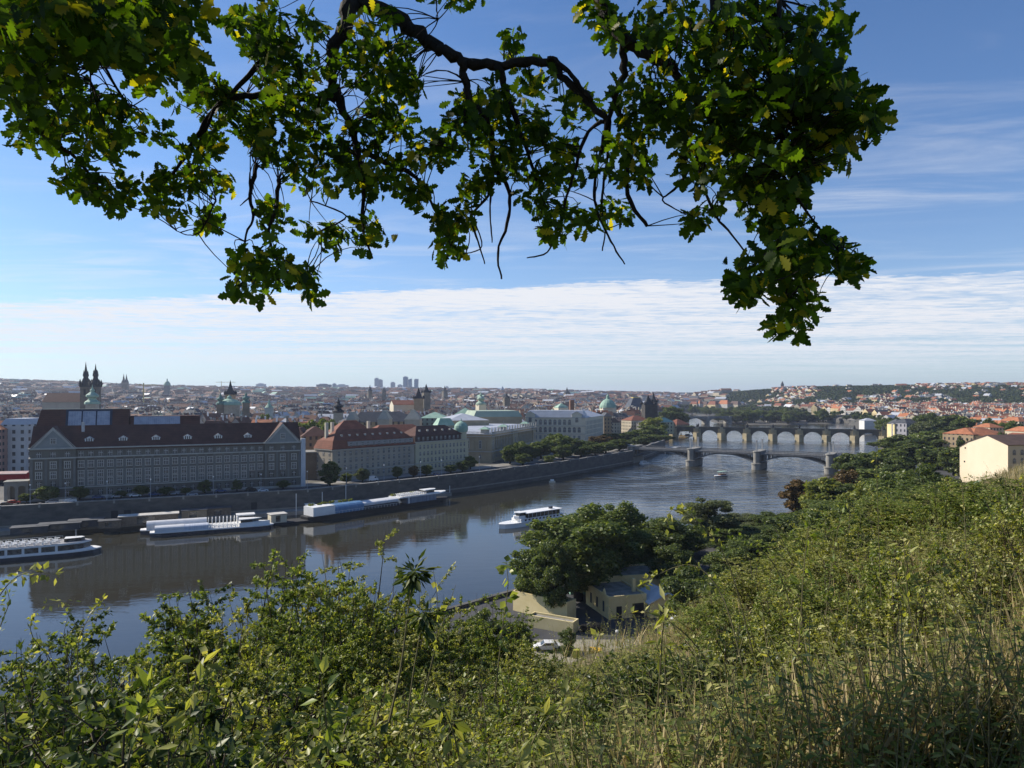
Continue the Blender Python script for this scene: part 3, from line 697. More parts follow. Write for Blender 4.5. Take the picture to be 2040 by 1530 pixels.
m_ = MB(); m_.hip(0, sw_[2], 0, 25, he - .3, 5, 0, .4); m_.build('roof', GREYMET, e2)
mass('corner_house', 1203, 1219, 668, 830, 822, FAC['ochre'], SLATE, 'narrow brown block closing the right end of the academy wing', 30)
# ---- roofs and blocks behind the embankment row
mass('apartment_house', 2, 53, 385, 846, 833, wallmat('facade_pale', (.50, .50, .50), bay=4.6, fl=4.0), GREYMET, 'tall pale grey six-storey house at the left edge beside the faculty building', 18, style='mansard')
mass('apartment_house', -60, 2, 380, 856, 838, wallmat('facade_rose', (.42, .27, .22), bay=3.6), TILE_O, 'rose coloured house cut by the left edge of the view', 18)
mass('museum_block', 697, 839, 520, 842, 821, wallmat('facade_sand', (.33, .28, .19), bay=4.5, fl=6), SLATE, 'long arcaded building under dark hipped roofs behind the mansard house', 26, 30)
for a, b, c in ((752, 775, 817), (806, 836, 816), (690, 707, 820)):
    mass('roof_pavilion_house', a, b, 512, 836, c, mat('bare_pale_roof', (.30, .29, .24), (.36, .34, .29), .3), mat('bare_pale_roof', (0, 0, 0)), 'pale hipped corner pavilion rising from the dark roofs, ' + {752: 'middle one', 806: 'right one', 690: 'left one'}[a], 14)
mass('green_roof_hall', 836, 890, 560, 833, 821, wallmat('facade_teal', (.22, .30, .27), bay=4), COPPER, 'long hall with pale green copper roof behind the dark roofed arcade block', 24)
mass('green_roof_hall', 905, 945, 640, 826, 813, FAC['grey'], COPPER, 'green copper hipped roof between the pale hall and the concert hall', 24)
mass('tent_roof_hall', 893, 974, 500, 838, 824, LSTONE, GREYMET, 'hall block with a low grey tent-shaped roof behind the green mansard dome', 34, 10)
mass('green_roof_hall', 944, 1040, 556, 831, 818, LSTONE, mat('pale_green_roof', (.27, .33, .26), (.33, .39, .31), .1), 'great hall with a wide dull green hipped roof behind the balustrade', 40, 10, style='mansard')
e, ln, he_, h_ = mass('domed_pavilion', 872, 906, 462, 848, 833, LSTONE, COPPER, 'square pavilion under a ribbed green mansard dome behind the yellow house', 12, 4, style='mansard')
mass('red_roof_house', 666, 742, 392, 862, 838, CREAM, TILE_R, 'red roofed cream house rising behind the mansard house', 16, 10)
mass('red_roof_house', 745, 850, 425, 862, 847, FAC['grey'], TILE_R, 'long low red roof behind the grey mansard house', 14, 20)
mass('red_roof_house', 601, 662, 372, 870, 850, wallmat('facade_brown', (.30, .22, .14), bay=3), TILE_D, 'brown house with dark red hipped roof right of the faculty building', 18, 6)
mass('red_roof_house', 575, 606, 378, 868, 851, FAC['ochre'], TILE_D, 'small red roofed house just behind the right gable of the faculty building', 14)
mass('low_wing', 604, 640, 352, 903, 899, mat('brown_render', (.17, .13, .09), (.22, .17, .12), .3), STONE, 'low brown wing with balustrade left of the mansard house', 14, 2, style='flat')
# ---- market pavilion at far left
e = empty('market_pavilion', (*P(-30, 960, 330)[:2], 8.3), .2, 'red walled stall with a pale awning at the left edge by the faculty porch', 'stall')
m_ = MB(); m_.box(0, 17, 0, 4, 2.2, 5.2, 0); m_.box(0, 17, 1, 4, 0, 2.2, 1); m_.build('stall_body', [mat('red_panel', (.40, .03, .04), (.32, .025, .03), .6), DARK], e)
m_ = MB(); m_.gable(-.5, 17.5, -.8, 4.5, 5.25, .9, 0, 0, 'x', .2); m_.build('awning', mat('pink_canvas', (.55, .40, .36)), e)
# ================================================================ right bank buildings
(x, y), rz, ln = facade((P(1912, 0, 352)[0], 352), (P(1968, 0, 338)[0], 338))
ch = empty('cream_house', (x, y, 8), rz, 'cream house with a blank sunlit gable wall and grey glazed stair bays', 'building')
zt = EYE - (892 - HY) * 345 / F - 8; zr = EYE - (880 - HY) * 345 / F - 8
CRM = mat('sunlit_cream_render', (.66, .56, .40), (.70, .60, .44), .1)
m_ = MB(); m_.box(0, ln, 0, 22, -2, zt); m_.build('wall', CRM, ch)
m_ = MB(); m_.gable(0, ln, 0, 22, zt, 4.2, 0, 1, 'y', .15); m_.build('roof', [TILE_B, CRM], ch)
m_ = MB(); m_.box(-.3, .3, -.02, 0, 0, .6, 0); hm = win_mesh(.7, .8, None)
for xx, zz in ((3, zt - .8), (8.6, zt - .8), (11.8, zt - 2.2), (8, zt - 4), (2.6, zt - 7.5), (5.2, zt - 8), (7.6, zt - 8.4)): obj('window', hm, ch, (xx, -.01, zz))
m_ = MB(); m_.box(4.8, 5.3, -.12, -.002, zt - 7, zt + 2.4); m_.build('drainpipe', mat('rust_brown', (.30, .22, .13)), ch)
for k in range(3):
    m_ = MB(); z0 = zt - 5.2 - k * 5.0
    m_.prism([(ln + .02, 1.5), (ln + 4.5, 1.5), (ln + 8.5, 4.5), (ln + 8.5, 9), (ln + .02, 9)], z0, z0 + 1.1, 0, 0, True)
    m_.prism([(ln + .02, 1.7), (ln + 4.4, 1.7), (ln + 8.3, 4.6), (ln + 8.3, 9), (ln + .02, 9)], z0 + 1.1, z0 + 4.99, 1, 0)
    for i in range(9):
        px_, py_ = (ln + .4 + i * .55, 1.62) if i < 8 else (ln + 4.5, 1.62)
        m_.box(px_, px_ + .12, py_ - .05, py_, z0 + 1.1, z0 + 4.9, 2)
        fx, fy = ln + 4.4 + 3.9 * i / 8, 1.62 + 2.9 * i / 8; m_.box(fx, fx + .12, fy - .06, fy, z0 + 1.1, z0 + 4.9, 2)
    m_.box(ln + .02, ln + 4.4, 1.56, 1.69, z0 + 3.6, z0 + 3.75, 2)
    m_.build('glazed_bay', [mat('grey_band', (.35, .37, .42)), GLASS, WFRAME], ch)
mass('cream_house', 2008, 2120, 318, 886, 866, mat('sunlit_cream_render', (0, 0, 0)), TILE_B, 'cream house with arched windows cut by the right edge of the view', 22, 6, style='gable')
ehh = bpy.context.scene.objects[-1] if False else [o for o in col.objects if o.name.startswith('cream_house')][-1]
wv = win_mesh(1.5, 2.4, 'cross', arch=True, trim=TRIM)
for i in range(4):
    for z in (3.5, 7.3, 11.2, 15.0): obj('window', wv, ehh, (3.3 + i * 4.2, -.02, z))
mass('red_roof_house', 1965, 2015, 400, 892, 874, CREAM, TILE_O, 'small cream house with orange roof between the two cream houses', 14)
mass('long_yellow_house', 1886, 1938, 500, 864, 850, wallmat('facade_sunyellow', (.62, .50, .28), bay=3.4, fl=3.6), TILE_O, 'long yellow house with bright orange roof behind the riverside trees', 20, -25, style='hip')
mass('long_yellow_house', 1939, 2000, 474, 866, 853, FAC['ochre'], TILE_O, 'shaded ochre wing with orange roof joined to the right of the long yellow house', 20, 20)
mass('villa', 1782, 1806, 700, 845, 835, YELLOW, SLATE, 'yellow lit left end of the grey roofed villa by the old bridge', 14, 0)
mass('villa', 1806, 1836, 690, 843, 834, wallmat('facade_villa', (.34, .33, .35), bay=4, fl=5), SLATE, 'grey roofed riverside villa between the trees by the old bridge', 16, 10)
mass('mill_house', 1722, 1746, 905, 838, 833, mat('white_render2', (.62, .62, .60)), GREYMET, 'white riverside mill house beyond the old bridge', 14, 0, base=3)
mass('gabled_palace', 1316, 1343, 800, 841, 832, wallmat('facade_lime', (.45, .43, .28), bay=4, fl=4), COPPER, 'pale lime palace with arched openings and green roof by the old bridge head', 16, 6, style='hip')
mass('water_mill', 1348, 1374, 860, 846, 835, FAC['ochre'], TILE_R, 'brown mill house with red stepped roofs at the city end of the old bridge', 20, 10)
mass('riverside_house', 1258, 1296, 760, 838, 828, FAC['cream'], TILE_R, 'cream house with red roof below the dark bridge tower', 20, 10)
mass('riverside_house', 1296, 1318, 740, 843, 836, FAC['grey'], SLATE, 'grey slate roofed house left of the lime palace', 20, 10)
for a_, b_, Y_, ye, yr, sk, tl in ((1984, 2046, 436, 874, 860, -20, 'orange roofed cream house just behind the two cream houses'), (1938, 1972, 560, 850, 842, -15, 'small orange roofed house behind the long yellow house, left one'), (2002, 2046, 540, 858, 848, -20, 'orange roofed house at the right edge behind the two cream houses'), (1958, 1992, 640, 844, 836, -20, 'small orange roofed house behind the long yellow house, right one'), (1990, 2030, 700, 838, 830, -20, 'farther orange roofed house at the right edge over the cream houses'), (1968, 1990, 380, 896, 884, -10, 'low annex with orange roof between the cream gable and its neighbour')):
    mass('red_roof_house', a_, b_, Y_, ye, yr, FAC['cream'] if Y_ != 640 else FAC['white'], TILE_O if Y_ != 436 else TILE_R, tl, 13, sk)
# pavilion roof just below the slope at the right edge
pv = empty('garden_pavilion', (47.0, 66, 38.9), .3, 'green copper domed garden pavilion half hidden by bushes at the right edge', 'pavilion')
m_ = MB(); m_.prism([(-4, -3.5), (4, -3.5), (4, 3.5), (-4, 3.5)], -3, .9); m_.build('wall', STONE, pv)
m_ = MB(); m_.lathe(0, 0, [(5.0, .8), (4.9, 1.4), (4.3, 2.2), (3.2, 2.9), (1.7, 3.3), (.5, 3.45), (0, 3.5)], 20, ph=pi / 4)
m_.build('dome', COPPER, pv, smooth=True)
# ================================================================ the city beyond
def gz(x, y): return float(terrain(np.array([x]), np.array([y]), carve=False)[0])
EXC = []                      # footprints kept free of ordinary houses: (x, y, radius)
for o in list(col.objects):
    if o.parent is None and o.get('category') in ('building', 'stall'):
        w = [c for c in o.children if c.name.startswith('wall')]
        if w:
            bb = w[0].bound_box; cxl = (bb[0][0] + bb[6][0]) / 2; cyl = (bb[0][1] + bb[6][1]) / 2
            r_ = o.rotation_euler.z; hx = (bb[6][0] - bb[0][0]) / 2; hy = (bb[6][1] - bb[0][1]) / 2
            n = max(1, int(hx / max(hy, 5)))
            for k in range(-n, n + 1):
                xx = cxl + hx * k / max(n, 1); EXC.append((o.location.x + xx * cos(r_) - cyl * sin(r_), o.location.y + xx * sin(r_) + cyl * cos(r_), hy + 9))
BLACKROOF = mat('blackened_slate', (.018, .02, .025), (.03, .034, .04), .3)
GOTHIC = mat('sooty_gothic_stone', (.10, .09, .07), (.20, .17, .13), .15)
GOLD = mat('gilded_ridge', (.45, .35, .10), (.50, .40, .14), .5, rough=.5)
def spire(name, px, Y, w, yb, yt, label, wallm=None, roofm=None, style='gothic', cat='church tower', turrets=True, n=4):
    x = (px - 1020) * Y / F; z0 = gz(x, Y); EXC.append((x, Y, w))
    zb = EYE - (yb - HY) * Y / F - z0; zt = EYE - (yt - HY) * Y / F - z0; h = zt - zb
    e = empty(name, (x, Y, z0), rnd.uniform(.1, .5), label, cat)
    m_ = MB(); m_.box(-w / 2, w / 2, -w / 2, w / 2, -2, zb)
    m_.build('shaft', wallm or GOTHIC, e)
    m_ = MB(); r = w / 2
    if style == 'gothic': m_.lathe(0, 0, [(r * 1.35, zb), (r * .8, zb + h * .28), (r * .42, zb + h * .58), (r * .12, zb + h * .88), (.05, zb + h)], n, ph=pi / 4)
    elif style == 'needle': m_.lathe(0, 0, [(r * 1.3, zb), (r * .55, zb + h * .35), (r * .2, zb + h * .75), (.05, zb + h)], 8)
    elif style == 'onion': m_.lathe(0, 0, [(r * 1.3, zb), (r * 1.25, zb + h * .10), (r * .7, zb + h * .22), (r * .6, zb + h * .30), (r * 1.05, zb + h * .38), (r * 1.0, zb + h * .46), (r * .5, zb + h * .58), (r * .3, zb + h * .64), (r * .42, zb + h * .70), (r * .15, zb + h * .80), (.06, zb + h)], 10)
    elif style == 'dome': m_.lathe(0, 0, [(r * 1.25, zb), (r * 1.2, zb + h * .15), (r * 1.02, zb + h * .32), (r * .68, zb + h * .50), (r * .25, zb + h * .60), (r * .22, zb + h * .76), (r * .26, zb + h * .77), (r * .1, zb + h * .88), (.05, zb + h)], 16)
    elif style == 'pyramid': m_.lathe(0, 0, [(r * 1.5, zb), (r * 1.2, zb + h * .3), (.05, zb + h)], 4, ph=pi / 4)
    m_.build('spire', roofm or BLACKROOF, e, smooth=style in ('dome', 'onion'))
    if turrets:
        t_ = MB(); t_.lathe(0, 0, [(w * .13, 0), (w * .15, h * .10), (w * .2, h * .12), (0, h * .32)], 6); tm = t_.mesh('turret', [roofm or BLACKROOF])
        for sx_ in (-1, 1):
            for sy_ in (-1, 1): obj('turret', tm, e, (sx_ * w * .5, sy_ * w * .5, zb - h * .02))
    return e
# twin-towered gothic church
for px_, nm in ((171, 'left'), (190.5, 'right')):
    Yt = 850 if px_ < 180 else 838
    e = spire('church_tower', px_, Yt, 9.6, 769, 720 if px_ < 180 else 724, 'tall sooty gothic tower with pointed spire and turrets, %s one of the twin towers' % nm, GOTHIC, BLACKROOF, 'needle', n=8)
    zb = [c for c in e.children if c.name.startswith('shaft')][0].bound_box[6][2]
    m_ = MB(); m_.box(-5.4, 5.4, -5.4, 5.4, zb - 1.2, zb + .6)
    for s_ in (-1, 1): m_.box(-1.2, 1.2, s_ * 4.82 - .02, s_ * 4.82 + .02, zb - 11, zb - 4)
    m_.build('gallery', BLACKROOF, e)
    h = 30; t_ = MB(); t_.lathe(0, 0, [(.8, 0), (1.1, 1.5), (1.2, 1.8), (0, 8.5)], 6); tm = t_.mesh('turret', [BLACKROOF])
    for k in range(4): a_ = pi / 4 + k * pi / 2; obj('turret', tm, e, (2.4 * cos(a_), 2.4 * sin(a_), zb + 11))
mass('gothic_church', 84, 160, 862, 800, 783, mat('pale_gothic_wall', (.34, .30, .24), (.40, .36, .29), .1), TILE_D, 'gothic church nave with steep dark red roof left of the twin towers', 20, 0, style='gable')
spire('onion_steeple', 184, 700, 11, 805, 766, 'green baroque onion steeple in front of the twin gothic towers', mat('pale_stone_wall', (.4, .37, .3)), COPPER, 'onion', turrets=False)
spire('church_spire', 246.5, 2600, 13, 762, 744, 'left one of two tiny distant spires on the skyline ridge', None, BLACKROOF, 'needle', turrets=False)
spire('church_spire', 252, 2600, 13, 762, 744.5, 'right one of two tiny distant spires on the skyline ridge', None, BLACKROOF, 'needle', turrets=False)
spire('museum_dome', 333, 2300, 17, 768, 753, 'small green museum dome on the ridge between the church spires', FAC['grey'], COPPER, 'dome', 'dome', False)
spire('town_hall_tower', 459, 800, 9.5, 786, 757, 'ochre square tower with steep black roof and corner turrets by the green dome', mat('ochre_stone', (.36, .24, .13), (.42, .29, .17), .2), BLACKROOF, 'gothic')
spire('domed_church', 457, 700, 19, 807, 786, 'green domed baroque church between its two green onion towers', mat('pale_stone_wall', (0, 0, 0)), COPPER, 'dome', 'church', False)
spire('onion_steeple', 439, 690, 6.5, 806, 780, 'dark green onion steeple left of the green domed church', None, mat('dark_copper', (.08, .16, .14), (.12, .22, .19), .5), 'onion', turrets=False)
spire('onion_steeple', 490, 690, 6.5, 803, 779, 'dark green onion steeple right of the green domed church', None, MATS['dark_copper'], 'onion', turrets=False)
spire('church_spire', 536, 620, 5.5, 812, 794, 'pale green narrow steeple with pointed cap left of the park trees', mat('greenish_stone', (.33, .38, .36)), COPPER, 'needle', turrets=False)
spire('onion_steeple', 674, 560, 7.5, 822, 792, 'black onion steeple in front of the crowded roofs, left of the dark roofed museum', mat('pale_stone_wall', (0, 0, 0)), BLACKROOF, 'onion', turrets=False)
spire('church_spire', 834, 900, 12, 794, 771, 'dark pointed tower with ochre walls beside a red nave roof', MATS['ochre_stone'], BLACKROOF, 'gothic')
mass('long_nave_roof', 784, 826, 905, 806, 797, CREAM, TILE_R, 'big red nave roof just left of the ochre pointed tower', 24, 10, style='gable')
spire('gate_tower', 849, 1150, 11, 782, 764, 'slim dark gate tower with gallery right of the ochre pointed tower', None, BLACKROOF, 'gothic')
spire('church_spire', 737, 1900, 11, 779, 766, 'tiny dark spire left of the tallest pale high-rise', None, BLACKROOF, 'needle', turrets=False)
spire('church_spire', 765, 1900, 10, 780, 769, 'tiny dark spire between the two left high-rises', None, BLACKROOF, 'needle', turrets=False)
spire('onion_steeple', 958, 620, 7, 806, 778, 'cream steeple with small pale onion cap beyond the concert hall', CREAM, mat('pale_copper', (.35, .45, .36)), 'onion', turrets=False)
spire('church_spire', 886, 2200, 14, 779, 768, 'dark spire on the skyline right of the gate tower', None, BLACKROOF, 'needle', turrets=False)
spire('church_spire', 1129.5, 2400, 18, 783, 771, 'single tall gothic spire on the skyline where the far hills begin', None, BLACKROOF, 'needle', turrets=False)
spire('pyramid_tower', 1118, 800, 12, 812, 803, 'square tower with pale green pyramid roof above the academy roof', CREAM, COPPER, 'pyramid', turrets=False)
spire('chimney_stack', 1139, 760, 4.5, 797, 796, 'plain brown chimney stack right of the green pyramid roof', mat('brown_brick', (.22, .12, .08)), MATS['brown_brick'], 'pyramid', 'chimney', False)
spire('domed_church', 1211, 850, 16.5, 812, 783, 'pale church drum under a large green dome with lantern near the river', CREAM, COPPER, 'dome', 'church', False)
spire('church_spire', 1009, 1300, 11, 792, 783, 'small dark spire above the roofs beyond the great green roofed hall', None, BLACKROOF, 'needle', turrets=False)
spire('church_spire', 1001, 3000, 15, 777, 769, 'tiny pale tower on the skyline right of the high-rises', CREAM, GREYMET, 'pyramid', turrets=False)
# theatre with gilded roof
e, ln, he_, h_ = mass('theatre', 1255, 1288, 1180, 812, 793, FAC['cream'], mat('theatre_roof', (.05, .06, .08), (.08, .09, .11), .3), 'theatre with a bulging dark roof edged in gold by the bridge tower', 30, 5, style='mansard')
m_ = MB(); m_.box(9, ln - 9, 9, 21, he_ + h_ - .2, he_ + h_ + 1.6); m_.build('gilded_crest', GOLD, e)
# dark bridge towers
e = spire('bridge_tower', 1291, 815, 11.5, 806, 786, 'black gothic bridge tower with steep wedge roof and corner turrets', mat('black_stone', (.035, .033, .03), (.06, .055, .05), .3), BLACKROOF, 'gothic', 'bridge tower')
spire('water_tower', 1302, 905, 8, 800, 780, 'slimmer black water tower right behind the bridge tower', MATS['black_stone'], BLACKROOF, 'needle', 'tower')
spire('brick_church_towers', 1673, 2150, 9, 797, 790, 'thin red brick church tower over the yellow houses, left of a pair', MATS['brown_brick'], TILE_R, 'needle', turrets=False).name = 'church_spire'
spire('church_spire', 1668, 2150, 9, 797, 790, 'thin red brick church tower over the yellow houses, right of a pair', MATS['brown_brick'], TILE_R, 'needle', turrets=False)
e = spire('lookout_tower', 1558.5, 2620, 8, 767, 759, 'thin lattice lookout tower on top of the wooded hill', DARK, DARK, 'pyramid', 'tower', False)
# high-rises on the skyline
def tower(px0, px1, yt, yb, Y, m, label, name='high_rise', extra=None):
    x = (px0 - 1020) * Y / F; w = (px1 - px0) * Y / F; zb_ = EYE - (yb - HY) * Y / F
    e = empty(name, (x, Y, zb_), 0, label, 'high-rise')
    zt = EYE - (yt - HY) * Y / F - zb_
    m_ = MB()
    if extra == 'lean': m_.v += [(0, 0, -60), (w, 0, -60), (w, 30, -60), (0, 30, -60), (-w * .25, 0, zt), (w * .9, 0, zt + 6), (w * .9, 30, zt + 6), (-w * .25, 30, zt)]; m_.f += [(0, 1, 5, 4), (1, 2, 6, 5), (2, 3, 7, 6), (3, 0, 4, 7), (4, 5, 6, 7)]; m_.m += [0] * 5; m_.uv += [(0, 0)] * 20
    elif extra == 'lean2': m_.v += [(0, 0, -60), (w, 0, -60), (w, 30, -60), (0, 30, -60), (0, 0, zt), (w * 1.25, 0, zt + 4), (w * 1.25, 30, zt + 4), (0, 30, zt)]; m_.f += [(0, 1, 5, 4), (1, 2, 6, 5), (2, 3, 7, 6), (3, 0, 4, 7), (4, 5, 6, 7)]; m_.m += [0] * 5; m_.uv += [(0, 0)] * 20
    else:
        m_.box(0, w, 0, 34, -60, zt)
    m_.build('tower_body', m, e)
    m_ = MB(); m_.box(w * .2, w * .75, 6, 26, zt, zt + 5); m_.tube([(w * .5, 12, zt + 5), (w * .5, 12, zt + (16 if extra == 'mast' else 8))], .7, 4)
    m_.build('roof_plant', GREYMET, e); return e
HR = mat('highrise_grey', (.26, .28, .32), (.32, .34, .38), .02); HB = mat('highrise_blue_glass', (.06, .13, .24), (.08, .16, .28), .02, rough=.3)
tower(746, 753.5, 754, 776, 5200, HR, 'pale ribbed high-rise, left half of the leftmost tall tower', extra='mast'); tower(754, 761, 757, 776, 5230, HR, 'slightly lower right half of the leftmost tall high-rise')
tower(778, 786, 762, 778, 5200, HR, 'medium grey high-rise standing alone between the tall pale one and the blue ones')
tower(803, 812, 751, 775, 5000, HB, 'tallest blue glass high-rise on the skyline')
tower(814.5, 820.5, 756, 775, 5000, HB, 'blue high-rise with slanting top just right of the tallest', extra='lean'); tower(825, 831.5, 756, 775, 5000, HB, 'rightmost blue high-rise with outward leaning side', extra='lean2')
tower(792, 801, 767, 777, 5100, HR, 'low grey block left of the tallest blue tower')
tower(510, 527, 765, 772, 5000, mat('highrise_white', (.5, .52, .55)), 'single white slab block on the skyline right of the town hall tower', 'slab_block')
tower(630, 658, 766, 777, 4300, mat('dark_block', (.06, .07, .10), (.09, .10, .13), .05), 'wide dark slab block on the skyline left of the high-rises', 'slab_block')
tower(662, 668, 765, 773, 4700, HR, 'narrow grey block right of the wide dark slab', 'slab_block'); tower(669, 692, 767, 774, 4600, MATS['highrise_white'], 'pale wide block right of the dark slab on the skyline', 'slab_block')
tower(702, 721, 772, 777, 4300, HB, 'long low bluish block between the slab and the high-rises', 'slab_block')
tower(887, 893, 771, 783, 4300, MATS['highrise_white'], 'narrow white block beside the skyline spire', 'slab_block'); tower(945, 951, 772, 779, 4600, HR, 'small grey tower block on the skyline above the cream steeple', 'slab_block')
# cranes
for px_, Y_, yt in ((286, 1500, 766), (441, 3200, 761)):
    x = (px_ - 1020) * Y_ / F; z0 = gz(x, Y_); zt = EYE - (yt - HY) * Y_ / F - z0
    e = empty('tower_crane', (x, Y_, z0), 0, 'yellow tower crane over the old town roofs' if px_ < 300 else 'faint thin tower crane on the skyline near the town hall tower', 'crane')
    m_ = MB(); m_.box(-.9, .9, -.9, .9, 0, zt + 3); m_.build('mast', GOLD, e)
    m_ = MB(); m_.box(-12 * Y_ / 1500, 30 * Y_ / 1500, -.7, .7, zt - 1.6, zt); m_.build('jib', GOLD, e)
# ---- ordinary houses: perimeter blocks
blocks = []
def okpos(x, y, m=30):
    return (seg_dist(np.array([x]), np.array([y]), RIVER)[0] > m)
def gen(y0, y1, t0, t1, sp, w, hlo, hhi, dens, side):
    out = []; y = y0
    while y < y1:
        x = t0 * y + rnd.uniform(0, sp)
        while x < t1 * y:
            bx, by = x + rnd.uniform(-.12, .12) * sp, y + rnd.uniform(-.12, .12) * sp
            ang = .35 + .5 * sin(bx * .004) + .4 * cos(by * .0031) + (rnd.uniform(-.25, .25))
            half = sp * .40; n = max(1, int(2 * half / w))
            for s_ in range(4):
                aa = ang + s_ * pi / 2
                for k in range(n):
                    if rnd.random() > dens: continue
                    u_ = -half + (k + .5) * 2 * half / n; v_ = -half
                    hx, hy = bx + u_ * cos(aa) - v_ * sin(aa), by + u_ * sin(aa) + v_ * cos(aa)
                    out.append((hx, hy, aa, 2 * half / n, rnd.uniform(hlo, hhi), side))
            x += sp * 1.02
        y += sp * 1.02
    return out
H_ = []
H_ += gen(470, 1250, -.80, .30, 62, 15, 11, 19, .93, 'l')
H_ += gen(1250, 2300, -.78, .32, 80, 22, 12, 20, .9, 'l')
H_ += gen(2300, 4600, -.76, .30, 150, 40, 12, 24, .8, 'l')
H_ += gen(1500, 3000, .20, .275, 90, 26, 12, 20, .7, 'l')
H_ += gen(440, 1150, .52, .80, 46, 14, 8, 14, .9, 'r')
H_ += gen(1150, 1700, .30, .78, 66, 18, 12, 18, .9, 'r')
H_ += gen(1700, 2700, .33, .80, 110, 16, 7, 12, .07, 'h')
H_ += gen(2200, 2650, .37, .42, 60, 15, 8, 12, .55, 'h'); H_ += gen(2250, 2700, .58, .80, 62, 15, 8, 12, .2, 'h'); H_ += gen(1700, 2000, .42, .62, 70, 16, 9, 13, .3, 'h')
HA = np.array([(h[0], h[1]) for h in H_]); dr = seg_dist(HA[:, 0], HA[:, 1], RIVER)
keep = dr > np.where(HA[:, 1] < 600, 60, 34)
for (ex, ey, er) in EXC: keep &= np.hypot(HA[:, 0] - ex, HA[:, 1] - ey) > er + 7
# open ground: the park behind the museum, the riverside greens on both banks
PARKS = [(-150, 455, 32), (-120, 470, 40), (-95, 490, 35), (330, 640, 90), (370, 560, 70), (300, 520, 70), (415, 700, 70), (470, 820, 50), (255, 1050, 0)]
for (ex, ey, er) in PARKS: keep &= np.hypot(HA[:, 0] - ex, HA[:, 1] - ey) > er
keep &= ~((HA[:, 0] > 0) & (HA[:, 1] < 480) & (HA[:, 0] < 330)); keep &= ~((HA[:, 0] > -260) & (HA[:, 0] < 80) & (HA[:, 1] < 440))
HZ = terrain(HA[:, 0], HA[:, 1], carve=False)
H_ = [(*h[:6], float(z), float(np.hypot(h[0], h[1]))) for h, z, k in zip(H_, HZ, keep) if k]
H_.sort(key=lambda h: h[7] / (1.0 if h[5] != 'h' else 1))
wn = list(FACADE_C); 
def pick(side):
    r_ = rnd.random()
    if side == 'l': ro = 'red' if r_ < .30 else 'brown' if r_ < .5 else 'dark red' if r_ < .7 else 'grey' if r_ < .92 else 'green' if r_ < .95 else 'orange'
    elif side == 'r': ro = 'orange' if r_ < .28 else 'red' if r_ < .68 else 'brown' if r_ < .88 else 'grey'
    else: ro = 'orange' if r_ < .2 else 'red' if r_ < .6 else 'grey'
    wa_ = rnd.choice(['grey', 'cream', 'white', 'cream', 'pink', 'ochre'] if side == 'l' else ['cream', 'white', 'yellow', 'white', 'cream'])
    return wa_, ro
protos = {}
def house_geo(mb, L_, D_, h, rk, mw, mr, pitch, base=0.0, chim=None, mc=None):
    mb.box(-L_ / 2, L_ / 2, 0, D_, base - 3, h, mw, mw, False)
NEAR = 300
KEYS = {}
for (x, y, a, w, h, side, z, dist) in H_[:NEAR]:
    wk, rk = pick(side); st = rnd.choice(['gable', 'gable', 'hip', 'mansard']); D_ = 12 if side == 'r' else 13
    key = (wk, rk, st, D_)
    if key not in protos:
        e = empty('town_house', (x, y, z), a, 'x', 'house', 'houses of the old town' )
        m_ = MB(); m_.box(-8, 8, 0, D_, -3, 14); m_.build('wall', FAC[wk], e)
        m_ = MB()
        if st == 'gable': m_.gable(-8, 8, 0, D_, 14, 5.2, 0, 1, 'x', .25)
        elif st == 'hip': m_.hip(-8, 8, 0, D_, 14, 5, 0, .3, 5.9)
        else: m_.hip(-8, 8, 0, D_, 14, 4.6, 0, .3, 2.6)
        rf = m_.build('roof', [TILE_M if side == 'l' and rk == 'red' else ROOFS[rk], FAC[wk]], e)
        for k, (cx_, cy_) in enumerate(((-5, 4), (3.5, 8), (6.5, 5))[:rnd.randint(2, 3)]):
            m_ = MB(); m_.box(cx_, cx_ + 1.2, cy_, cy_ + .8, 15, 20.2); m_.build('chimney', WHITE if rk in ('orange', 'red') else STONE, rf)
        for k in range(2):
            m_ = MB(); m_.box(-4 + k * 6, -2.4 + k * 6, 1.2, 3.4, 14.3, 16.6); m_.build('dormer', ROOFS[rk] if k else TRIM, rf)
        protos[key] = e; c = e
    else: c = copy_tree(protos[key])
    c.location = (x, y, z); c.rotation_euler = (0, 0, a); c.scale = ((w + .02) / 16, 1, h / 14 if side == 'l' else h / 14)
    px_ = 1020 + x * F / y
    c['_px'] = px_; c['_d'] = dist; c['_k'] = (wk, rk, side)
LM = [(60, 'the faculty building roof'), (185, 'the twin gothic towers'), (330, 'the long skylight roof'), (459, 'the green domed church'), (600, 'the park trees'), (674, 'the black onion steeple'), (760, 'the dark roofed museum'), (834, 'the ochre pointed tower'), (958, 'the cream onion steeple'), (1118, 'the green pyramid tower'), (1211, 'the green riverside dome'), (1291, 'the black bridge tower'), (1420, 'the upstream bridge'), (1700, 'the white mill house'), (1810, 'the grey roofed villa'), (1900, 'the long yellow house'), (1990, 'the two cream houses')]
groups_ = {}
for o in list(col.objects):
    if o.get('_k'):
        wk, rk, side = o['_k']; p = o['_px']; lm = min(LM, key=lambda q: abs(q[0] - p)); rel = 'beyond' if abs(lm[0] - p) < 30 else ('left of' if p < lm[0] else 'right of')
        lab = '%s house with %s roof %s %s' % (wk, rk, rel, lm[1]); groups_.setdefault(lab, []).append(o)
        o['group'] = 'houses across the old town' if side == 'l' else 'red roofed houses on the right bank'
ORD = ['nearest', 'second nearest', 'third nearest', 'fourth nearest', 'fifth nearest', 'sixth nearest', 'seventh nearest', 'eighth nearest', 'ninth nearest', 'tenth nearest']
for lab, os_ in groups_.items():
    os_.sort(key=lambda o: o['_d'])
    for i, o in enumerate(os_):
        o['label'] = lab if len(os_) == 1 else (ORD[i] if i < 10 else 'farthest') + ' ' + lab
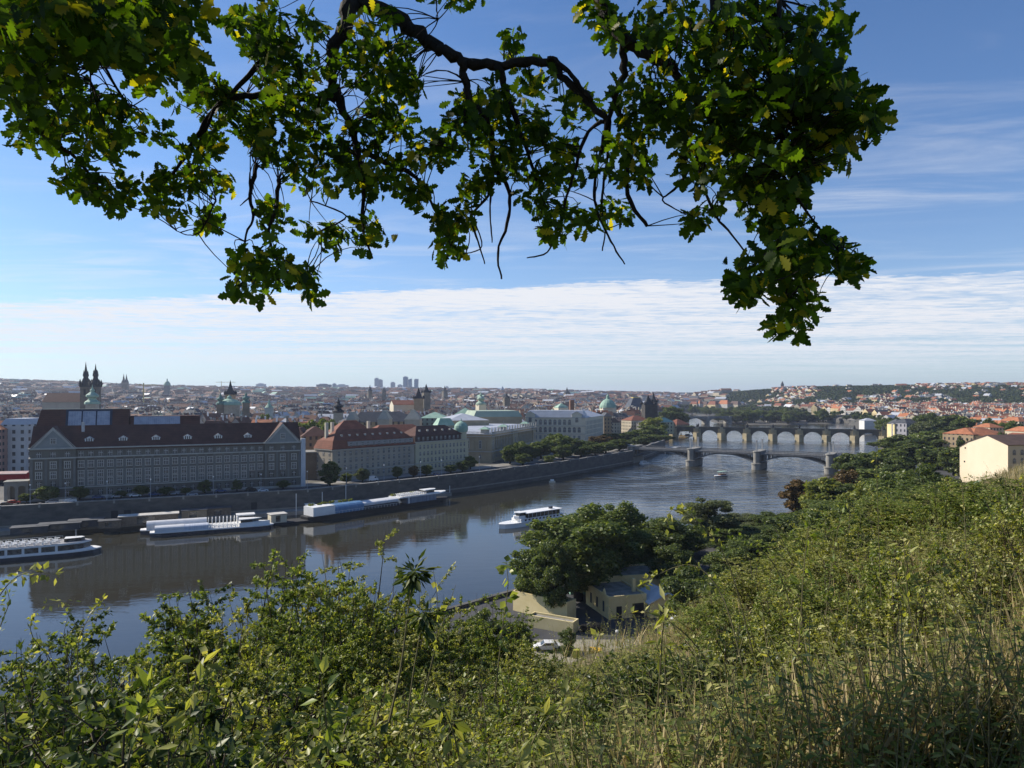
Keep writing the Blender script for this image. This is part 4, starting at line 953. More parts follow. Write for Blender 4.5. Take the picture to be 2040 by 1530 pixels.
for o in list(col.objects):
    for k in ('_k', '_px', '_d'):
        if k in o: del o[k]
# everything farther: one mass of roofs
m_ = MB(); WL = list(FAC.values()); RL = [ROOFS[k] for k in ('red', 'brown', 'dark red', 'grey', 'green', 'orange')] + [TILE_M, SLATE]
ridx = {k: i for i, k in enumerate(('red', 'brown', 'dark red', 'grey', 'green', 'orange'))}
NW = len(WL)
for (x, y, a, w, h, side, z, dist) in H_[NEAR:]:
    wk, rk = pick(side); mw = wn.index(wk); mr = NW + (6 if side == 'l' and rk in ('red', 'orange') else 7 if rk == 'grey' and rnd.random() < .6 else ridx[rk]); D_ = 13 if y < 2300 else 20
    ca_, sa_ = cos(a), sin(a); hw = w / 2
    T = lambda u_, v_, zz: (x + u_ * ca_ - v_ * sa_, y + u_ * sa_ + v_ * ca_, z + zz)
    c = [(-hw, 0), (hw, 0), (hw, D_), (-hw, D_)]
    for i in range(4):
        p_, q_ = c[i], c[(i + 1) % 4]; l = math.dist(p_, q_)
        m_.poly([T(*p_, -6), T(*q_, -6), T(*q_, h), T(*p_, h)], mw, [(0, -6), (l, -6), (l, h), (0, h)])
    rh = 5.0 if y < 2300 else 6.0
    if rnd.random() < .1 and side == 'l': m_.poly([T(*p_, h) for p_ in c], NW + 3); continue
    r0, r1 = (-hw, D_ / 2), (hw, D_ / 2)
    m_.poly([T(*c[0], h), T(*c[1], h), T(*r1, h + rh), T(*r0, h + rh)], mr, [(0, 0), (w, 0), (w, 8), (0, 8)]); m_.poly([T(*c[2], h), T(*c[3], h), T(*r0, h + rh), T(*r1, h + rh)], mr, [(0, 0), (w, 0), (w, 8), (0, 8)])
    m_.poly([T(*c[0], h), T(*r0, h + rh), T(*c[3], h)], mw); m_.poly([T(*c[1], h), T(*c[2], h), T(*r1, h + rh)], mw)
    if y < 2400 and rnd.random() < .8:
        for q in range(2):
            u_ = rnd.uniform(-hw, hw - 2); v_ = rnd.uniform(2, D_ - 3); b_ = MB(); b_.box(u_, u_ + 1.6, v_, v_ + 1.2, h + 1, h + rh + 1.6)
            for fa in b_.f: m_.poly([T(*b_.v[i]) for i in fa], 1 if rnd.random() < .5 else 0)
dc = m_.build('distant_city', WL + RL); tag(dc, 'far mass of roofs and facades filling the plain up to the skyline', 'city', kind='stuff')
# sunlit riverside rows far upstream on the right bank
def row_house(px0, px1, Y, ye, yr, wk, rk, n, lab):
    return mass('riverside_house', px0, px1, Y, ye, yr, FAC[wk], ROOFS[rk], lab, 16, -int(1.25 * (px1 - px0) * Y / F) if wk in ('cream', 'yellow', 'white', 'ochre') else 6, base=8.2, style='mansard')
spec = [(1374, 1388, 2250, 805, 800, 'cream', 'red'), (1388, 1394, 2230, 804, 797, 'white', 'orange'), (1395, 1408, 2250, 806, 800, 'ochre', 'brown'), (1409, 1425, 2200, 806, 799, 'yellow', 'red'), (1430, 1449, 2180, 805, 797, 'white', 'orange'), (1452, 1470, 2160, 806, 799, 'cream', 'brown'), (1541, 1556, 1900, 808, 803, 'cream', 'red'), (1560, 1580, 1850, 811, 805, 'white', 'grey'), (1582, 1598, 1800, 812, 806, 'grey', 'brown'), (1600, 1618, 1700, 815, 808, 'yellow', 'red'), (1619, 1666, 1560, 818, 813, 'cream', 'brown'), (1668, 1683, 1420, 818, 812, 'yellow', 'red'), (1684, 1702, 1400, 818, 811, 'grey', 'orange'), (1703, 1728, 1380, 820, 813, 'yellow', 'brown'), (1729, 1762, 1340, 819, 811, 'grey', 'grey'), (1763, 1786, 1300, 821, 813, 'grey', 'brown'), (1787, 1806, 1280, 819, 812, 'white', 'orange'), (1807, 1832, 1250, 822, 814, 'grey', 'dark red')]
for i, (a_, b_, Y_, ye, yr, wk, rk) in enumerate(spec):
    w_ = ['far', 'more distant', 'tall', 'long'][i % 4]
    where = 'left of the island trees' if b_ < 1480 else 'behind the island trees' if b_ < 1620 else 'behind the far right river wall' if b_ < 1730 else 'right of the upstream bridge'
    k = sum(1 for s in spec[:i] if (s[1] < 1480) == (b_ < 1480) and (s[1] < 1620) == (b_ < 1620) and (s[1] < 1730) == (b_ < 1730))
    e = row_house(a_, b_, Y_, ye, yr, wk, rk, 1, '%s riverside house with %s roof, %s of the row %s' % (wk, rk, ['first', 'second', 'third', 'fourth', 'fifth', 'sixth', 'seventh'][k], where))[0]
    e['group'] = 'riverside houses far upstream'
# ================================================================ bridges
def arch_bridge(name, A, B, ns, wd, zd, zs, zc, pw, label, wallm, pierm, openspan=False, cut=2.5, par=1.1, statues=False, cutz=6.5, lamps=False, deckt=.9, litm=None):
    (x, y), rz, ln = facade(A, B); e = empty(name, (x, y, 0), rz, label, 'bridge'); sp_ = ln / ns
    m_ = MB(); m_.box(0, ln, 0, wd, zd - deckt, zd - .01); m_.box(-.2, ln + .2, -.25, -.003, zd - deckt - .1, zd - .3); m_.build('deck', wallm, e)
    for y0, y1 in ((-.3, .25), (wd - .25, wd + .3)):
        m_ = MB(); m_.box(0, ln, y0, y1, zd - .3 + .001, zd + par - .2) if not openspan else None
        if openspan:
            m_.box(0, ln, y0, y1, zd + par - .3, zd + par); n = int(ln / .9)
            for i in range(n): m_.box(i * ln / n, i * ln / n + .35, y0 + .1, y1 - .1, zd, zd + par - .3)
        m_.build('parapet', wallm, e)
    for i in range(ns):
        a, b = i * sp_ + pw / 2, (i + 1) * sp_ - pw / 2; c = (a + b) / 2; hw = (b - a) / 2; K = 16
        zz = lambda u_: zs + (zc - zs) * math.sqrt(max(0, 1 - u_ * u_)) if not openspan else zs + (zc - zs) * (1 - u_ * u_)
        m_ = MB(); us = [-cos(pi * k / K) for k in range(K + 1)] if not openspan else [-1 + 2 * k / K for k in range(K + 1)]
        ytabs = ((0, 1),) if not openspan else ((.3, 1.2), (wd * .35, wd * .35 + .8), (wd * .65, wd * .65 + .8), (wd - 1.2, wd - .3))
        for k in range(K):
            x0, x1 = c + hw * us[k], c + hw * us[k + 1]; z0, z1 = zz(us[k]), zz(us[k + 1]); top = zd - deckt + .02
            if not openspan:
                for yy in (.002, wd - .002): m_.poly([(x0, yy, z0), (x1, yy, z1), (x1, yy, top), (x0, yy, top)], 0)
                m_.poly([(x0, 0, z0), (x0, wd, z0), (x1, wd, z1), (x1, 0, z1)], 0)
                m_.poly([(x0, -.12, z0), (x1, -.12, z1), (x1, -.12, z1 + .9), (x0, -.12, z0 + .9)], 1)
            else:
                t_ = .75
                for ya, yb_ in ytabs:
                    m_.poly([(x0, ya, z0), (x1, ya, z1), (x1, ya, z1 + t_), (x0, ya, z0 + t_)], 0); m_.poly([(x0, yb_, z0), (x1, yb_, z1), (x1, yb_, z1 + t_), (x0, yb_, z0 + t_)], 0)
                    m_.poly([(x0, ya, z0), (x0, yb_, z0), (x1, yb_, z1), (x1, ya, z1)], 0); m_.poly([(x0, ya, z0 + t_), (x0, yb_, z0 + t_), (x1, yb_, z1 + t_), (x1, ya, z1 + t_)], 0)
                    if zz(us[k]) + t_ < top - .5: m_.box(x0 - .18, x0 + .18, ya + .1, yb_ - .1, z0 + t_ - .1, top)
        m_.build('arch', [wallm, litm or wallm], e)
    for i in range(0, ns + 1):
        xx = i * sp_; m_ = MB()
        if openspan:
            def oval(r, ext): return [(xx + r * cos(a), -ext + r * sin(a)) for a in np.linspace(pi, 2 * pi, 9)] + [(xx + r * cos(a), wd + ext + r * sin(a)) for a in np.linspace(0, pi, 9)]
            m_.prism(oval(pw / 2 + .5, 1.6), -4, 3.6); m_.prism(oval(pw / 2 + .8, 1.8), 3.6, 4.3); m_.prism(oval(pw / 2 - .5, .6), 4.3, zd + par - .2); m_.prism(oval(pw / 2 - .1, 1.0), zd + par - .2, zd + par + .3)
        else:
            m_.box(xx - pw / 2, xx + pw / 2, -.9, wd + .9, -4, zd - deckt)
            m_.prism([(xx - pw / 2 - .6, -.9), (xx, -.9 - cut * 1.6), (xx + pw / 2 + .6, -.9), (xx + pw / 2 + .6, wd + 1), (xx, wd + cut), (xx - pw / 2 - .6, wd + 1)], -4, cutz)
            m_.box(xx - 1.8, xx + 1.8, -2.0, -.901, cutz, zd + par)
        m_.build('pier', [pierm], e)
        if statues and 0 < i:
            m_ = MB(); hh = rnd.uniform(2.6, 4.2); m_.lathe(xx, -1.2, [(1.2, zd + par), (1.1, zd + par + 1), (.75, zd + par + 1.2), (.9, zd + par + 2), (.5, zd + par + hh - .5), (.4, zd + par + hh), (0, zd + par + hh + .5)], 7); m_.build('statue', BLACKROOF, e)
            m_ = MB(); m_.lathe(xx, wd + .8, [(1.1, zd + par), (.9, zd + par + 1), (.7, zd + par + 2.5), (.3, zd + par + 3.4), (0, zd + par + 4)], 7); m_.build('statue', BLACKROOF, e)
        if lamps and 0 < i < ns:
            for yy in (-.8, wd + .8):
                m_ = MB(); m_.box(xx - .5, xx + .5, yy - .5, yy + .5, zd + par, zd + par + 7.2); m_.box(xx - .7, xx + .7, yy - .7, yy + .7, zd + par + 7.2, zd + par + 7.6); m_.build('column', mat('pale_column_stone', (.42, .41, .38), (.5, .48, .44), .5), e)
    return e
BGREY = mat('bridge_grey', (.13, .13, .13), (.19, .19, .185), .3); PGREY = mat('pier_stone', (.20, .19, .17), (.28, .27, .24), .25, bump=.3, detail=7)
arch_bridge('arch_bridge', (88.5, 528), (243, 433), 4, 16, 11.0, 4.6, 9.3, 5.2, 'low grey road bridge with flat open arches and paired stone columns, nearest of the bridges', BGREY, PGREY, openspan=True, lamps=True)
CSTONE = mat('charles_dark_sandstone', (.075, .068, .055), (.13, .115, .09), .15, detail=8); MATS['old_sandstone'] = CSTONE; CSTONE.name = 'old_sandstone'
CLIT = mat('lit_pier_sandstone', (.30, .25, .15), (.40, .34, .22), .2, detail=6)  # same sandstone as the walls, sunlight put into its paler colour
arch_bridge('old_stone_bridge', (162, 834), (437, 718.5), 11, 9.5, 13.2, 1.2, 10.6, 8.0, 'medieval dark sandstone bridge with round arches and statues, second bridge upstream', CSTONE, CLIT, statues=True, cut=2.2, cutz=7.6)
arch_bridge('granite_bridge', (300, 1228), (640, 1330), 8, 15, 12.5, 3, 10.6, 5, 'third bridge upstream with wide dark arches reaching the wooded island', BGREY, PGREY, cutz=6)
arch_bridge('far_bridge', (495, 2040), (680, 2090), 4, 15, 12, 2.5, 10, 5, 'farthest low arched bridge seen as a thin dark band', BGREY, PGREY, cutz=6)
m_ = MB(); m_.prism([(215, 1010), (330, 1040), (470, 1010), (470, 1014), (330, 1046), (215, 1016)], -1, .9, 0)
o = m_.build('weir', mat('white_weir_foam', (.6, .62, .65), (.35, .38, .40), .3)); tag(o, 'white foaming weir line across the river beyond the old stone bridge', 'weir')
# ================================================================ trees
def leafcloud(cen, rad, n, size, flat=.5, up=.35, seed=0, aspect=.62, shell=.55):
    r_ = np.random.RandomState(seed)
    cen = np.asarray(cen, float); rad = np.asarray(rad, float); k = r_.choice(len(cen), n, p=rad ** 2 / (rad ** 2).sum())
    d = unit(r_.normal(size=(n, 3))); rr = rad[k] * (shell + (1 - shell) * r_.rand(n) ** .6) * (1 + .25 * r_.normal(size=n) * .6)
    p = cen[k] + d * rr[:, None] * np.array([1, 1, .8])
    nrm = unit(d * flat + r_.normal(size=(n, 3)) * .55 + np.array([0, 0, up]))
    a = unit(np.cross(nrm, r_.normal(size=(n, 3)))); b = np.cross(nrm, a); s = size * (.6 + .8 * r_.rand(n))[:, None]
    v = np.stack([p - a * s, p - b * s * aspect, p + a * s, p + b * s * aspect], 1).reshape(-1, 3)
    return v, np.arange(4 * n).reshape(n, 4)
def clumps(n, rx, rz, z0, seed, rmin=.7, rmax=1.5, shape='round'):
    r_ = np.random.RandomState(seed); c = []; ra = []
    while len(c) < n:
        p = r_.uniform(-1, 1, 3); q = np.linalg.norm(p)
        if q > 1 or q < .35: continue
        w = 1.0
        if shape == 'round': w = 1 if p[2] > -.2 else .85
        if shape == 'cone': w = 1 - .55 * (p[2] * .5 + .5)
        c.append((p[0] * rx * w, p[1] * rx * w, z0 + p[2] * rz)); ra.append(r_.uniform(rmin, rmax) * (1.15 - .45 * q))
    return c, ra
G1 = leafmat('leaf_dark_green', (.052, .078, .026), (.105, .138, .046), (.17, .19, .07), trans=.38)
G2 = leafmat('leaf_mid_green', (.068, .098, .030), (.14, .18, .052), (.23, .25, .09), trans=.36)
G3 = leafmat('leaf_grey_green', (.08, .10, .045), (.14, .16, .08), (.20, .21, .11), trans=.3)
G4 = leafmat('leaf_yellow_green', (.10, .13, .03), (.20, .22, .05), (.32, .30, .07), trans=.35)
G5 = leafmat('leaf_rusty', (.07, .055, .025), (.13, .085, .035), (.17, .10, .04), trans=.25)
def trunkmesh(h, r, seed, limbs=5):
    r_ = random.Random(seed); m_ = MB(); top = h
    m_.tube([(0, 0, -.6), (0.05, 0, h * .3), (.1, .05, h * .6), (.05, 0, h)], [r * 1.35, r, r * .7, r * .25], 7)
    for i in range(limbs):
        a = i * 2.4 + r_.random(); z = h * (.32 + .09 * i); l = h * .42
        m_.tube([(0.05, 0, z), (cos(a) * l * .45, sin(a) * l * .45, z + l * .45), (cos(a) * l * .8, sin(a) * l * .8, z + l * .75)], [r * .5, r * .3, r * .1], 5)
    return m_.mesh('trunk', [BARK], True)
TP = {}
def proto(kind, m, seed, fine=False):
    # every prototype is a tree 10 m tall with a crown about 7.6 m wide
    key = (kind, m.name, seed, fine)
    if key in TP: return TP[key]
    n, sz = (24000, .135) if fine else (9000, .25)
    if kind == 'round': c, ra = clumps(44, 3.0, 3.8, 5.5, seed, .8, 1.6)
    elif kind == 'tall': c, ra = clumps(48, 2.9, 4.3, 5.3, seed, .7, 1.4)
    elif kind == 'cone': c, ra = clumps(34, 3.2, 4.6, 5.1, seed, .6, 1.2, 'cone')
    elif kind == 'bush': c, ra = clumps(34, 3.0, 4.0, 5.0, seed, .8, 1.5); c += [(x_ * 1.0, y_, 1.2) for x_, y_, _ in c[:10]]; ra += [1.3] * 10
    v, f = leafcloud(c, ra, n, sz, seed=seed)
    cm = npmesh('crown', v, f, [m]); tm = trunkmesh(7.0, .24, seed)
    TP[key] = (cm, tm); return TP[key]
TREES = []
def tree(px, yt, wpx, Y, kind='round', m=None, label=None, group=None, name='tree', hi=False, zg=None, dm=1.0):
    m = m or G1; x = (px - 1020) * Y / F; z0 = gz(x, Y) if zg is None else zg
    if name == 'shrub' and EYE - (yt - HY) * Y / F - z0 < 1.7: return None
    h = max(1.5, EYE - (yt - HY) * Y / F - z0); w = wpx * Y / F
    cm, tm = proto(kind, m, rnd.randint(1, 3), Y < 240)
    e = empty(name, (x, Y, z0), rnd.uniform(0, 6.28), label, 'tree' if name != 'shrub' else 'shrub', group)
    w *= 1.22; e.scale = (w / 7.4, w / 7.4, h / 10.0); obj('crown', cm, e); obj('trunk', tm, e)
    e['_px'] = px; TREES.append(e); return e
def onq(px, off):
    pl = off_line(KLB, off); t_ = (px - 1020) / F
    for (ax_, ay_), (bx_, by_) in zip(pl, pl[1:]):
        dx, dy = bx_ - ax_, by_ - ay_; den = dx - t_ * dy
        if abs(den) < 1e-6: continue
        s_ = (t_ * ay_ - ax_) / den
        if 0 <= s_ <= 1 and ay_ + dy * s_ > 30: return ay_ + dy * s_
    return 300
for (px, yt, w, off, k, m) in [(53, 980, 26, 14, 'round', G1), (96, 966, 42, 14, 'round', G2), (159, 968, 34, 14, 'round', G1), (240, 977, 24, 15, 'round', G1), (282, 966, 30, 15, 'round', G1), (331, 970, 30, 15, 'round', G1), (370, 971, 22, 15, 'round', G1), (408, 953, 32, 15, 'cone', G1), (472, 953, 24, 15, 'cone', G1), (564, 956, 26, 15, 'round', G1), (657, 917, 44, 12, 'tall', G1), (690, 940, 24, 12, 'round', G1), (722, 931, 28, 12, 'round', G3), (792, 928, 22, 12, 'round', G1), (823, 927, 22, 12, 'round', G5), (849, 925, 27, 12, 'round', G1), (898, 925, 26, 12, 'round', G1), (921, 917, 30, 13, 'round', G1), (937, 907, 26, 18, 'round', G2)]:
    tree(px, yt, w, onq(px, off), k, m, None, 'street trees along the embankment', zg=ZQ)
for (px, yt, w, off, m) in [(1016, 886, 36, 20, G1), (1036, 878, 44, 26, G2), (1042, 900, 32, 8, G1), (1060, 880, 40, 22, G1), (1078, 872, 44, 26, G1), (1093, 906, 26, 6, G2), (1104, 862, 46, 30, G1), (1119, 862, 48, 22, G2), (1122, 884, 44, 8, G1), (1146, 872, 46, 24, G1), (1158, 884, 40, 9, G1), (1172, 877, 44, 24, G1), (1195, 864, 44, 34, G5), (1186, 884, 40, 9, G1), (1207, 880, 42, 12, G2), (1234, 873, 46, 12, G1), (1222, 860, 44, 36, G1)]:
    tree(px, yt, w, onq(px, off), 'round', m, None, 'trees before the academy', zg=8.4)
for (px, yt, w, Y, m) in [(1254, 858, 48, 640, G1), (1281, 862, 56, 640, G1), (1302, 830, 54, 735, G4), (1297, 846, 60, 700, G2), (1276, 869, 40, 600, G1), (1312, 864, 50, 660, G1), (1330, 868, 30, 700, G1), (1341, 808, 48, 1020, G1), (1357, 818, 32, 1010, G1), (1328, 812, 32, 980, G1), (1374, 846, 24, 840, G2), (1383, 850, 16, 842, G2)]:
    tree(px, yt, w, Y, 'round', m, None, 'trees by the old bridge city end', zg=6)
for (px, yt, w, Y, k, m) in [(1718, 895, 70, 372, 'round', G1), (1762, 892, 74, 380, 'round', G2), (1790, 905, 60, 352, 'round', G1), (1806, 864, 78, 480, 'round', G1), (1845, 858, 80, 520, 'round', G2), (1878, 862, 70, 500, 'round', G1), (1915, 862, 22, 430, 'cone', G1), (1927, 873, 14, 430, 'cone', G1), (1846, 820, 56, 700, 'round', G1), (1868, 828, 60, 690, 'round', G1), (1903, 824, 60, 680, 'round', G1), (1925, 824, 52, 670, 'round', G2), (1757, 833, 30, 780, 'round', G2), (1770, 838, 28, 760, 'round', G3), (1838, 838, 50, 640, 'round', G3), (1972, 830, 34, 560, 'round', G1), (2010, 832, 40, 600, 'round', G2), (1996, 858, 26, 470, 'round', G1), (1820, 880, 70, 430, 'round', G1), (1868, 885, 80, 410, 'tall', G1), (1900, 888, 60, 380, 'tall', G1), (1775, 872, 50, 560, 'round', G2), (1740, 880, 30, 600, 'round', G2)]:
    tree(px, yt, w, Y, k, m, None, 'park trees along the right bank', zg=7)
tr = random.Random(4)
for i in range(85):
    for _ in range(50):
        x, y = tr.uniform(375, 600), tr.uniform(1218, 1560)
        if seg_dist(np.array([x]), np.array([y]), ISL)[0] < -9: break
    px = 1020 + x * F / y; tree(px, tr.uniform(812, 830), tr.uniform(17, 27), y, tr.choice(['round', 'round', 'tall']), tr.choice([G1, G1, G2, G3]), None, 'trees on the wooded river island', zg=1.6)
for i in range(34):
    x, y = tr.uniform(460, 590), tr.uniform(1700, 2040)
    px = 1020 + x * F / y; tree(px, tr.uniform(808, 815), tr.uniform(11, 17), y, 'round', tr.choice([G1, G2]), None, 'trees on the farther island', zg=1.6)
for px, yt, w, Y in [(1632, 825, 14, 1290), (1645, 826, 13, 1285), (1658, 824, 14, 1275), (1686, 826, 15, 1250), (1704, 825, 14, 1240), (1716, 826, 13, 1230), (1745, 822, 16, 1180), (1385, 806, 6, 2000), (1376, 802, 6, 1900)]:
    tree(px, yt, w, Y, 'round', G1, None, 'small trees in front of the far riverside houses', zg=7)
for (px, yt, w, Y) in [(590, 838, 36, 445), (612, 828, 44, 470), (634, 826, 44, 480), (655, 832, 40, 470), (578, 858, 30, 420), (668, 842, 30, 450), (600, 850, 40, 430), (528, 822, 34, 560), (640, 845, 40, 445)]:
    tree(px, yt, w, Y, 'round', G2, None, 'park trees behind the small red roofed houses', zg=8.2)
# near bank: big trees standing below the slope
NB = [(1152, 994, 170, 148, 'tall', G2, 'tall broad lime tree by the yellow riverside house'), (1072, 1068, 92, 141, 'tall', G2, 'lower leaning tree left of the tall broad one, over the yellow terrace'), (1108, 1075, 70, 136, 'tall', G1, 'dark middle stem between the leaning tree and the tall broad one'),
      (1224, 1000, 112, 162, 'tall', G2, 'open-crowned tree right of the tall broad one'), (1314, 1020, 132, 174, 'round', G1, 'dark round tree standing by the water right of the open-crowned one'), (1410, 996, 96, 205, 'tall', G3, 'pale grey-green willow by the water'), (1482, 1024, 76, 225, 'tall', G3, 'smaller pale willow right of the larger willow'),
      (1394, 1118, 110, 118, 'round', G1, 'very dark low tree beside the white van'), (1345, 1085, 80, 150, 'round', G1, 'dark low tree behind the pavilion roof'), (1455, 1090, 90, 150, 'round', G2, 'green round tree below the willows'), (1500, 1066, 90, 170, 'round', G1, 'dark round tree below the smaller willow'),
      (1548, 1020, 76, 215, 'round', G1, 'dark tree at the water edge left of the rusty tree'), (1598, 956, 74, 250, 'round', G5, 'rusty brown chestnut above the water edge'), (1640, 950, 74, 240, 'round', G4, 'bright yellow-green tree beside the rusty chestnut'), (1688, 936, 60, 262, 'round', G5, 'brown-tinged tree right of the yellow-green one'),
      (1590, 1010, 110, 178, 'round', G1, 'dark green tree below the rusty chestnut'), (1355, 1055, 90, 190, 'round', G1, 'dark tree between the round tree and the larger willow, near the water'), (1446, 1048, 84, 200, 'tall', G2, 'mid green tree between the two willows'), (1530, 1046, 90, 205, 'tall', G1, 'dark tree just right of the smaller willow foot'), (1655, 990, 96, 225, 'round', G2, 'mid green tree below the yellow-green one'), (1715, 965, 100, 232, 'round', G1, 'dark tree below the brown-tinged one'), (1755, 935, 90, 290, 'round', G2, 'mid green tree right of the brown-tinged one, toward the bridge end'), (1262, 1085, 96, 168, 'round', G1, 'low dark tree behind the cafe wing'), (1190, 1040, 110, 158, 'tall', G2, 'dense tree filling the gap right of the tall broad one'), (1700, 905, 60, 330, 'round', G1, 'dark tree at the near corner of the bridge end')]
for (px, yt, w, Y, k, m, lab) in NB: tree(px, yt - 4, w * (1.0 if m is G5 else 1.2), Y, k, m, lab, 'big trees below the slope', zg=(7.3 if Y < 200 else None))
SH = [(1660, 975, 110, 170), (1722, 945, 120, 190), (1786, 922, 130, 175), (1856, 915, 120, 160), (1920, 948, 110, 135), (1700, 1000, 130, 130), (1780, 965, 150, 115), (1870, 955, 150, 100), (1950, 985, 110, 84), (1635, 1040, 130, 115), (1560, 1085, 130, 105), (1490, 1130, 120, 96), (1430, 1185, 110, 88), (1980, 1010, 110, 66), (1905, 985, 130, 72), (1818, 1005, 140, 78), (1735, 1040, 150, 76), (1650, 1085, 150, 74), (1570, 1130, 140, 70), (1500, 1180, 130, 66), (1385, 1235, 110, 80), (1360, 1268, 70, 84), (1310, 1282, 50, 92),
      (1010, 1228, 80, 112), (950, 1200, 90, 112), (1036, 1226, 50, 110), (890, 1245, 90, 98), (1130, 1246, 40, 118)]
for i, (px, yt, w, Y) in enumerate(SH): tree(px, yt, w, Y, 'bush', [G2, G4, G2, G1][i % 4] if px > 1300 else [G1, G2, G3][i % 3], None, 'bushy trees covering the slope', 'shrub')
bygroup = {}
for e in TREES:
    if not e.get('label'): bygroup.setdefault(e['group'], []).append(e)
MN = {'leaf_dark_green': 'dark green', 'leaf_mid_green': 'mid green', 'leaf_grey_green': 'grey-green', 'leaf_yellow_green': 'yellow-green', 'leaf_rusty': 'rusty brown'}
CARD = ['first', 'second', 'third', 'fourth', 'fifth', 'sixth', 'seventh', 'eighth', 'ninth', 'tenth', 'eleventh', 'twelfth', 'thirteenth', 'fourteenth', 'fifteenth', 'sixteenth', 'seventeenth', 'eighteenth', 'nineteenth', 'twentieth']
CARD += [t_ + '-' + o_ if o_ else z_ for t_, z_ in (('twenty', 'twentieth'), ('thirty', 'thirtieth'), ('forty', 'fortieth')) for o_ in ('first', 'second', 'third', 'fourth', 'fifth', 'sixth', 'seventh', 'eighth', 'ninth')]
for g_, es in bygroup.items():
    sub = {}
    for e in es: sub.setdefault(MN[e.children[0].data.materials[0].name], []).append(e)
    tail = g_.split(' ', 1)[1] if g_.split(' ', 1)[0] in ('trees', 'street', 'park', 'small', 'bushy') else g_
    tail = tail.replace('trees ', '')
    for c_, l_ in sub.items():
        l_.sort(key=lambda e: e['_px'])
        for i, e in enumerate(l_):
            e['label'] = ('%s from the left of the %s trees %s' % (CARD[i], c_, tail)) if i < 46 else ('%s from the right of the %s trees %s' % (CARD[len(l_) - 1 - i], c_, tail)) if len(l_) - 1 - i < 20 else '%s tree among the middle ones %s' % (c_, tail)
for e in TREES:
    del e['_px']
# far wood on the hill and along the skyline: one mass
hr = np.random.RandomState(3); n = 15000
ty = hr.uniform(1620, 2750, n); tx = ty * hr.uniform(.225, .85, n); tz = terrain(tx, ty, False)
k = (hr.rand(n) < .95) & (seg_dist(tx, ty, RIVER) > 12); fx, fy, fz = tx[k], ty[k], tz[k]
n2 = 4200; ty = hr.uniform(900, 4400, n2); tx = ty * hr.uniform(-.78, .25, n2); k2 = seg_dist(tx, ty, RIVER) > 30; fx = np.r_[fx, tx[k2]]; fy = np.r_[fy, ty[k2]]; fz = np.r_[fz, terrain(tx[k2], ty[k2], False)]
n6 = 1500; ty = hr.uniform(1950, 2500, n6); tx = ty * hr.uniform(.2, .40, n6); k6 = seg_dist(tx, ty, RIVER) > 5; fx = np.r_[fx, tx[k6]]; fy = np.r_[fy, ty[k6]]; fz = np.r_[fz, terrain(tx[k6], ty[k6], False)]
n3 = 2600; ty = hr.uniform(600, 1900, n3); tx = ty * hr.uniform(.45, .80, n3); k3 = seg_dist(tx, ty, RIVER) > 14; fx = np.r_[fx, tx[k3]]; fy = np.r_[fy, ty[k3]]; fz = np.r_[fz, terrain(tx[k3], ty[k3], False)]
n5 = 5200; ty = hr.uniform(2750, 5200, n5); tx = ty * hr.uniform(.20, .46, n5); k5 = seg_dist(tx, ty, RIVER) > 12; fx = np.r_[fx, tx[k5]]; fy = np.r_[fy, ty[k5]]; fz = np.r_[fz, terrain(tx[k5], ty[k5], False)]
n4 = 900; ty = hr.uniform(1100, 1500, n4); tx = ty * hr.uniform(.66, .82, n4); fx = np.r_[fx, tx]; fy = np.r_[fy, ty]; fz = np.r_[fz, terrain(tx, ty, False)]
N_ = len(fx); K = 12; cc = np.repeat(np.stack([fx, fy, fz + 6], -1), K, 0); d = unit(hr.normal(size=(N_ * K, 3))); d[:, 2] = np.abs(d[:, 2]) * 1.2 - .2
pp = cc + d * np.array([5.0, 5.0, 5.5]) * np.repeat(hr.uniform(.7, 1.2, N_), K)[:, None]
nn = unit(d + hr.normal(size=d.shape) * .35); aa = unit(np.cross(nn, hr.normal(size=d.shape))); bb = np.cross(nn, aa); s_ = 2.9 * (.7 + .6 * hr.rand(N_ * K))[:, None]
v = np.stack([pp - aa * s_, pp - bb * s_, pp + aa * s_, pp + bb * s_], 1).reshape(-1, 3)
o = obj('distant_woods', npmesh('distant_woods', v, np.arange(4 * N_ * K).reshape(-1, 4), [leafmat('far_foliage', (.030, .045, .018), (.05, .068, .024), (.08, .09, .035), trans=.1, gloss=.0)])); tag(o, 'dark green woods on the far hill with scattered tree clumps between distant roofs', 'woods', kind='stuff')
# ================================================================ boats
def hullpoly(Lh, w, bow=.16, stern=.08):
    pl = []
    for t_ in (0, .25, .5, .8, 1): pl.append((Lh - bow * Lh * (1 - t_) if t_ < 1 else Lh, -w / 2 * math.sqrt(max(0, 1 - t_ ** 2))))
    half = [(stern * Lh * .0, -w * .32), (stern * Lh, -w / 2)] + pl
    return half + [(x_, -y_) for x_, y_ in reversed(half[:-1])]
def boat(name, A, B, w, label, hullm, hh=1.4, bow=.16, band=None):
    (x, y), rz, ln = facade(A, B); e = empty(name, (x, y, 0), rz, label, 'boat')
    m_ = MB(); pl = hullpoly(ln, w, bow); m_.prism(pl, -.5, hh, 0, 1); q_ = [(ln / 2 + (x_ - ln / 2) * 1.004, y_ * 1.03) for x_, y_ in pl]; m_.prism(q_, hh - .3, hh + .05, 1, 1)
    m_.build('hull', [hullm, band or WHITE], e); return e, ln
def bbox(parent, name, x0, x1, y0, y1, z0, z1, m, top=None):
    mb = MB(); mb.box(x0, x1, y0, y1, z0, z1, 0, 1); return mb.build(name, [m, top or m], parent)
DECK = mat('grey_deck', (.22, .22, .23), (.30, .30, .31), .6)
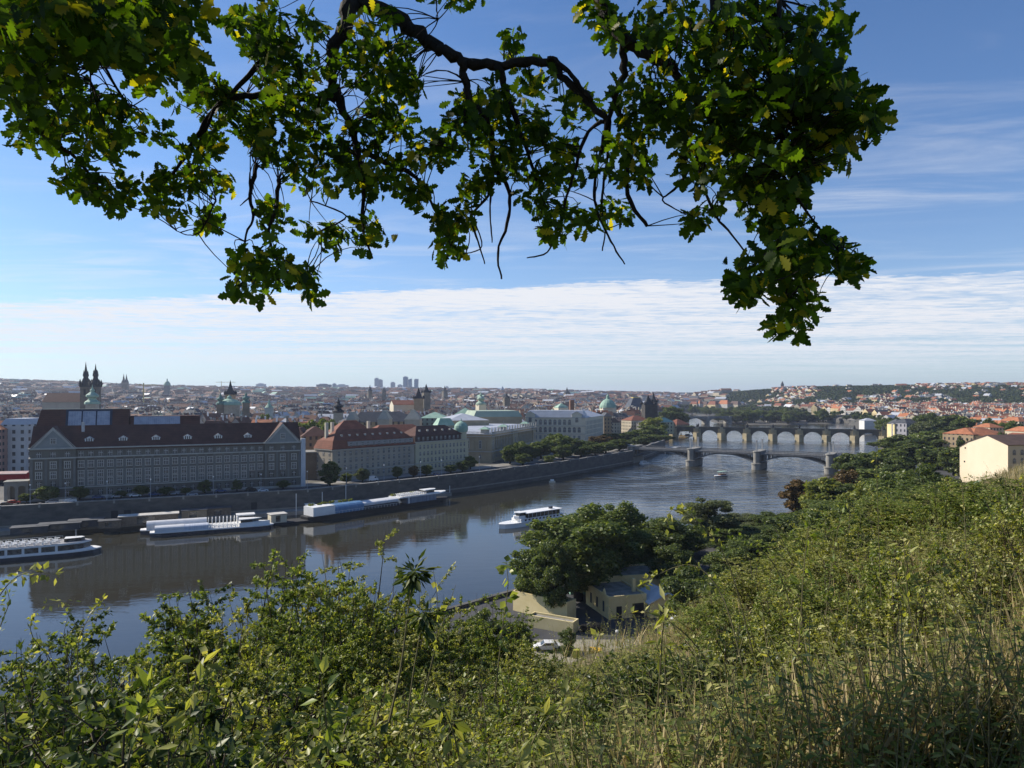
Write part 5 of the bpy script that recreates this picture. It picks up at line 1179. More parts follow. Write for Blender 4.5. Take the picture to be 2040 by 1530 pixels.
def railing(e, x0, x1, y, z, n, name='railing'):
    m_ = MB(); m_.box(x0, x1, y - .03, y + .03, z + .95, z + 1.02, 0)
    for i in range(n + 1): xx = x0 + (x1 - x0) * i / n; m_.box(xx - .03, xx + .03, y - .03, y + .03, z, z + .95, 0)
    return m_.build(name, WHITE, e)
# cruise boat at the left edge, big flat sun deck with many white tables
e, ln = boat('cruise_boat', (-176, 207.5), (-132.5, 229), 9.5, 'wide glazed cruise boat with many white deck tables, cut by the left edge', NAVY, 1.3, .22)
m_ = MB(); pl = hullpoly(ln - 3, 9, .2); m_.prism(pl, 1.36, 3.4, 0, 0); m_.build('saloon', [GLASS], e)
m_ = MB(); pl = hullpoly(ln - 2.6, 9.5, .26); m_.prism(pl, 3.4, 3.95, 0, 1, True); rf_ = m_.build('sun_deck', [WHITE, DECK], e)
m_ = MB(); m_.prism([(x_ * 1.0, y_ * 1.02) for x_, y_ in hullpoly(ln - 2.4, 9.3, .2)], 1.35, 1.75, 0, 0); m_.build('white_band', WHITE, e)
for i in range(9): bbox(e, 'pillar', 2 + i * 4.3, 2.7 + i * 4.3, -4.6, -4.4, 1.7, 3.4, WHITE)
tb = MB(); tb.box(-.55, .55, -.4, .4, .62, .7); tb.box(-.06, .06, -.06, .06, 0, .62); tb.box(-.9, -.62, -.35, .35, 0, .85); tbm = tb.mesh('deck_table', [WHITE])
for i in range(17):
    for j in range(4): obj('deck_table', tbm, rf_, (1.5 + i * 2.15 + (j % 2) * .4, -3.4 + j * 2.2, 3.96))
m_ = MB(); m_.prism([(ln - 10, -2), (ln - 5.5, -1.4), (ln - 4.5, 0), (ln - 5.5, 1.4), (ln - 10, 2)], 3.95, 5.0, 1, 0); m_.build('wheelhouse', [WHITE, GLASS], e)
railing(e, .5, ln - 11, -4.5, 3.95, 18); railing(e, .5, ln - 11, 4.5, 3.95, 18)
m_ = MB(); m_.tube([(ln - 7, 0, 5.0), (ln - 7, 0, 7.4)], .07, 5); m_.build('mast', WHITE, e)
# two parallel boats with white rounded canopies
def canopy(parent, x0, x1, yc, w, z0, h, m, name='canopy', n=8):
    mb = MB()
    prof = [(yc - w / 2, z0), (yc - w / 2, z0 + h * .55)] + [(yc + w / 2 * -cos(a), z0 + h * .55 + h * .45 * sin(a)) for a in np.linspace(0, pi, n)] + [(yc + w / 2, z0)]
    for (a0, b0), (a1, b1) in zip(prof, prof[1:]): mb.poly([(x0, a0, b0), (x1, a0, b0), (x1, a1, b1), (x0, a1, b1)], 0)
    for xx in (x0, x1): mb.poly([(xx, a, b) for a, b in prof], 0)
    return mb.build(name, m, parent)
CANV = mat('white_canvas', (.62, .62, .63), (.52, .53, .55), .4, rough=.6)
for (A, B, lab, c1) in (((-128.5, 252), (-90.5, 269.5), 'long white-canopied dining boat with navy hull, front one of the moored pair', 1), ((-134.5, 257), (-96, 274.5), 'rear boat of the moored pair with white canopy and glass hoops', 0)):
    e, ln = boat('dining_boat', A, B, 5.6, lab, NAVY, 1.5, .14)
    if c1:
        canopy(e, 1.5, 11, 0, 4.6, 1.56, 2.0, CANV); canopy(e, 11.02, 19, 0, 4.6, 1.56, 1.9, mat('white_glazed_canopy', (.55, .58, .64), (.42, .45, .52), 1.4, stretch=(3, .1, .1)), 'glazed_canopy')
        for i in range(7):
            for j in (-1.4, 1.2): obj('deck_table', tbm, e, (20.5 + i * 1.4, j, 1.56))
        m_ = MB(); m_.prism([(29.5, -2.5), (36, -1.8), (40.5, 0), (36, 1.8), (29.5, 2.5)], 1.56, 2.9, 0, 0); m_.prism([(30, -2.2), (34, -1.6), (36.5, 0), (34, 1.6), (30, 2.2)], 2.9, 3.9, 1, 0); m_.prism([(29.6, -2.4), (34.4, -1.8), (37.5, 0), (34.4, 1.8), (29.6, 2.4)], 3.9, 4.15, 0, 0, True); m_.build('wheelhouse', [WHITE, GLASS], e)
    else:
        canopy(e, 2, 22, 0, 4.8, 1.56, 2.8, CANV)
        for i in range(9):
            m_ = MB(); m_.tube([(22.6 + i * 1.3, 2.4 * -cos(a), 1.6 + 1.3 + 1.4 * sin(a)) if 0 < a < pi else (22.6 + i * 1.3, 2.4 * -cos(a), 1.6) for a in np.linspace(0, pi, 9)], .11, 4); m_.build('hoop', WHITE, e)
        m_ = MB(); m_.box(32.5, 38.5, -2.2, 2.2, 1.56, 4.6, 0); m_.box(32.3, 39, -2.4, 2.4, 4.6, 4.8, 0); m_.box(33, 38.6, -2.25, -2.21, 3.3, 4.3, 1); m_.build('wheelhouse', [WHITE, GLASS], e)
# landing stages and huts between the boats and the wall
def hut(px, py, w, d, h, m, top, label, rz=.44, z=1.6, name='landing_hut'):
    x, y, _ = G(px, py, z); e = empty(name, (x, y, z), rz, label, 'hut'); mb = MB(); mb.box(0, w, 0, d, 0, h, 0, 0); mb.build('wall', m, e)
    mb = MB(); mb.box(-.3, w + .3, -.5, d + .3, h, h + .22, 0); mb.build('roof', top, e)
    if w > 5:
        mb = MB(); mb.box(w * .3, w * .6, -.03, -.002, .4, h - .5); mb.build('window', GLASS, e)
    return e
hut(236, 1049, 20, 5, 3.4, WOOD, mat('pale_flat_roof', (.5, .48, .44)), 'long timber landing hut with a pale flat roof left of the canopied boats')
hut(196, 1054, 7, 4, 2.6, WOOD, SLATE, 'small open landing hut with a slatted dark roof at the cruise boat bow')
hut(362, 1035, 9, 4, 3.2, mat('tan_render', (.34, .27, .19)), SLATE, 'dark roofed tan kiosk behind the canopied boats, left one'); hut(412, 1029, 9, 4, 3.0, WOOD, SLATE, 'dark roofed timber kiosk behind the canopied boats, right one')
hut(20, 1066, 11, 5, 2.2, SLATE, SLATE, 'low dark landing shed behind the cruise boat, left one'); hut(75, 1060, 13, 5, 2.3, SLATE, SLATE, 'low dark landing shed behind the cruise boat, middle one'); hut(135, 1053, 11, 5, 2.4, SLATE, SLATE, 'low dark landing shed behind the cruise boat, right one')
e = hut(540, 1043, 6, 4.5, 3.2, CREAM, mat('pale_flat_roof', (0, 0, 0)), 'cream hut on a floating pontoon between the canopied pair and the restaurant boat', .6, .9, 'pontoon_hut')
bbox(e, 'pontoon', -2, 16, -1.5, 6, -1.2, -.01, DARK)
# long restaurant boat
e, ln = boat('restaurant_boat', (-82.5, 281.5), (-31, 337), 8.4, 'long dark restaurant boat with white roofs, plants and a raised wheelhouse at the bow', mat('black_hull', (.012, .013, .016), (.02, .02, .024), 1, rough=.3), 2.0, .10, DARK)
bbox(e, 'cabin', 2, 12, -3.6, 3.6, 2.06, 5.6, WHITE); canopy(e, 12.05, 26, 0, 7.4, 2.06, 3.6, mat('blue_glass_canopy', (.10, .20, .34), (.16, .27, .42), .5, rough=.12, stretch=(2, .1, .1)), 'glass_canopy')
for i in range(3): canopy(e, 26.1 + i * 6.1, 32.0 + i * 6.1, 0, 7.2, 3.6, 1.5, CANV, 'canopy')
bbox(e, 'deck_side', 26.1, 44.4, -3.55, 3.55, 2.06, 3.3, SLATE)
bbox(e, 'saloon', 49, 66, -3.7, 3.7, 2.06, 4.7, mat('bluish_glazing', (.10, .14, .20), (.20, .25, .32), .8, rough=.12, stretch=(3, .1, .1)))
m_ = MB(); m_.prism([(44.5, -3.9), (68, -3.9), (73, -2), (75, 0), (73, 2), (68, 3.9), (44.5, 3.9)], 4.7, 5.2, 0, 0, True); m_.box(49.5, 50.1, -3.95, -3.85, 2, 4.7); rf_ = m_.build('upper_deck', WHITE, e); railing(e, 45, 60, -3.8, 5.2, 12); railing(e, 2.3, 44.3, -4.05, 2.06, 26)
m_ = MB(); m_.prism([(61, -1.8), (66.5, -1.6), (68, 0), (66.5, 1.6), (61, 1.8)], 5.2, 6.5, 1); m_.prism([(60.6, -2.1), (66.8, -1.9), (68.6, 0), (66.8, 1.9), (60.6, 2.1)], 6.5, 6.8, 0, 0, True); m_.build('wheelhouse', [WHITE, GLASS], e)
for i in range(12):
    for j in (-2.6, 0, 2.4): obj('deck_table', tbm, rf_, (47 + i * 1.2, j, 5.2))
def greens(parent, x0, x1, y0, y1, z, n, name='planting', sz=.3):
    c = [(rnd.uniform(x0, x1), rnd.uniform(y0, y1), z + rnd.uniform(0, .4)) for _ in range(26)]; v_, f_ = leafcloud(c, [.55] * 26, n, sz, seed=3); return obj(name, npmesh(name, v_, f_, [G4]), parent)
greens(e, 3, 25, 1.5, 3.6, 5.7, 1200); greens(e, 45, 58, 2, 3.8, 5.3, 700)
# white passenger boat under way
e, ln = boat('passenger_boat', (20.5, 288.5), (-4.9, 266.5), 6.2, 'white two-deck passenger boat under way in mid river beside the tall tree', WHITE, 1.7, .24)
bbox(e, 'lower_cabin', 2, 25, -2.7, 2.7, 1.75, 2.9, WHITE); 
for i in range(11): bbox(e, 'porthole', 3 + i * 1.9, 4 + i * 1.9, 2.71, 2.74, 1.95, 2.6, GLASS)
bbox(e, 'upper_saloon', 4, 21, -2.5, 2.5, 2.95, 4.6, GLASS); bbox(e, 'roof', 2.5, 21.8, -2.8, 2.8, 4.6, 4.85, WHITE)
for i in range(9): bbox(e, 'pillar', 4.0 + i * 2.1, 4.12 + i * 2.1, 2.5, 2.56, 2.95, 4.6, WHITE)
m_ = MB(); m_.prism([(22, -2), (25, -1.7), (26.2, 0), (25, 1.7), (22, 2)], 2.9, 3.9, 0); m_.prism([(22, -1.7), (24.2, -1.4), (25, 0), (24.2, 1.4), (22, 1.7)], 3.9, 5.0, 1); m_.prism([(21.6, -2), (24.6, -1.7), (25.6, 0), (24.6, 1.7), (21.6, 2)], 5.0, 5.2, 0, 0, True); m_.build('wheelhouse', [WHITE, GLASS], e)
m_ = MB(); m_.tube([(32.2, 0, 1.7), (32.4, 0, 3.8)], .06, 5); m_.build('flagpole', WHITE, e); railing(e, 22, 30, 2.2, 1.75, 6); railing(e, 1, 4, 2.6, 2.95, 3); bbox(e, 'funnel', 6, 7.4, -.5, .5, 4.85, 5.7, NAVY); bbox(e, 'stripe', 1.5, 26, 2.95, 3.08, 1.1, 1.3, NAVY)
# little covered ferry
e, ln = boat('covered_ferry', (P(1450, 0, 438)[0], 441), (P(1424, 0, 436)[0], 436), 2.9, 'small dark ferry under a pale green canopy crossing in front of the nearest bridge', WOOD, .8, .25, WHITE)
bbox(e, 'canopy', .6, 6.6, -1.4, 1.4, 2.9, 3.1, mat('pale_green_canvas', (.30, .45, .38)))
for x_ in (.8, 3.4, 6.2): bbox(e, 'post', x_, x_ + .14, 1.2, 1.34, .85, 2.9, DARK)
bbox(e, 'bench', 1, 6, -1, 1, .86, 1.4, mat('dark_red_bench', (.12, .04, .03)))
# moored boats near the far quays
for (px, py, L_, lab, hm, tm) in ((1276, 925, 8.5, 'white cabin boat moored in the shade under the bridge', WHITE, WHITE), (1352, 871, 13, 'bright orange-yellow roofed boat moored at the old bridge', mat('yellow_boat', (.55, .33, .06)), MATS['yellow_boat']), (1364, 868, 11, 'grey covered boat moored behind the orange-yellow one', DECK, CREAM)):
    x, y, _ = G(px, py, 0); e, ln = boat('moored_boat', (x, y), (x + L_ * .8, y - L_ * .5 if px > 1300 else y + L_ * .6), 3.2, lab, hm, .9, .2)
    bbox(e, 'cabin', 1, L_ * .6, -1.2, 1.2, .95, 2.3, tm); bbox(e, 'window', 1.2, L_ * .55, -1.23, -1.205, 1.3, 1.9, GLASS)
for (px, py, L_, lab) in ((1296, 893, 22, 'white flat roofed floating restaurant just beyond the nearest bridge, left one'), (1318, 891, 18, 'white flat roofed floating restaurant just beyond the nearest bridge, right one'), (1345, 893, 16, 'dark floating pontoon with pale awning beyond the nearest bridge')):
    x, y, _ = G(px, py, 3.5); e = empty('floating_restaurant', (x, y, 0), 1.0, lab, 'pontoon'); bbox(e, 'pontoon', 0, L_, 0, 9, -.4, 1.0, DARK); bbox(e, 'saloon', .5, L_ - .5, .5, 8.5, 1.0, 3.6, GLASS); bbox(e, 'roof', 0, L_, 0, 9, 3.6, 3.9, WHITE)
x, y, _ = G(1094, 962); e = empty('mooring_buoy', (x, y, 0), 0, 'small pale float moored at the foot of the embankment wall', 'float'); bbox(e, 'float_body', 0, 3.6, 0, 2.2, -.3, .9, CREAM); bbox(e, 'float_cabin', .8, 2.8, .4, 1.8, .9, 1.9, WHITE)
# ================================================================ street things
def car_mesh(m, van=False):
    mb = MB()
    if van: pr = [(-2.7, .35), (-2.7, 2.3), (-2.5, 2.45), (1.3, 2.45), (2.0, 1.5), (2.7, 1.2), (2.8, .35)]; w = .98
    else: pr = [(-2.15, .35), (-2.2, .95), (-1.75, 1.02), (-1.25, 1.42), (.35, 1.45), (1.05, .98), (2.0, .85), (2.2, .6), (2.2, .35)]; w = .86
    for (x0, z0), (x1, z1) in zip(pr, pr[1:] + pr[:1]): mb.poly([(x0, -w, z0), (x1, -w, z1), (x1, w, z1), (x0, w, z0)], 0)
    for s_ in (-w, w): mb.poly([(x_, s_, z_) for x_, z_ in (pr if s_ > 0 else pr[::-1])], 0)
    return mb.mesh('body', [m])
CARS = {}
def car(x, y, z, rz, colr, label, group=None, van=False):
    key = (colr, van)
    if key not in CARS:
        e = empty('parked_van' if van else 'parked_car', (0, 0, 0)); obj('body', car_mesh(CARP[colr], van), e)
        for s_ in (-1, 1):
            w = (.99 if van else .87) * s_; mb = MB()
            mb.poly([(-1.15, w, 1.0), (.95, w, .98), (.32, w, 1.38), (-1.1, w, 1.36)] if not van else [(.6, w, 1.5), (1.75, w, 1.45), (1.25, w, 2.2), (.6, w, 2.2)], 0); mb.build('side_window', GLASS, e)
        mb = MB(); mb.poly([(1.0, -.72, 1.02), (1.0, .72, 1.02), (.42, .66, 1.44), (.42, -.66, 1.44)] if not van else [(1.98, -.8, 1.56), (1.98, .8, 1.56), (1.4, .75, 2.36), (1.4, -.75, 2.36)], 0); o = mb.build('windscreen', GLASS, e); o.location = (.02, 0, .02)
        mb = MB(); mb.poly([(-1.72, -.7, 1.06), (-1.72, .7, 1.06), (-1.3, .64, 1.4), (-1.3, -.64, 1.4)] if not van else [(-2.72, -.7, 1.5), (-2.72, .7, 1.5), (-2.72, .7, 2.1), (-2.72, -.7, 2.1)], 0); o = mb.build('rear_window', GLASS, e); o.location = (-.02, 0, .02)
        wmb = MB(); wmb.lathe(0, 0, [(0, -.11), (.33, -.11), (.33, .11), (0, .11)], 12); wmb.xform(lambda a, b, c: (a, c, b)); wm_ = wmb.mesh('wheel', [RUBBER])
        for sx_ in ((-1.35, 1.35) if not van else (-1.7, 1.8)):
            for sy_ in (-1, 1): obj('wheel', wm_, e, (sx_, sy_ * (.80 if not van else .9), .33))
        CARS[key] = e; c = e
    else: c = copy_tree(CARS[key])
    c.location = (x, y, z); c.rotation_euler = (0, 0, rz); tag(c, label, 'van' if van else 'car', group); return c
def alongq(px, off):
    Y = onq(px, off); x = (px - 1020) * Y / F; return x, Y, (.435 if px < 610 else .80)
CL = [(12, 8, 'black', 'black car nearest the left edge of the embankment road'), (104, 8, 'silver', 'silver car parked below the second tree from the left'), (140, 9, 'white', 'white car left of the white railing on the embankment'), (196, 14, 'blue', 'blue car parked before the faculty, left of the silver one'), (234, 14, 'silver', 'silver car parked before the faculty below its first dormer'), (270, 14, 'white', 'white car under the street tree below the second dormer'), (308, 14, 'blue', 'blue car behind the embankment trees below the third dormer'), (345, 14, 'silver', 'silver car below the fourth dormer of the faculty'), (383, 9, 'silver', 'silver car driving on the embankment road below the fourth dormer'), (440, 14, 'blue', 'blue car parked left of the right gable'), (500, 14, 'black', 'black car parked at the middle of the right gable'), (524, 9, 'white', 'white car on the road in front of the right gable'), (870, 9, 'blue', 'dark blue car in front of the yellow embankment house'), (498, 9, 'black', 'black car following the white one below the right gable')]
for px, off, c_, lab in CL:
    x, y, rz = alongq(px, off); car(x, y, ZQ + (.0 if off < 12 else .13), rz, c_, lab, 'cars on the embankment road')
x, y, rz = alongq(742, 13); car(x, y, ZQ, rz, 'white', 'white van parked in front of the grey mansard house', None, True)
x, y, rz = alongq(28, 13); car(x, y, ZQ, rz, 'red', 'dark red car by the arcaded porch', None)
for px, lab in ((620, 'white camper van on the landing path behind the restaurant boat, left one'), (673, 'white camper van on the landing path behind the restaurant boat, right one')):
    Y = onq(px, -4); car((px - 1020) * Y / F, Y, 1.61, .8 if px > 640 else .5, 'white', lab, None, True)
def lamp(x, y, z, h, label, group=None):
    e = empty('street_lamp', (x, y, z), 0, label, 'street lamp', group)
    mb = MB(); mb.tube([(0, 0, 0), (0, 0, h)], [.11, .06], 6); mb.build('pole', GREYMET, e)
    mb = MB(); mb.lathe(0, 0, [(.08, h - .05), (.26, h + .1), (.3, h + .32), (.2, h + .5), (0, h + .56)], 8); mb.build('lamp_head', WHITE, e); return e
for i, px in enumerate((60, 130, 213, 300, 425, 520, 612, 690, 765, 838, 880, 955)):
    x, y, _ = alongq(px, 5 if px < 600 else 8); lamp(x, y, ZQ + .1, 7.5, '%s street lamp from the left along the embankment parapet' % CARD[i], 'street lamps along the embankment')
for px, off, h, lab in ((590, -7.5, 9, 'tall mooring pole at the stern of the restaurant boat'), (642, -1.5, 8, 'mooring pole behind the blue glass canopy of the restaurant boat'), (689, -1.5, 10, 'tallest pole behind the white roofs of the restaurant boat'), (896, -6, 5, 'white mooring pole past the bow of the restaurant boat')):
    Y = onq(px, off); x = (px - 1020) * Y / F; mb = MB(); mb.tube([(x, Y, -1), (x, Y, h)], .16, 6); tag(mb.build('mooring_pole', WHITE), lab, 'pole')
m_ = MB()
x0, y0, _ = alongq(118, 3); x1, y1, _ = alongq(152, 3); m_.tube([(x0, y0, ZQ + 1.95), (x1, y1, ZQ + 1.95)], .07, 4)
for i in range(16): f_ = i / 15; m_.tube([(x0 + (x1 - x0) * f_, y0 + (y1 - y0) * f_, ZQ + .9), (x0 + (x1 - x0) * f_, y0 + (y1 - y0) * f_, ZQ + 1.95)], .09, 4)
tag(m_.build('railing', WHITE), 'short white railing on the wall at the left end of the embankment', 'railing')
# pedestrians: one skinned figure, copied
def person(x, y, z, rz, label, cm):
    pts = {'hip': (0, 0, .95), 'waist': (0, 0, 1.1), 'chest': (0, 0, 1.35), 'neck': (0, 0, 1.5), 'head': (0, .01, 1.62), 'top': (0, .01, 1.74), 'sl': (-.19, 0, 1.42), 'el': (-.25, -.02, 1.14), 'hl': (-.24, .08, .88), 'sr': (.19, 0, 1.42), 'er': (.25, .02, 1.14), 'hr': (.24, .1, .88), 'kl': (-.1, .12, .5), 'al': (-.1, .02, .08), 'tl': (-.1, .2, .04), 'kr': (.1, -.02, .5), 'ar': (.1, -.22, .1), 'tr': (.1, -.06, .04), 'pl': (-.1, 0, .9), 'pr': (.1, 0, .9)}
    rad = dict(hip=.15, waist=.14, chest=.16, neck=.06, head=.1, top=.07, sl=.08, el=.05, hl=.035, sr=.08, er=.05, hr=.035, kl=.065, al=.045, tl=.04, kr=.065, ar=.045, tr=.04, pl=.1, pr=.1)
    ed = [('hip', 'waist'), ('waist', 'chest'), ('chest', 'neck'), ('neck', 'head'), ('head', 'top'), ('chest', 'sl'), ('sl', 'el'), ('el', 'hl'), ('chest', 'sr'), ('sr', 'er'), ('er', 'hr'), ('hip', 'pl'), ('pl', 'kl'), ('kl', 'al'), ('al', 'tl'), ('hip', 'pr'), ('pr', 'kr'), ('kr', 'ar'), ('ar', 'tr')]
    ks = list(pts); me = bpy.data.meshes.new('person'); me.from_pydata([pts[k] for k in ks], [(ks.index(a), ks.index(b)) for a, b in ed], []); me.materials.append(cm)
    o = obj('person', me, None, (x, y, z), rz); md = o.modifiers.new('skin', 'SKIN')
    if not me.skin_vertices: pass
    for i, k in enumerate(ks): me.skin_vertices[0].data[i].radius = (rad[k], rad[k] * .8)
    me.skin_vertices[0].data[0].use_root = True
    o.modifiers.new('sub', 'SUBSURF').levels = 1; return tag(o, label, 'person')
for px, off, lab, cm in ((36, 4, 'person in dark clothes walking by the wall near the arcaded porch', mat('dark_clothes', (.03, .03, .04))), (980, 12, 'person in dark clothes standing on the sunlit square before the concert hall', MATS['dark_clothes']), (888, 10, 'person in pale clothes walking below the yellow house', mat('pale_clothes', (.35, .33, .32)))):
    x, y, rz = alongq(px, off)
    try: person(x, y, ZQ + .12, 1.2, lab, cm)
    except Exception as ex: print('person', ex)
# ================================================================ riverside house below the slope
YR = mat('pale_yellow_wall', (.66, .54, .27), (.74, .62, .34), .4); ROOFG = mat('grey_felt_roof', (.20, .185, .16), (.33, .31, .27), .7, detail=7, rough=1, spec=.1)
def rbox(name, cx_, cy_, rz, w, d, h, label, wm_=YR, rm=ROOFG, cat='building', par=.5):
    e = empty(name, (cx_, cy_, 7.3), rz, label, cat); mb = MB(); mb.box(0, w, 0, d, -.5, h); mb.build('wall', wm_, e)
    mb = MB(); mb.box(.25, w - .25, .25, d - .25, h, h + .15); mb.build('roof', rm, e)
    if par:
        mb = MB()
        for q in ((0, w, 0, .25), (0, w, d - .25, d), (0, .25, .25, d - .25), (w - .25, w, .25, d - .25)): mb.box(*q, h, h + par)
        mb.build('parapet', wm_, e)
    return e
e = rbox('riverside_cafe', 18.4, 135, .12, 8, 11, 3.9, 'low yellow cafe house with flat grey roof and dark doors facing the yard')
e.rotation_euler.z = .30
bbox(e, 'door', 1.6, 2.7, -.05, -.003, .1, 2.4, DARK); bbox(e, 'door', 5, 7.4, -.06, -.003, .1, 2.7, DARK)
for i, yy in enumerate((2, 5, 8)): bbox(e, 'window', -.05, -.003, yy, yy + .7, 1.0, 3.0, SLATE)
bbox(e, 'chimney', 6.6, 7.2, 3, 3.6, 4.0, 6.6, YR)
m_ = MB(); m_.poly([(-.02, 1, 3.9), (-.02, 3.4, 3.9), (-.02, 2.2, 5.4)]); m_.poly([(.2, 1, 3.9), (.2, 2.2, 5.4), (.2, 3.4, 3.9)]); m_.poly([(-.02, 1, 3.9), (-.02, 2.2, 5.4), (.2, 2.2, 5.4), (.2, 1, 3.9)]); m_.build('pediment', YR, e)
e = rbox('riverside_cafe', 19.5, 147.5, .2, 17, 9, 4.6, 'longer yellow wing with dark flat roof behind the cafe house')
e = empty('pavilion', (26.5, 136, 7.3), .2, 'small yellow pavilion with a pale metal gabled roof beside the white van', 'building')
m_ = MB(); m_.box(0, 6.5, 0, 7, -.5, 3.2); m_.build('wall', YR, e); m_ = MB(); m_.gable(0, 6.5, 0, 7, 3.2, 1.5, 0, 1, 'y', .5); m_.build('roof', [mat('pale_metal_sheet', (.55, .56, .58), (.44, .45, .47), .6), YR], e); bbox(e, 'door', 2, 4.4, -.06, -.003, 0, 2.3, DARK)
e = rbox('terrace_wall_block', .2, 141, -.68, 13, 3, 3.4, 'long sunlit yellow terrace wall left of the cafe, below the tall tree', YR, PAVE, 'terrace', .6)
e = rbox('terrace_wall_block', 3.0, 131, -.50, 9, 2.5, 1.7, 'lower yellow terrace wall in front of the long one', YR, PAVE, 'terrace', .5)
e = rbox('green_shed', 12.5, 152, .1, 4, 3, 2.4, 'small green shed behind the tree trunks by the water', mat('green_shed_paint', (.20, .36, .27)), COPPER, 'shed', 0)
car(30.0, 128.5, 7.36, 3.9, 'white', 'white van parked beside the pavilion under the dark tree', None, True)
car(5.8, 119, 7.36, 3.2, 'white', 'white car parked behind the bushes left of the yard', None)
car(14.5, 128.5, 7.36, 2.9, 'black', 'black car in the tree shade before the cafe house', None)
lamp(16.6, 112, 7.3, 5.2, 'single white lamp post with a round head in the yard')
m_ = MB(); m_.prism([(12.6, 116.5), (14.6, 116), (15, 118), (13, 118.4)], 7.37, 8.1); tag(m_.build('covered_trailer', mat('orange_yellow_tarp', (.75, .45, .05))), 'small trailer under a bright orange-yellow tarpaulin in the yard', 'trailer')
m_ = MB(); m_.prism([(9.9, 115), (11.1, 115), (11.1, 116), (9.9, 116)], 7.37, 8.7); tag(m_.build('bin', mat('yellow_bin', (.5, .48, .08))), 'yellow bin standing left of the orange-yellow tarpaulin', 'bin')
m_ = MB(); m_.prism([(2, 113), (15, 112), (24, 119), (22, 124), (4, 124)], 7.36, 7.372); o = m_.build('yard', mat('lit_asphalt', (.24, .22, .17), (.32, .29, .22), .5)); o['kind'] = 'structure'  # paler sheet over the asphalt, sunlight put into its colour
# ================================================================ slope vegetation
def leafmesh(name, p, d, nrm, size, m, aspect=.28, fold=.12, midx=None, mats=None):
    # five-point folded leaves: p base, d direction, nrm approx. normal
    d = unit(d); s_ = np.cross(nrm, d); s_ = unit(s_); nn = np.cross(d, s_); L_ = size[:, None]
    v = np.stack([p, p + d * L_ * .42 + s_ * L_ * aspect, p + d * L_ - nn * L_ * .12, p + d * L_ * .42 - s_ * L_ * aspect, p + d * L_ * .5 - nn * L_ * fold], 1).reshape(-1, 3)
    b_ = np.arange(len(p))[:, None] * 5
    f = np.concatenate([b_ + np.array([0, 1, 2, 4]), b_ + np.array([0, 4, 2, 3])], 1).reshape(-1, 4)
    return npmesh(name, v, f, mats or [m], None if midx is None else np.repeat(midx, 2))
def tubes_np(paths, r0, r1, nseg=4):
    # paths (S, K, 3); thin three-sided stems
    S_, K_, _ = paths.shape; tan = unit(np.gradient(paths, axis=1)); a = unit(np.cross(tan, np.array([.3, .9, .2]))); b = np.cross(tan, a)
    rr = (r0[:, None] * (1 - np.linspace(0, 1, K_)) + r1[:, None] * np.linspace(0, 1, K_))[:, :, None, None]
    an = np.arange(3) * 2 * pi / 3
    ring = paths[:, :, None, :] + rr * (a[:, :, None, :] * np.cos(an)[None, None, :, None] + b[:, :, None, :] * np.sin(an)[None, None, :, None])
    v = ring.reshape(-1, 3); idx = np.arange(S_ * K_ * 3).reshape(S_, K_, 3)
    q = np.stack([idx[:, :-1, :], np.roll(idx[:, :-1, :], -1, 2), np.roll(idx[:, 1:, :], -1, 2), idx[:, 1:, :]], -1).reshape(-1, 4)
    return v, q
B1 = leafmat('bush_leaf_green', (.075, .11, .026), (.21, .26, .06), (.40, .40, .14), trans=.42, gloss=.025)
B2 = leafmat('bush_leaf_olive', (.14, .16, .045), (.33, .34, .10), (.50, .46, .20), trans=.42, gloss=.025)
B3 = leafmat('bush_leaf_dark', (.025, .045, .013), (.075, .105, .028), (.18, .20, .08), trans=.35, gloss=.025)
DRY = leafmat('dry_grass', (.34, .27, .14), (.54, .45, .25), (.12, .14, .04), trans=.3, gloss=.03, tcol=(1.1, 1.0, .7), rare=.8)
STEM = mat('green_stem', (.10, .09, .04), (.17, .15, .07), 8); TWIG = mat('brown_twig', (.05, .038, .025), (.09, .07, .045), 8)
SHP = {}
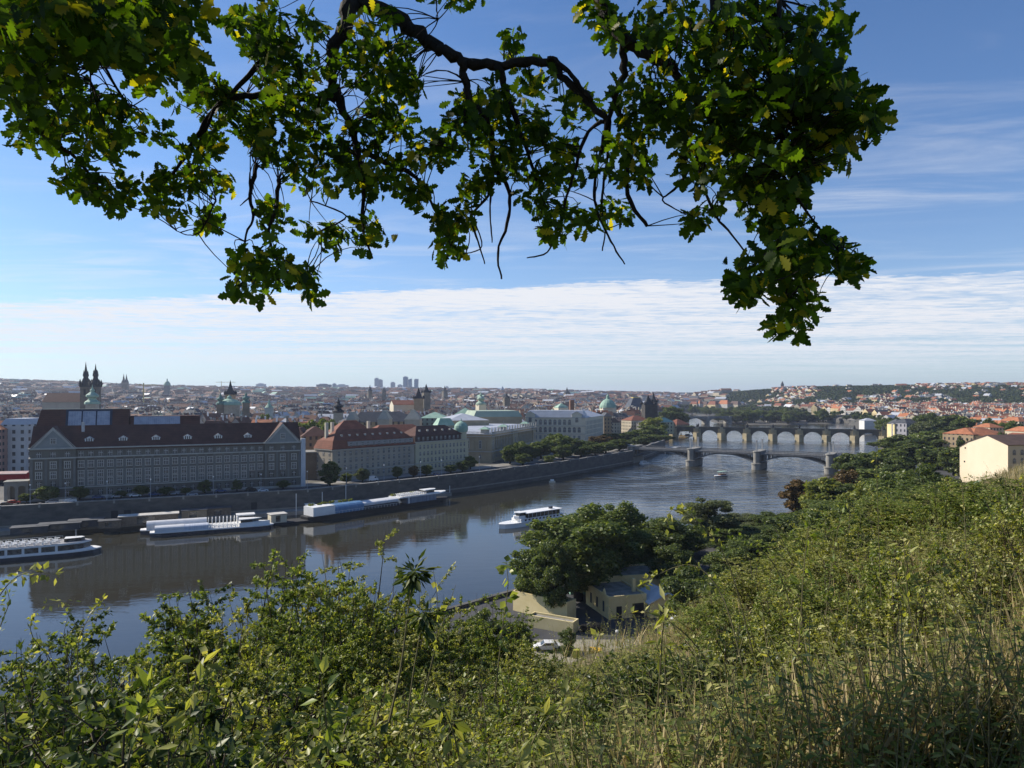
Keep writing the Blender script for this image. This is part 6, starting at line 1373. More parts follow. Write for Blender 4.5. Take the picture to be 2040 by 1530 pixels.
def shrub_proto(kind, m, seed):
    key = (kind, m.name, seed)
    if key in SHP: return SHP[key]
    r_ = np.random.RandomState(seed); Ht = {'tall': 4.0, 'low': 1.3, 'mid': 2.2}[kind]; n = {'tall': 26, 'low': 24, 'mid': 26}[kind]
    nl = {'tall': 20000, 'low': 4300, 'mid': 8000}[kind]; lf = {'tall': .060, 'low': .046, 'mid': .052}[kind]; W_ = {'tall': 1.6, 'low': .75, 'mid': 1.1}[kind]
    an = r_.uniform(0, 2 * pi, n); rr_ = np.sqrt(r_.rand(n)) * W_; base = np.stack([np.cos(an) * rr_ * .25, np.sin(an) * rr_ * .25, np.full(n, -.3)], -1)
    tip = np.stack([np.cos(an) * rr_, np.sin(an) * rr_, Ht * (1 - .35 * (rr_ / W_) ** 2) * r_.uniform(.62, 1.08, n)], -1)
    tt = np.linspace(0, 1, 7)[None, :, None]; mid = (base + tip) / 2 - np.stack([np.cos(an) * rr_ * .2, np.sin(an) * rr_ * .2, -np.full(n, Ht * .12)], -1)
    path = (1 - tt) ** 2 * base[:, None] + 2 * (1 - tt) * tt * mid[:, None] + tt ** 2 * tip[:, None]; path += r_.normal(size=path.shape) * .02
    # side twigs
    k = 13; si = r_.randint(0, n, n * k); ts = r_.uniform(.3, .98, n * k); P0 = np.stack([(1 - t) ** 2 * base[i] + 2 * (1 - t) * t * mid[i] + t * t * tip[i] for i, t in zip(si, ts)])
    dirs = unit(r_.normal(size=(n * k, 3)) * np.array([1, 1, .5]) + np.array([0, 0, .45])); ln_ = r_.uniform(.18, .5, n * k)[:, None] * (Ht / 2.4) ** .6 * (1.25 - ts[:, None] * .6)
    tw = P0[:, None] + dirs[:, None] * ln_[:, None] * np.linspace(0, 1, 4)[None, :, None] + np.array([0, 0, -.04])[None, None] * np.linspace(0, 1, 4)[None, :, None] ** 2
    v1, q1 = tubes_np(path, np.full(n, .011 * Ht ** .7), np.full(n, .003)); v2, q2 = tubes_np(tw, np.full(n * k, .004), np.full(n * k, .0015))
    sm_ = npmesh('stems', np.r_[v1, v2], np.r_[q1, q2 + len(v1)], [TWIG])
    j = r_.randint(0, n * k, nl); t_ = r_.uniform(.15, 1.08, nl)[:, None]; p = P0[j] + dirs[j] * ln_[j] * t_ + r_.normal(size=(nl, 3)) * .012
    ld = unit(dirs[j] * .5 + r_.normal(size=(nl, 3)) * .7 + np.array([0, 0, -.05])); nr_ = unit(r_.normal(size=(nl, 3)) * .55 + np.array([-.1, 0, 1]))
    lm_ = leafmesh('foliage', p, ld, nr_, lf * r_.uniform(.55, 1.3, nl), m, .30)
    SHP[key] = (sm_, lm_, Ht, W_); return SHP[key]
SHR = []
def shrub(px, yt, Y, kind, m, w=None, label=None):
    x = (px - 1020) * Y / F; z0 = gz(x, Y); sm_, lm_, Ht, W_ = shrub_proto(kind, m, rnd.randint(1, 3))
    h = EYE - (yt - HY) * Y / F - z0
    if h < .25: return
    s = h / Ht; sxy = (w * Y / F / (2 * W_)) if w else max(.7, min(1.6, s))
    e = empty('shrub', (x, Y, z0), rnd.uniform(0, 6.28), label, 'shrub', 'shrubs on the near slope'); e.scale = (sxy, sxy, s)
    obj('foliage', lm_, e); obj('stems', sm_, e); e['_px'] = px; e['_y'] = yt; SHR.append(e); return e
fore = [(-20, 1262, 9), (45, 1300, 8), (110, 1292, 9.5), (165, 1262, 11), (215, 1248, 12), (262, 1222, 12.5), (312, 1204, 13), (362, 1216, 12.5), (408, 1202, 12), (452, 1100, 11.5), (500, 1112, 12), (545, 1128, 12.5), (590, 1136, 12), (640, 1098, 11.5), (690, 1082, 12), (728, 1062, 12.5), (765, 1140, 12), (700, 1180, 10), (610, 1210, 9), (520, 1215, 9), (430, 1240, 9), (800, 1205, 13), (845, 1205, 13), (780, 1280, 10), (880, 1200, 13), (915, 1196, 13.5), (950, 1192, 13.5), (990, 1206, 14), (1030, 1232, 14), (905, 1262, 12), (860, 1250, 11)]
for px, yt, Y in fore: shrub(px, yt - (12 if px < 780 else 6), Y, 'tall', [B1, B1, B2][rnd.randint(0, 2)] if px > 420 else [B1, B3, B3][rnd.randint(0, 2)])  # left shrubs get darker leaves, the oak's shade put into the colour
fr2 = [(940, 1262, 16), (1000, 1275, 16), (1060, 1290, 15), (1120, 1318, 14), (1180, 1322, 15), (1240, 1318, 16), (1290, 1290, 17), (1340, 1262, 18), (1390, 1235, 18), (1440, 1195, 20), (1490, 1150, 22), (1545, 1120, 22), (1600, 1080, 24), (1660, 1050, 26), (1720, 1020, 28), (1780, 1000, 28), (1840, 980, 30), (1900, 972, 28), (1955, 965, 24), (2010, 962, 24), (2050, 960, 20), (1985, 950, 34), (2032, 944, 34), (1945, 958, 40), (2015, 952, 45), (1900, 962, 44), (1480, 1240, 14), (1560, 1190, 15), (1640, 1150, 15), (1400, 1300, 12), (1320, 1340, 11), (1720, 1110, 16), (1250, 1370, 10), (1150, 1370, 11), (1050, 1350, 11), (960, 1340, 11), (880, 1335, 10)]
for px, yt, Y in ((1500, 1130, 12), (1565, 1095, 12.5), (1632, 1052, 13), (1695, 1022, 14), (1758, 1002, 15), (1822, 985, 16), (1888, 970, 16), (1950, 964, 15), (2008, 958, 13), (2060, 950, 11), (1462, 1190, 11)): shrub(px, yt, Y, 'tall', [B1, B2][rnd.randint(0, 1)], 215 if px < 1530 else 330)
for px, yt, Y in ((1340, 1300, 8), (1420, 1262, 8), (1500, 1215, 8.5), (1590, 1165, 8.5), (1660, 1120, 9), (1740, 1110, 9.5), (1960, 1095, 9), (2030, 1050, 8.5), (1560, 1185, 9), (1620, 1150, 10), (1690, 1075, 10), (1850, 1060, 10), (1900, 1040, 11), (1500, 1260, 8), (1600, 1230, 7.5), (1560, 1290, 6.5), (1650, 1250, 6.5), (1750, 1240, 7)): shrub(px, yt, Y, 'mid', [B1, B2][rnd.randint(0, 1)], 250)
for px, yt, Y in fr2: shrub(px, yt, Y, 'mid', [B1, B2, B2][rnd.randint(0, 2)])
# near ranks down to the bottom of the picture
rr2 = random.Random(21)
for Y, y0, n in ((7.5, 1330, 17), (6.0, 1370, 16), (4.8, 1420, 15), (3.9, 1455, 14), (3.2, 1490, 12)):
    for i in range(n):
        px = -40 + 2120 * (i + rr2.uniform(.2, .8)) / n; lift = 0
        if px > 1350: lift = -(px - 1350) * .34 * (1 if Y > 5 else .55)
        if px < 420: lift = -40 + rr2.uniform(-10, 20)
        if 1700 < px and Y > 4.5 and rr2.random() < .75: continue
        m = B3 if px < 520 and rr2.random() < .75 else (B1 if rr2.random() < .45 else B2)  # mostly dark leaves at left, shade worked into the colour
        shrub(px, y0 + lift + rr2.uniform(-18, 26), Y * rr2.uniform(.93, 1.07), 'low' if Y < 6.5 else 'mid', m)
for px, yt, Y in ((2020, 1180, 6), (2060, 1120, 8), (1980, 1260, 5), (2040, 1330, 4), (1900, 1370, 4.5), (1960, 1420, 3.6), (1840, 1300, 6)): shrub(px, yt, Y, 'mid' if Y > 5 else 'low', B1 if px < 1990 else B3)
# scattered bushes that break up the slope into clumps
for i in range(105):
    Y = 5.5 * (22 / 5.5) ** rr2.random(); px = rr2.uniform(820, 2070)
    if 1680 < px < 1960 and Y < 13 and rr2.random() < .7: continue
    x = (px - 1020) * Y / F; z0 = gz(x, Y); h = rr2.uniform(.8, 1.5) if Y < 10 else rr2.uniform(1.3, 2.3)
    yt = HY + (EYE - z0 - h) * F / Y
    yt = max(yt, float(np.interp(px, [820, 1000, 1050, 1330, 1420, 1500, 1700, 1850, 2040], [1225, 1250, 1315, 1290, 1200, 1085, 985, 950, 938])) + rr2.uniform(0, 25))
    shrub(px, yt, Y, 'low' if h < 1.3 else 'mid', [B1, B2, B2, B3][rr2.randint(0, 3)])
BN = ['at the left edge', 'left of centre', 'below the cafe yard', 'right of centre', 'toward the right edge']
rows_ = {}
for e in SHR:
    c_ = {'bush_leaf_green': 'green', 'bush_leaf_olive': 'olive', 'bush_leaf_dark': 'dark green'}[e.children[0].data.materials[0].name]
    nv = len(e.children[0].data.vertices); k_ = 'tall' if nv > 60000 else 'bushy' if nv > 30000 else 'low'
    w_ = 'upper row' if e['_y'] < 1180 else 'second row' if e['_y'] < 1260 else 'third row' if e['_y'] < 1330 else 'fourth row' if e['_y'] < 1420 else 'bottom row'
    rows_.setdefault((c_, k_, w_, BN[min(4, max(0, int((e['_px'] + 40) / 420)))]), []).append(e)
for (c_, k_, w_, b_n), es in rows_.items():
    es.sort(key=lambda e: e['_px'])
    for i, e in enumerate(es): e['label'] = ('%s %s shrub, %s, %s of the slope' % (k_, c_, w_, b_n)) if len(es) == 1 else '%s from the left of the %s %s shrubs, %s, %s' % (CARD[i] if i < 20 else 'last', k_, c_, w_, b_n)
for e in SHR: del e['_px'], e['_y']
# weeds: upright stems with narrow leaves, everywhere between the shrubs
def scatter(n, y0, y1, seed, tmin=-.85, tmax=.85):
    r_ = np.random.RandomState(seed); y = y0 * (y1 / y0) ** r_.rand(n); x = y * r_.uniform(tmin, tmax, n) * 1.02 + r_.normal(size=n) * .2
    return r_, x, y
def weeds(name, n, y0, y1, hmin, hmax, nl, leaf, m, seed, label, tmin=-.85, tmax=.85):
    r_, x, y = scatter(n, y0, y1, seed, tmin, tmax); d_ = -.73 * x + .68 * y; k = (d_ < 26); x, y = x[k], y[k]; n = len(x); z = terrain(x, y)
    base = np.stack([x, y, z - .05], -1); h = r_.uniform(hmin, hmax, n) * (1 + .03 * y); lean = r_.normal(size=(n, 3)) * .22; lean[:, 2] = 0
    t_ = np.linspace(0, 1, 5)[None, :, None]; path = base[:, None] + np.array([0, 0, 1])[None, None] * h[:, None, None] * t_ + lean[:, None] * h[:, None, None] * t_ ** 2
    v1, q1 = tubes_np(path, np.full(n, .0045), np.full(n, .0015))
    j = np.repeat(np.arange(n), nl); tt = r_.uniform(.15, 1.0, n * nl); p = base[j] + np.array([0, 0, 1]) * (h[j] * tt)[:, None] + lean[j] * (h[j] * tt ** 2)[:, None]
    a = r_.uniform(0, 2 * pi, n * nl); ld = np.stack([np.cos(a), np.sin(a), r_.uniform(-.35, .6, n * nl)], -1); nn_ = unit(np.stack([-np.cos(a) * .3, -np.sin(a) * .3, np.ones(n * nl)], -1) + r_.normal(size=(n * nl, 3)) * .25)
    st = npmesh(name + '_stems', v1, q1, [STEM]); o = obj(name, leafmesh(name, p, ld, nn_, leaf * r_.uniform(.6, 1.25, n * nl), m, .17, .06)); tag(o, label, 'weeds', kind='stuff'); c = obj('stems', st, o); c['kind'] = 'stuff'; return o
weeds('weeds', 4200, 2.6, 22, .35, .85, 20, .052, B2, 31, 'dense knee-high weeds with narrow olive leaves covering the near slope')
weeds('undergrowth', 5200, 2.6, 30, .3, .7, 18, .05, B1, 37, 'fresh green leafy undergrowth between the shrubs of the near slope')
r_, x, y = scatter(24000, 3, 30, 41, -.1, .85); kk = ((x / y > .42) | (r_.rand(len(x)) < .5)) & ((-.73 * x + .68 * y) < 24); x, y = x[kk], y[kk]; n = len(x); z = terrain(x, y)
xe = r_.uniform(1.2, 11, 16000); ye = r_.uniform(-3, 8, 16000); ke = (xe > .8 * ye) & (np.hypot(xe, ye) > 2.2); x = np.r_[x, xe[ke]]; y = np.r_[y, ye[ke]]; z = np.r_[z, terrain(xe[ke], ye[ke])]; yf = r_.uniform(24, 62, 12000); xf = yf * r_.uniform(.5, .9, 12000); x = np.r_[x, xf]; y = np.r_[y, yf]; z = np.r_[z, terrain(xf, yf)]; n = len(x)
h = r_.uniform(.25, .75, n); a = r_.uniform(0, 2 * pi, n); dr_ = np.stack([np.cos(a) * .35, np.sin(a) * .35, np.ones(n)], -1)
tag(obj('dry_grass', leafmesh('dry_grass', np.stack([x, y, z - .03], -1), dr_, unit(r_.normal(size=(n, 3)) * np.array([1, 1, .1])), h, DRY, .016, .0)), 'straw coloured dry grass on the slope at the right', 'grass', kind='stuff')
# single tall sprouts that stand out against the river
def sprout(pts, Y, r, leaf, nl, m, label, name='sprout', droop=0., asp=.3, cluster=None, dY=0):
    from mathutils import Vector
    w = [Vector(P(px, py, Y + dY * i / max(1, len(pts) - 1))) for i, (px, py) in enumerate(pts)]
    K_ = 14; path = []
    for k in range(K_):
        f_ = k / (K_ - 1) * (len(w) - 1); i = min(int(f_), len(w) - 2); u_ = f_ - i
        p0, p1, p2, p3 = w[max(i - 1, 0)], w[i], w[i + 1], w[min(i + 2, len(w) - 1)]
        path.append(.5 * ((2 * p1) + (p2 - p0) * u_ + (2 * p0 - 5 * p1 + 4 * p2 - p3) * u_ ** 2 + (3 * p1 - p0 - 3 * p2 + p3) * u_ ** 3))
    e = empty(name, tuple(path[0]), 0, label, 'plant', 'single sprouts standing above the thicket'); o0 = np.array(path[0]); loc = [tuple(np.array(p) - o0) for p in path]
    m_ = MB(); m_.tube(loc, [r * (1 - .75 * k / (K_ - 1)) for k in range(K_)], 5); m_.build('stem', STEM, e)
    q = np.array(loc); r_ = np.random.RandomState(int(pts[0][0]) + 500); 
    t_ = r_.uniform(.25, 1, nl) * (K_ - 1.001) if cluster is None else (1 - np.abs(r_.normal(size=nl)) * cluster).clip(.3, 1) * (K_ - 1.001); i = t_.astype(int); p = q[i] + (q[i + 1] - q[i]) * (t_ - i)[:, None]
    ld = unit(r_.normal(size=(nl, 3)) + np.array([0, 0, -droop])); nn_ = unit(r_.normal(size=(nl, 3)) * .6 + np.array([0, 0, 1]))
    p = p + ld * (leaf * .35 if cluster is None else r_.uniform(.0, .085, nl)[:, None]); obj('foliage', leafmesh('foliage', p, ld, nn_, leaf * r_.uniform(.6, 1.2, nl), m, asp), e); return e
sprout([(775, 1440), (800, 1320), (815, 1200), (826, 1135)], 4.6, .010, .085, 150, B3, 'tall stem ending in a dark clump of drooping pointed leaves against the river', droop=1.0, asp=.17, cluster=.055)
sprout([(812, 1430), (825, 1330), (846, 1215)], 4.4, .007, .08, 80, B3, 'shorter stem with drooping dark leaves just right of the tallest clump', droop=.9, asp=.17, cluster=.08)
sprout([(842, 1400), (870, 1280), (908, 1165)], 5, .005, .035, 16, B1, 'nearly bare forked twig right of the dark drooping clump'); sprout([(845, 1380), (868, 1290), (872, 1200), (862, 1130)], 5, .005, .055, 26, B2, 'thin twig with round yellow-green leaves beside the bare forked twig', asp=.42)
sprout([(985, 1400), (1000, 1260), (1012, 1170), (1008, 1118)], 4.8, .006, .06, 34, B1, 'slender upright sprout with round leaves in front of the yellow terrace', asp=.42)
sprout([(1105, 1440), (1180, 1320), (1190, 1262)], 5, .005, .05, 20, B2, 'small leafy sprout in front of the sunlit yard', asp=.35)
sprout([(1480, 1330), (1440, 1190), (1380, 1125), (1300, 1150), (1282, 1165)], 5, .006, .05, 60, B2, 'long arching bramble bending left over the dark tree', asp=.35, dY=.6)
sprout([(1500, 1300), (1450, 1120), (1390, 1040), (1340, 1015), (1328, 1050)], 5.6, .006, .052, 60, B2, 'highest arching bramble with bright leaves against the river, above the other', asp=.35)
sprout([(1460, 1420), (1390, 1290), (1300, 1222), (1215, 1232)], 5, .006, .045, 34, B2, 'arching bramble bending left across the white van', asp=.35)
sprout([(1600, 1330), (1560, 1160), (1500, 1080), (1430, 1060)], 6, .006, .05, 46, B1, 'arching shoot bending left below the pale willow', asp=.35)
sprout([(1760, 1300), (1752, 1120), (1748, 980), (1745, 890)], 7, .006, .05, 34, B2, 'tall straight shoot rising before the bridge end trees', asp=.28)
sprout([(1930, 1240), (1925, 1100), (1915, 960), (1890, 895)], 7, .006, .045, 26, B2, 'thin curved shoot rising before the cream house gable', asp=.28)
sprout([(1640, 1300), (1650, 1180), (1668, 1060), (1690, 985)], 6.5, .006, .055, 36, B1, 'straight shoot leaning right among the slope bushes', asp=.28)
sprout([(1560, 1500), (1590, 1300), (1600, 1150), (1612, 1040)], 4.6, .008, .085, 44, B1, 'tall stem with long narrow leaves in the right thicket', asp=.18)
sprout([(1290, 1530), (1310, 1400), (1320, 1260), (1335, 1180)], 4.2, .008, .085, 40, B2, 'upright stem with long narrow leaves left of the bramble arches', asp=.18)
sprout([(1850, 1500), (1830, 1330), (1810, 1200), (1800, 1080)], 4.6, .008, .085, 40, B2, 'upright stem with narrow leaves in front of the dry grass', asp=.18)
sprout([(-20, 1215), (20, 1160), (60, 1140), (112, 1145)], 5, .005, .065, 34, B2, 'leafy twig entering from the left edge over the boat reflection', asp=.3)
sprout([(-20, 1330), (0, 1250), (18, 1200), (12, 1170)], 5, .005, .05, 22, B1, 'thin twig at the left edge below the leafy one', asp=.3)
sprout([(130, 1400), (105, 1320), (62, 1262), (75, 1215), (130, 1195)], 6, .005, .055, 46, B2, 'leafy arching shoot over the water at the lower left', asp=.3)
sprout([(160, 1400), (155, 1290), (180, 1225), (205, 1195)], 6, .005, .055, 40, B2, 'bright leafy shoot right of the arching one at lower left', asp=.3)
sprout([(140, 1330), (128, 1260), (150, 1190)], 6.4, .004, .04, 18, B1, 'thin sparse twig between the two leafy shoots at lower left', asp=.3)
for i, (a_, b_, c_, Y, m) in enumerate([(240, 1530, (300, 1380), 3.4, B1), (360, 1530, (400, 1300), 3.6, B2), (930, 1530, (880, 1400), 3.4, B2), (1020, 1520, (1120, 1400), 3.2, B2), (660, 1530, (640, 1350), 3.5, B1), (1700, 1530, (1730, 1380), 3.3, B1)]):
    sprout([(a_, b_ + 60), ((a_ + c_[0]) / 2, (b_ + c_[1]) / 2), c_], Y, .006, .10, 30, m, 'broad-leaved stem close to the camera at the bottom edge, %s from the left' % CARD[[0, 1, 3, 4, 2, 5][i]], 'leafy_stem', asp=.22)
# ================================================================ the oak overhead
OK1 = leafmat('oak_leaf', (.012, .028, .006), (.045, .080, .012), (.20, .17, .02), trans=.5, gloss=.01, tcol=(3.2, 3.2, .4), rare=.982)
prof = [(0, .02), (.10, .09), (.20, .20), (.27, .12), (.38, .31), (.46, .18), (.58, .38), (.67, .22), (.78, .31), (.86, .17), (.95, .11), (1, 0.0)]
def oak_leaves(name, base, d, nrm, size, r_):
    d = unit(d); s_ = unit(np.cross(nrm, d)); n_ = np.cross(d, s_); curl = r_.uniform(-.05, .25, len(base)); cup = r_.uniform(-.1, .3, len(base)); asy = r_.uniform(.85, 1.15, len(base))
    cols = []
    for (t_, w_) in prof:
        c = base + d * (size * t_)[:, None] - n_ * (size * curl * t_ * t_)[:, None]
        cols.append(c + s_ * (size * w_ * asy)[:, None] * .85 + n_ * (size * w_ * cup)[:, None]); cols.append(c); cols.append(c - s_ * (size * w_ / asy)[:, None] * .85 + n_ * (size * w_ * cup)[:, None])
    v = np.stack(cols, 1); K_ = len(prof); N1 = len(base); b_ = (np.arange(N1) * 3 * K_)[:, None]; fs = []
    for k in range(K_ - 1):
        fs.append(b_ + np.array([3 * k, 3 * k + 1, 3 * k + 4, 3 * k + 3])); fs.append(b_ + np.array([3 * k + 1, 3 * k + 2, 3 * k + 5, 3 * k + 4]))
    return npmesh(name, v.reshape(-1, 3), np.stack(fs, 1).reshape(-1, 4), [OK1])
blobs = [(90, 50, 130, 80, 60, 2.9), (290, 50, 130, 80, 56, 2.9), (50, 160, 80, 60, 28, 3.2), (150, 225, 110, 45, 24, 4.0), (320, 130, 80, 40, 12, 3.3), (250, 265, 110, 50, 24, 4.2), (55, 260, 70, 40, 12, 4.0), (165, 365, 50, 38, 11, 4.0), (235, 385, 42, 36, 11, 4.0), (400, 190, 60, 40, 14, 4.2), (330, 385, 48, 48, 13, 4.0), (420, 330, 66, 60, 18, 4.2), (418, 440, 26, 24, 7, 4.2), (480, 235, 60, 50, 16, 4.3), (520, 50, 60, 60, 16, 4.0), (585, 120, 85, 100, 40, 4.1), (580, 260, 90, 65, 32, 4.2), (640, 335, 75, 60, 20, 4.2), (485, 545, 42, 45, 13, 3.9), (545, 540, 38, 44, 11, 3.9), (615, 570, 24, 26, 7, 3.9), (550, 440, 32, 50, 8, 4.1), (640, 470, 46, 24, 9, 4.2), (740, 100, 78, 80, 32, 4.2), (795, 190, 50, 62, 20, 4.3), (740, 250, 66, 45, 16, 4.3), (750, 350, 62, 42, 18, 4.2), (735, 460, 32, 34, 7, 4.3), (855, 300, 50, 36, 13, 4.2), (835, 385, 38, 22, 7, 4.2), (905, 430, 38, 38, 11, 4.2), (895, 495, 22, 26, 6, 4.2), (915, 235, 50, 40, 14, 4.3), (985, 205, 70, 40, 16, 4.3), (990, 300, 60, 55, 20, 4.2), (950, 372, 30, 24, 6, 4.2), (1022, 92, 18, 30, 4, 4.3), (1070, 155, 40, 26, 6, 4.3), (1070, 255, 50, 50, 14, 4.3), (1065, 375, 38, 36, 8, 4.2), (1120, 440, 50, 42, 16, 4.2), (1140, 320, 50, 50, 14, 4.2), (1150, 215, 40, 36, 9, 4.3), (1200, 40, 40, 55, 13, 3.8), (1280, 200, 64, 80, 26, 3.9), (1250, 320, 50, 50, 15, 4.0), (1225, 420, 36, 20, 6, 4.1), (1320, 50, 80, 50, 22, 3.8), (1400, 190, 80, 100, 38, 3.6), (1400, 320, 70, 50, 20, 3.7), (1400, 435, 28, 20, 5, 3.8), (1480, 70, 95, 80, 38, 3.6), (1560, 150, 95, 90, 48, 3.4), (1640, 55, 52, 50, 16, 3.4), (1665, 215, 70, 70, 34, 3.3), (1630, 290, 66, 50, 22, 3.4), (1560, 330, 68, 66, 28, 3.5), (1480, 380, 46, 50, 12, 3.6), (1560, 430, 46, 44, 16, 3.5), (1500, 555, 40, 40, 12, 3.5), (1560, 520, 48, 40, 14, 3.5), (1640, 500, 64, 38, 19, 3.5), (1690, 530, 30, 24, 6, 3.5), (1595, 590, 40, 34, 10, 3.5), (1570, 648, 38, 26, 9, 3.5), (905, -12, 50, 22, 5, 4.0), (1480, 235, 74, 70, 26, 3.6), (1735, 235, 26, 36, 7, 3.3)]
ro = np.random.RandomState(17); RC = []
for (bx, by, rx, ry, n, Y) in blobs:
    n = int(n * 1.5); a = ro.uniform(0, 2 * pi, n); q = np.sqrt(ro.rand(n)) * .97; yy = Y + ro.normal(size=n) * .28
    for k in range(n): RC.append(P(bx + rx * q[k] * cos(a[k]), by + ry * q[k] * sin(a[k]), yy[k]))
# unseen crown outside the frame, added to shade the visible leaves
n = 1000; cx_ = ro.uniform(-12, 4.5, n); cy_ = ro.uniform(-5, 6, n); cz_ = 53.4 + .1 * np.abs(cy_) + ro.uniform(0, 6.5, n)
n2 = 850; cx_ = np.r_[cx_, ro.uniform(-3.4, 2.0, n2)]; cy_ = np.r_[cy_, ro.uniform(3.6, 6.4, n2)]; cz_ = np.r_[cz_, ro.uniform(53.6, 56.2, n2)]
n3 = 700; y3 = ro.uniform(2, 6, n3); cx_ = np.r_[cx_, -.80 * y3 - ro.uniform(.3, 4, n3)]; cy_ = np.r_[cy_, y3]; cz_ = np.r_[cz_, ro.uniform(52.6, 55.5, n3)]
kk = ((cz_ - 50) > (.62 * np.maximum(cy_, 0))) | (cx_ < -.80 * cy_ - .3); SHADE_CROWN = np.stack([cx_[kk], cy_[kk], cz_[kk]], -1)
def rosettes(cen, seed, lf=.098):
    r_ = np.random.RandomState(seed); cen = np.asarray(cen); k = 7; N1 = len(cen); ax_ = unit(r_.normal(size=(N1, 3)) * .8 + np.array([0, 0, -.35]))
    u_ = unit(np.cross(ax_, r_.normal(size=(N1, 3)))); w_ = np.cross(ax_, u_); an = (np.arange(k) * 2.4)[None, :] + r_.uniform(0, 6, (N1, 1))
    rad = u_[:, None] * np.cos(an)[..., None] + w_[:, None] * np.sin(an)[..., None]; tilt = r_.uniform(.1, .9, (N1, k, 1)); d = unit(rad + ax_[:, None] * tilt)
    b_ = cen[:, None] + ax_[:, None] * r_.uniform(-.05, .03, (N1, k, 1)) + rad * .012; nn_ = unit(-ax_[:, None] + rad * .5 + r_.normal(size=(N1, k, 3)) * .35)
    return b_.reshape(-1, 3), d.reshape(-1, 3), nn_.reshape(-1, 3), (lf * r_.uniform(.65, 1.2, (N1, k))).reshape(-1), r_
oak = empty('oak_tree', (2.2, -4.2, gz(2.2, -4.2)), 0, 'big oak arching dark branches and lobed leaves across the top of the view', 'tree'); OO = np.array(oak.location)
def opart(name, me): o = obj(name, me, oak); o.location = tuple(-OO); return o
b_, d, nn_, s_, r_ = rosettes(RC, 3, .078); opart('foliage', oak_leaves('foliage', b_, d, nn_, s_, r_))
b_, d, nn_, s_, r_ = rosettes(SHADE_CROWN, 4, .13); o = opart('foliage', oak_leaves('foliage', b_, d, nn_, s_, r_))  # the added out-of-frame leaves that cast shade
def branch(pts, Ys, rpx, name='branch'):
    from mathutils import Vector
    w = []; n = len(pts)
    for i, (px, py) in enumerate(pts):
        Y = Ys[0] + (Ys[1] - Ys[0]) * i / (n - 1); w.append(Vector(P(px, py, Y)))
    path, rad = [], []; K_ = (n - 1) * 5 + 1; rb = random.Random(int(pts[0][0] + pts[-1][1]))
    for k in range(K_):
        f_ = k / 5; i = min(int(f_), n - 2); u_ = f_ - i; p0, p1, p2, p3 = w[max(i - 1, 0)], w[i], w[i + 1], w[min(i + 2, n - 1)]
        q = .5 * ((2 * p1) + (p2 - p0) * u_ + (2 * p0 - 5 * p1 + 4 * p2 - p3) * u_ ** 2 + (3 * p1 - p0 - 3 * p2 + p3) * u_ ** 3)
        r0 = rpx[0] + (rpx[1] - rpx[0]) * (k / (K_ - 1)) ** .75; Y = q.y; rr = r0 * Y / F
        q += Vector((rb.gauss(0, 1), rb.gauss(0, 1), rb.gauss(0, 1))) * rr * .28; path.append(q); rad.append(rr * rb.uniform(.85, 1.15))
    m_ = MB(); m_.tube([tuple(p) for p in path], rad, 9 if rpx[0] > 6 else 5); o = m_.build(name, BARK, oak, smooth=True); o.location = tuple(-OO); return path
BR = []
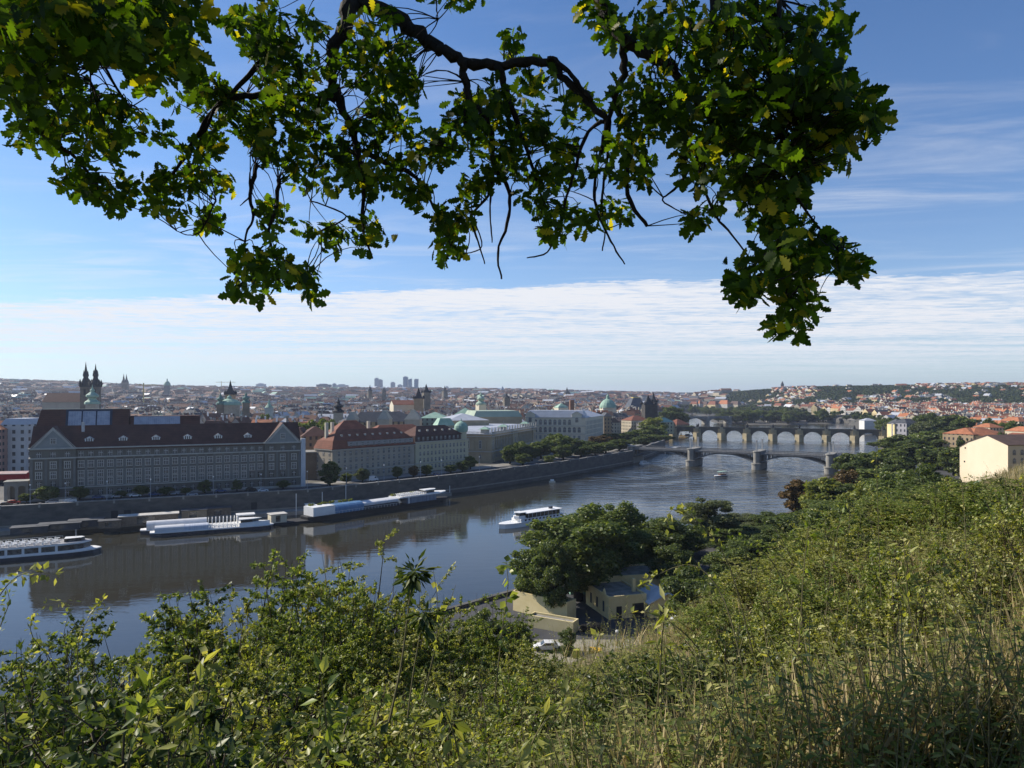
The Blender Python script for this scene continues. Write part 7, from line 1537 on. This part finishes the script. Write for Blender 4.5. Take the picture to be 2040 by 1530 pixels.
for pts, Ys, rp in [([(640, -120), (690, -10), (760, 20), (830, 60), (870, 95), (920, 118), (985, 130), (1080, 126), (1120, 150), (1170, 200), (1210, 240)], (4.3, 4.0), (19, 6)), ([(700, 0), (688, 45), (662, 95), (658, 150), (676, 200), (700, 252), (712, 300), (725, 380), (722, 450), (742, 515)], (4.2, 4.2), (17, 2)),
    ([(666, 195), (600, 198), (520, 190), (440, 205), (400, 260), (370, 310), (330, 360)], (4.2, 4.1), (10, 2.5)), ([(545, 100), (460, 185), (430, 218), (395, 290), (380, 340)], (4.0, 4.2), (6, 2)), ([(922, 118), (925, 160), (940, 200), (975, 250), (985, 330), (1010, 370), (1014, 430), (992, 505), (1000, 556)], (4.1, 4.3), (9, 1.6)),
    ([(990, 132), (1010, 180), (1040, 270), (1060, 330), (1082, 400)], (4.1, 4.3), (9, 2)), ([(984, 330), (972, 390), (940, 430), (952, 480), (966, 525)], (4.3, 4.2), (4, 1.4)), ([(978, 385), (976, 430), (981, 483)], (4.3, 4.3), (2.5, 1.2)), ([(940, 430), (960, 490), (922, 506)], (4.2, 4.2), (2, 1)),
    ([(1180, -90), (1205, 40), (1262, 92), (1330, 130), (1372, 185), (1440, 265), (1500, 380), (1548, 480), (1570, 600)], (3.9, 3.5), (16, 3)), ([(1240, 80), (1242, 150), (1226, 190), (1245, 250), (1256, 300), (1250, 385), (1290, 452)], (3.9, 4.0), (9, 3.5)), ([(1226, 190), (1214, 235), (1196, 300), (1184, 380), (1192, 425), (1216, 480), (1245, 526)], (4.0, 4.0), (6, 1.5)),
    ([(1215, 230), (1208, 330), (1198, 400), (1206, 450), (1200, 500)], (4.0, 4.1), (4, 1.3)), ([(1420, -60), (1424, 60), (1440, 130), (1442, 210)], (3.7, 3.6), (8, 4)), ([(1550, -60), (1552, 120), (1556, 250), (1580, 360)], (3.5, 3.4), (7, 3)), ([(1210, 240), (1170, 262), (1142, 350), (1112, 450), (1090, 502), (1050, 514)], (4.0, 4.2), (5, 1.3)),
    ([(60, 120), (62, 235), (100, 280), (150, 312), (190, 365), (200, 400)], (3.8, 4.0), (7, 2)), ([(160, 60), (185, 100), (215, 145), (258, 215)], (3.4, 4.0), (5, 1.5)), ([(183, 105), (180, 160), (200, 205)], (3.4, 3.8), (2.5, 1.2)), ([(725, 300), (780, 330), (822, 348), (850, 390), (885, 450), (898, 500)], (4.2, 4.2), (6, 2)), ([(775, 350), (745, 360), (732, 400), (720, 440)], (4.2, 4.2), (3, 1.5)),
    ([(510, 330), (498, 390), (505, 430), (488, 480), (490, 550)], (4.2, 3.9), (5, 1.5)), ([(555, 360), (548, 420), (535, 470), (560, 530), (612, 560)], (4.2, 3.9), (5, 1.5)), ([(500, 390), (478, 410)], (4.1, 4.1), (2, 1)), ([(1395, 300), (1350, 372), (1320, 398), (1362, 425)], (3.8, 3.8), (4, 1.2)), ([(1090, 124), (1100, 114), (1120, 130), (1150, 165), (1180, 200)], (4.05, 4.0), (5, 5)),
    ([(1390, 330), (1420, 420), (1460, 470), (1530, 560)], (3.7, 3.5), (4, 1.5)), ([(1560, 350), (1620, 440), (1690, 520)], (3.4, 3.5), (4, 1.2)), ([(1300, 130), (1340, 100), (1370, 70)], (3.9, 3.8), (3, 1.2)), ([(868, -20), (870, 20), (873, 38)], (4.0, 4.0), (2, 1)), ([(430, 400), (400, 460), (375, 468), (352, 460)], (4.1, 4.1), (2, .8)), ([(640, 460), (690, 430), (620, 400)], (4.2, 4.2), (2, 1.5)), ([(935, 160), (925, 240), (930, 300), (880, 290)], (4.2, 4.2), (3, 1))]:
    BR += branch(pts, Ys, rp)
BA = np.array([tuple(p) for p in BR]); tw = []; RCA = np.array(RC)
for p in RCA:
    dd_ = np.linalg.norm(BA - p, axis=1); i = int(np.argmin(dd_))
    if dd_[i] < .55:
        q = BA[i]; mid = (p + q) / 2 + ro.normal(size=3) * .05 + np.array([0, 0, .04]); t_ = np.linspace(0, 1, 6)[:, None]; tw.append((1 - t_) ** 2 * q + 2 * t_ * (1 - t_) * mid + t_ ** 2 * p)
v_, q_ = tubes_np(np.array(tw), np.full(len(tw), .0042), np.full(len(tw), .0018)); o = opart('twigs', npmesh('twigs', v_, q_, [BARK]))
m_ = MB(); m_.tube([(2.2, -4.2, float(OO[2]) - .5), (2.15, -4.2, 49.5), (1.8, -4.0, 52), (1.4, -3.6, 54.5)], [.55, .42, .36, .28], 14); m_.tube([(1.8, -4, 52), (.4, -2, 54.4), (-.8, 1.5, 54.6), (-1.1, 3.4, 53.6), P(640, -120, 4.3)], [.25, .2, .15, .11, .083], 10); m_.tube([(1.8, -4, 52), (1.6, -1.5, 54.2), (1.0, 1.8, 54.0), P(1180, -90, 3.9)], [.22, .16, .1, .054], 10)
m_.tube([(.4, -2, 54.4), (-2.5, 1, 55.4), (-3.4, 3, 54), P(60, 120, 3.8)], [.16, .11, .07, .02], 8); o = m_.build('trunk', BARK, oak, smooth=True); o.location = tuple(-OO)
# ================================================================ haze: one even body of air round everything
m_ = MB(); m_.box(-9600, 9600, -900, 14400, -6, 240); hz = m_.build('haze', bpy.data.materials.new('haze_air')); hz['kind'] = 'stuff'; tag(hz, 'thin blue morning haze over the whole city', 'haze')
hm_ = hz.data.materials[0]; hm_.use_nodes = True; t = hm_.node_tree; t.nodes.clear(); out = N(t, 'ShaderNodeOutputMaterial'); pv_ = N(t, 'ShaderNodeVolumePrincipled')
pv_.inputs['Color'].default_value = (.70, .80, 1.0, 1); pv_.inputs['Density'].default_value = 6e-5; pv_.inputs['Anisotropy'].default_value = .2; t.links.new(pv_.outputs[0], out.inputs['Volume'])
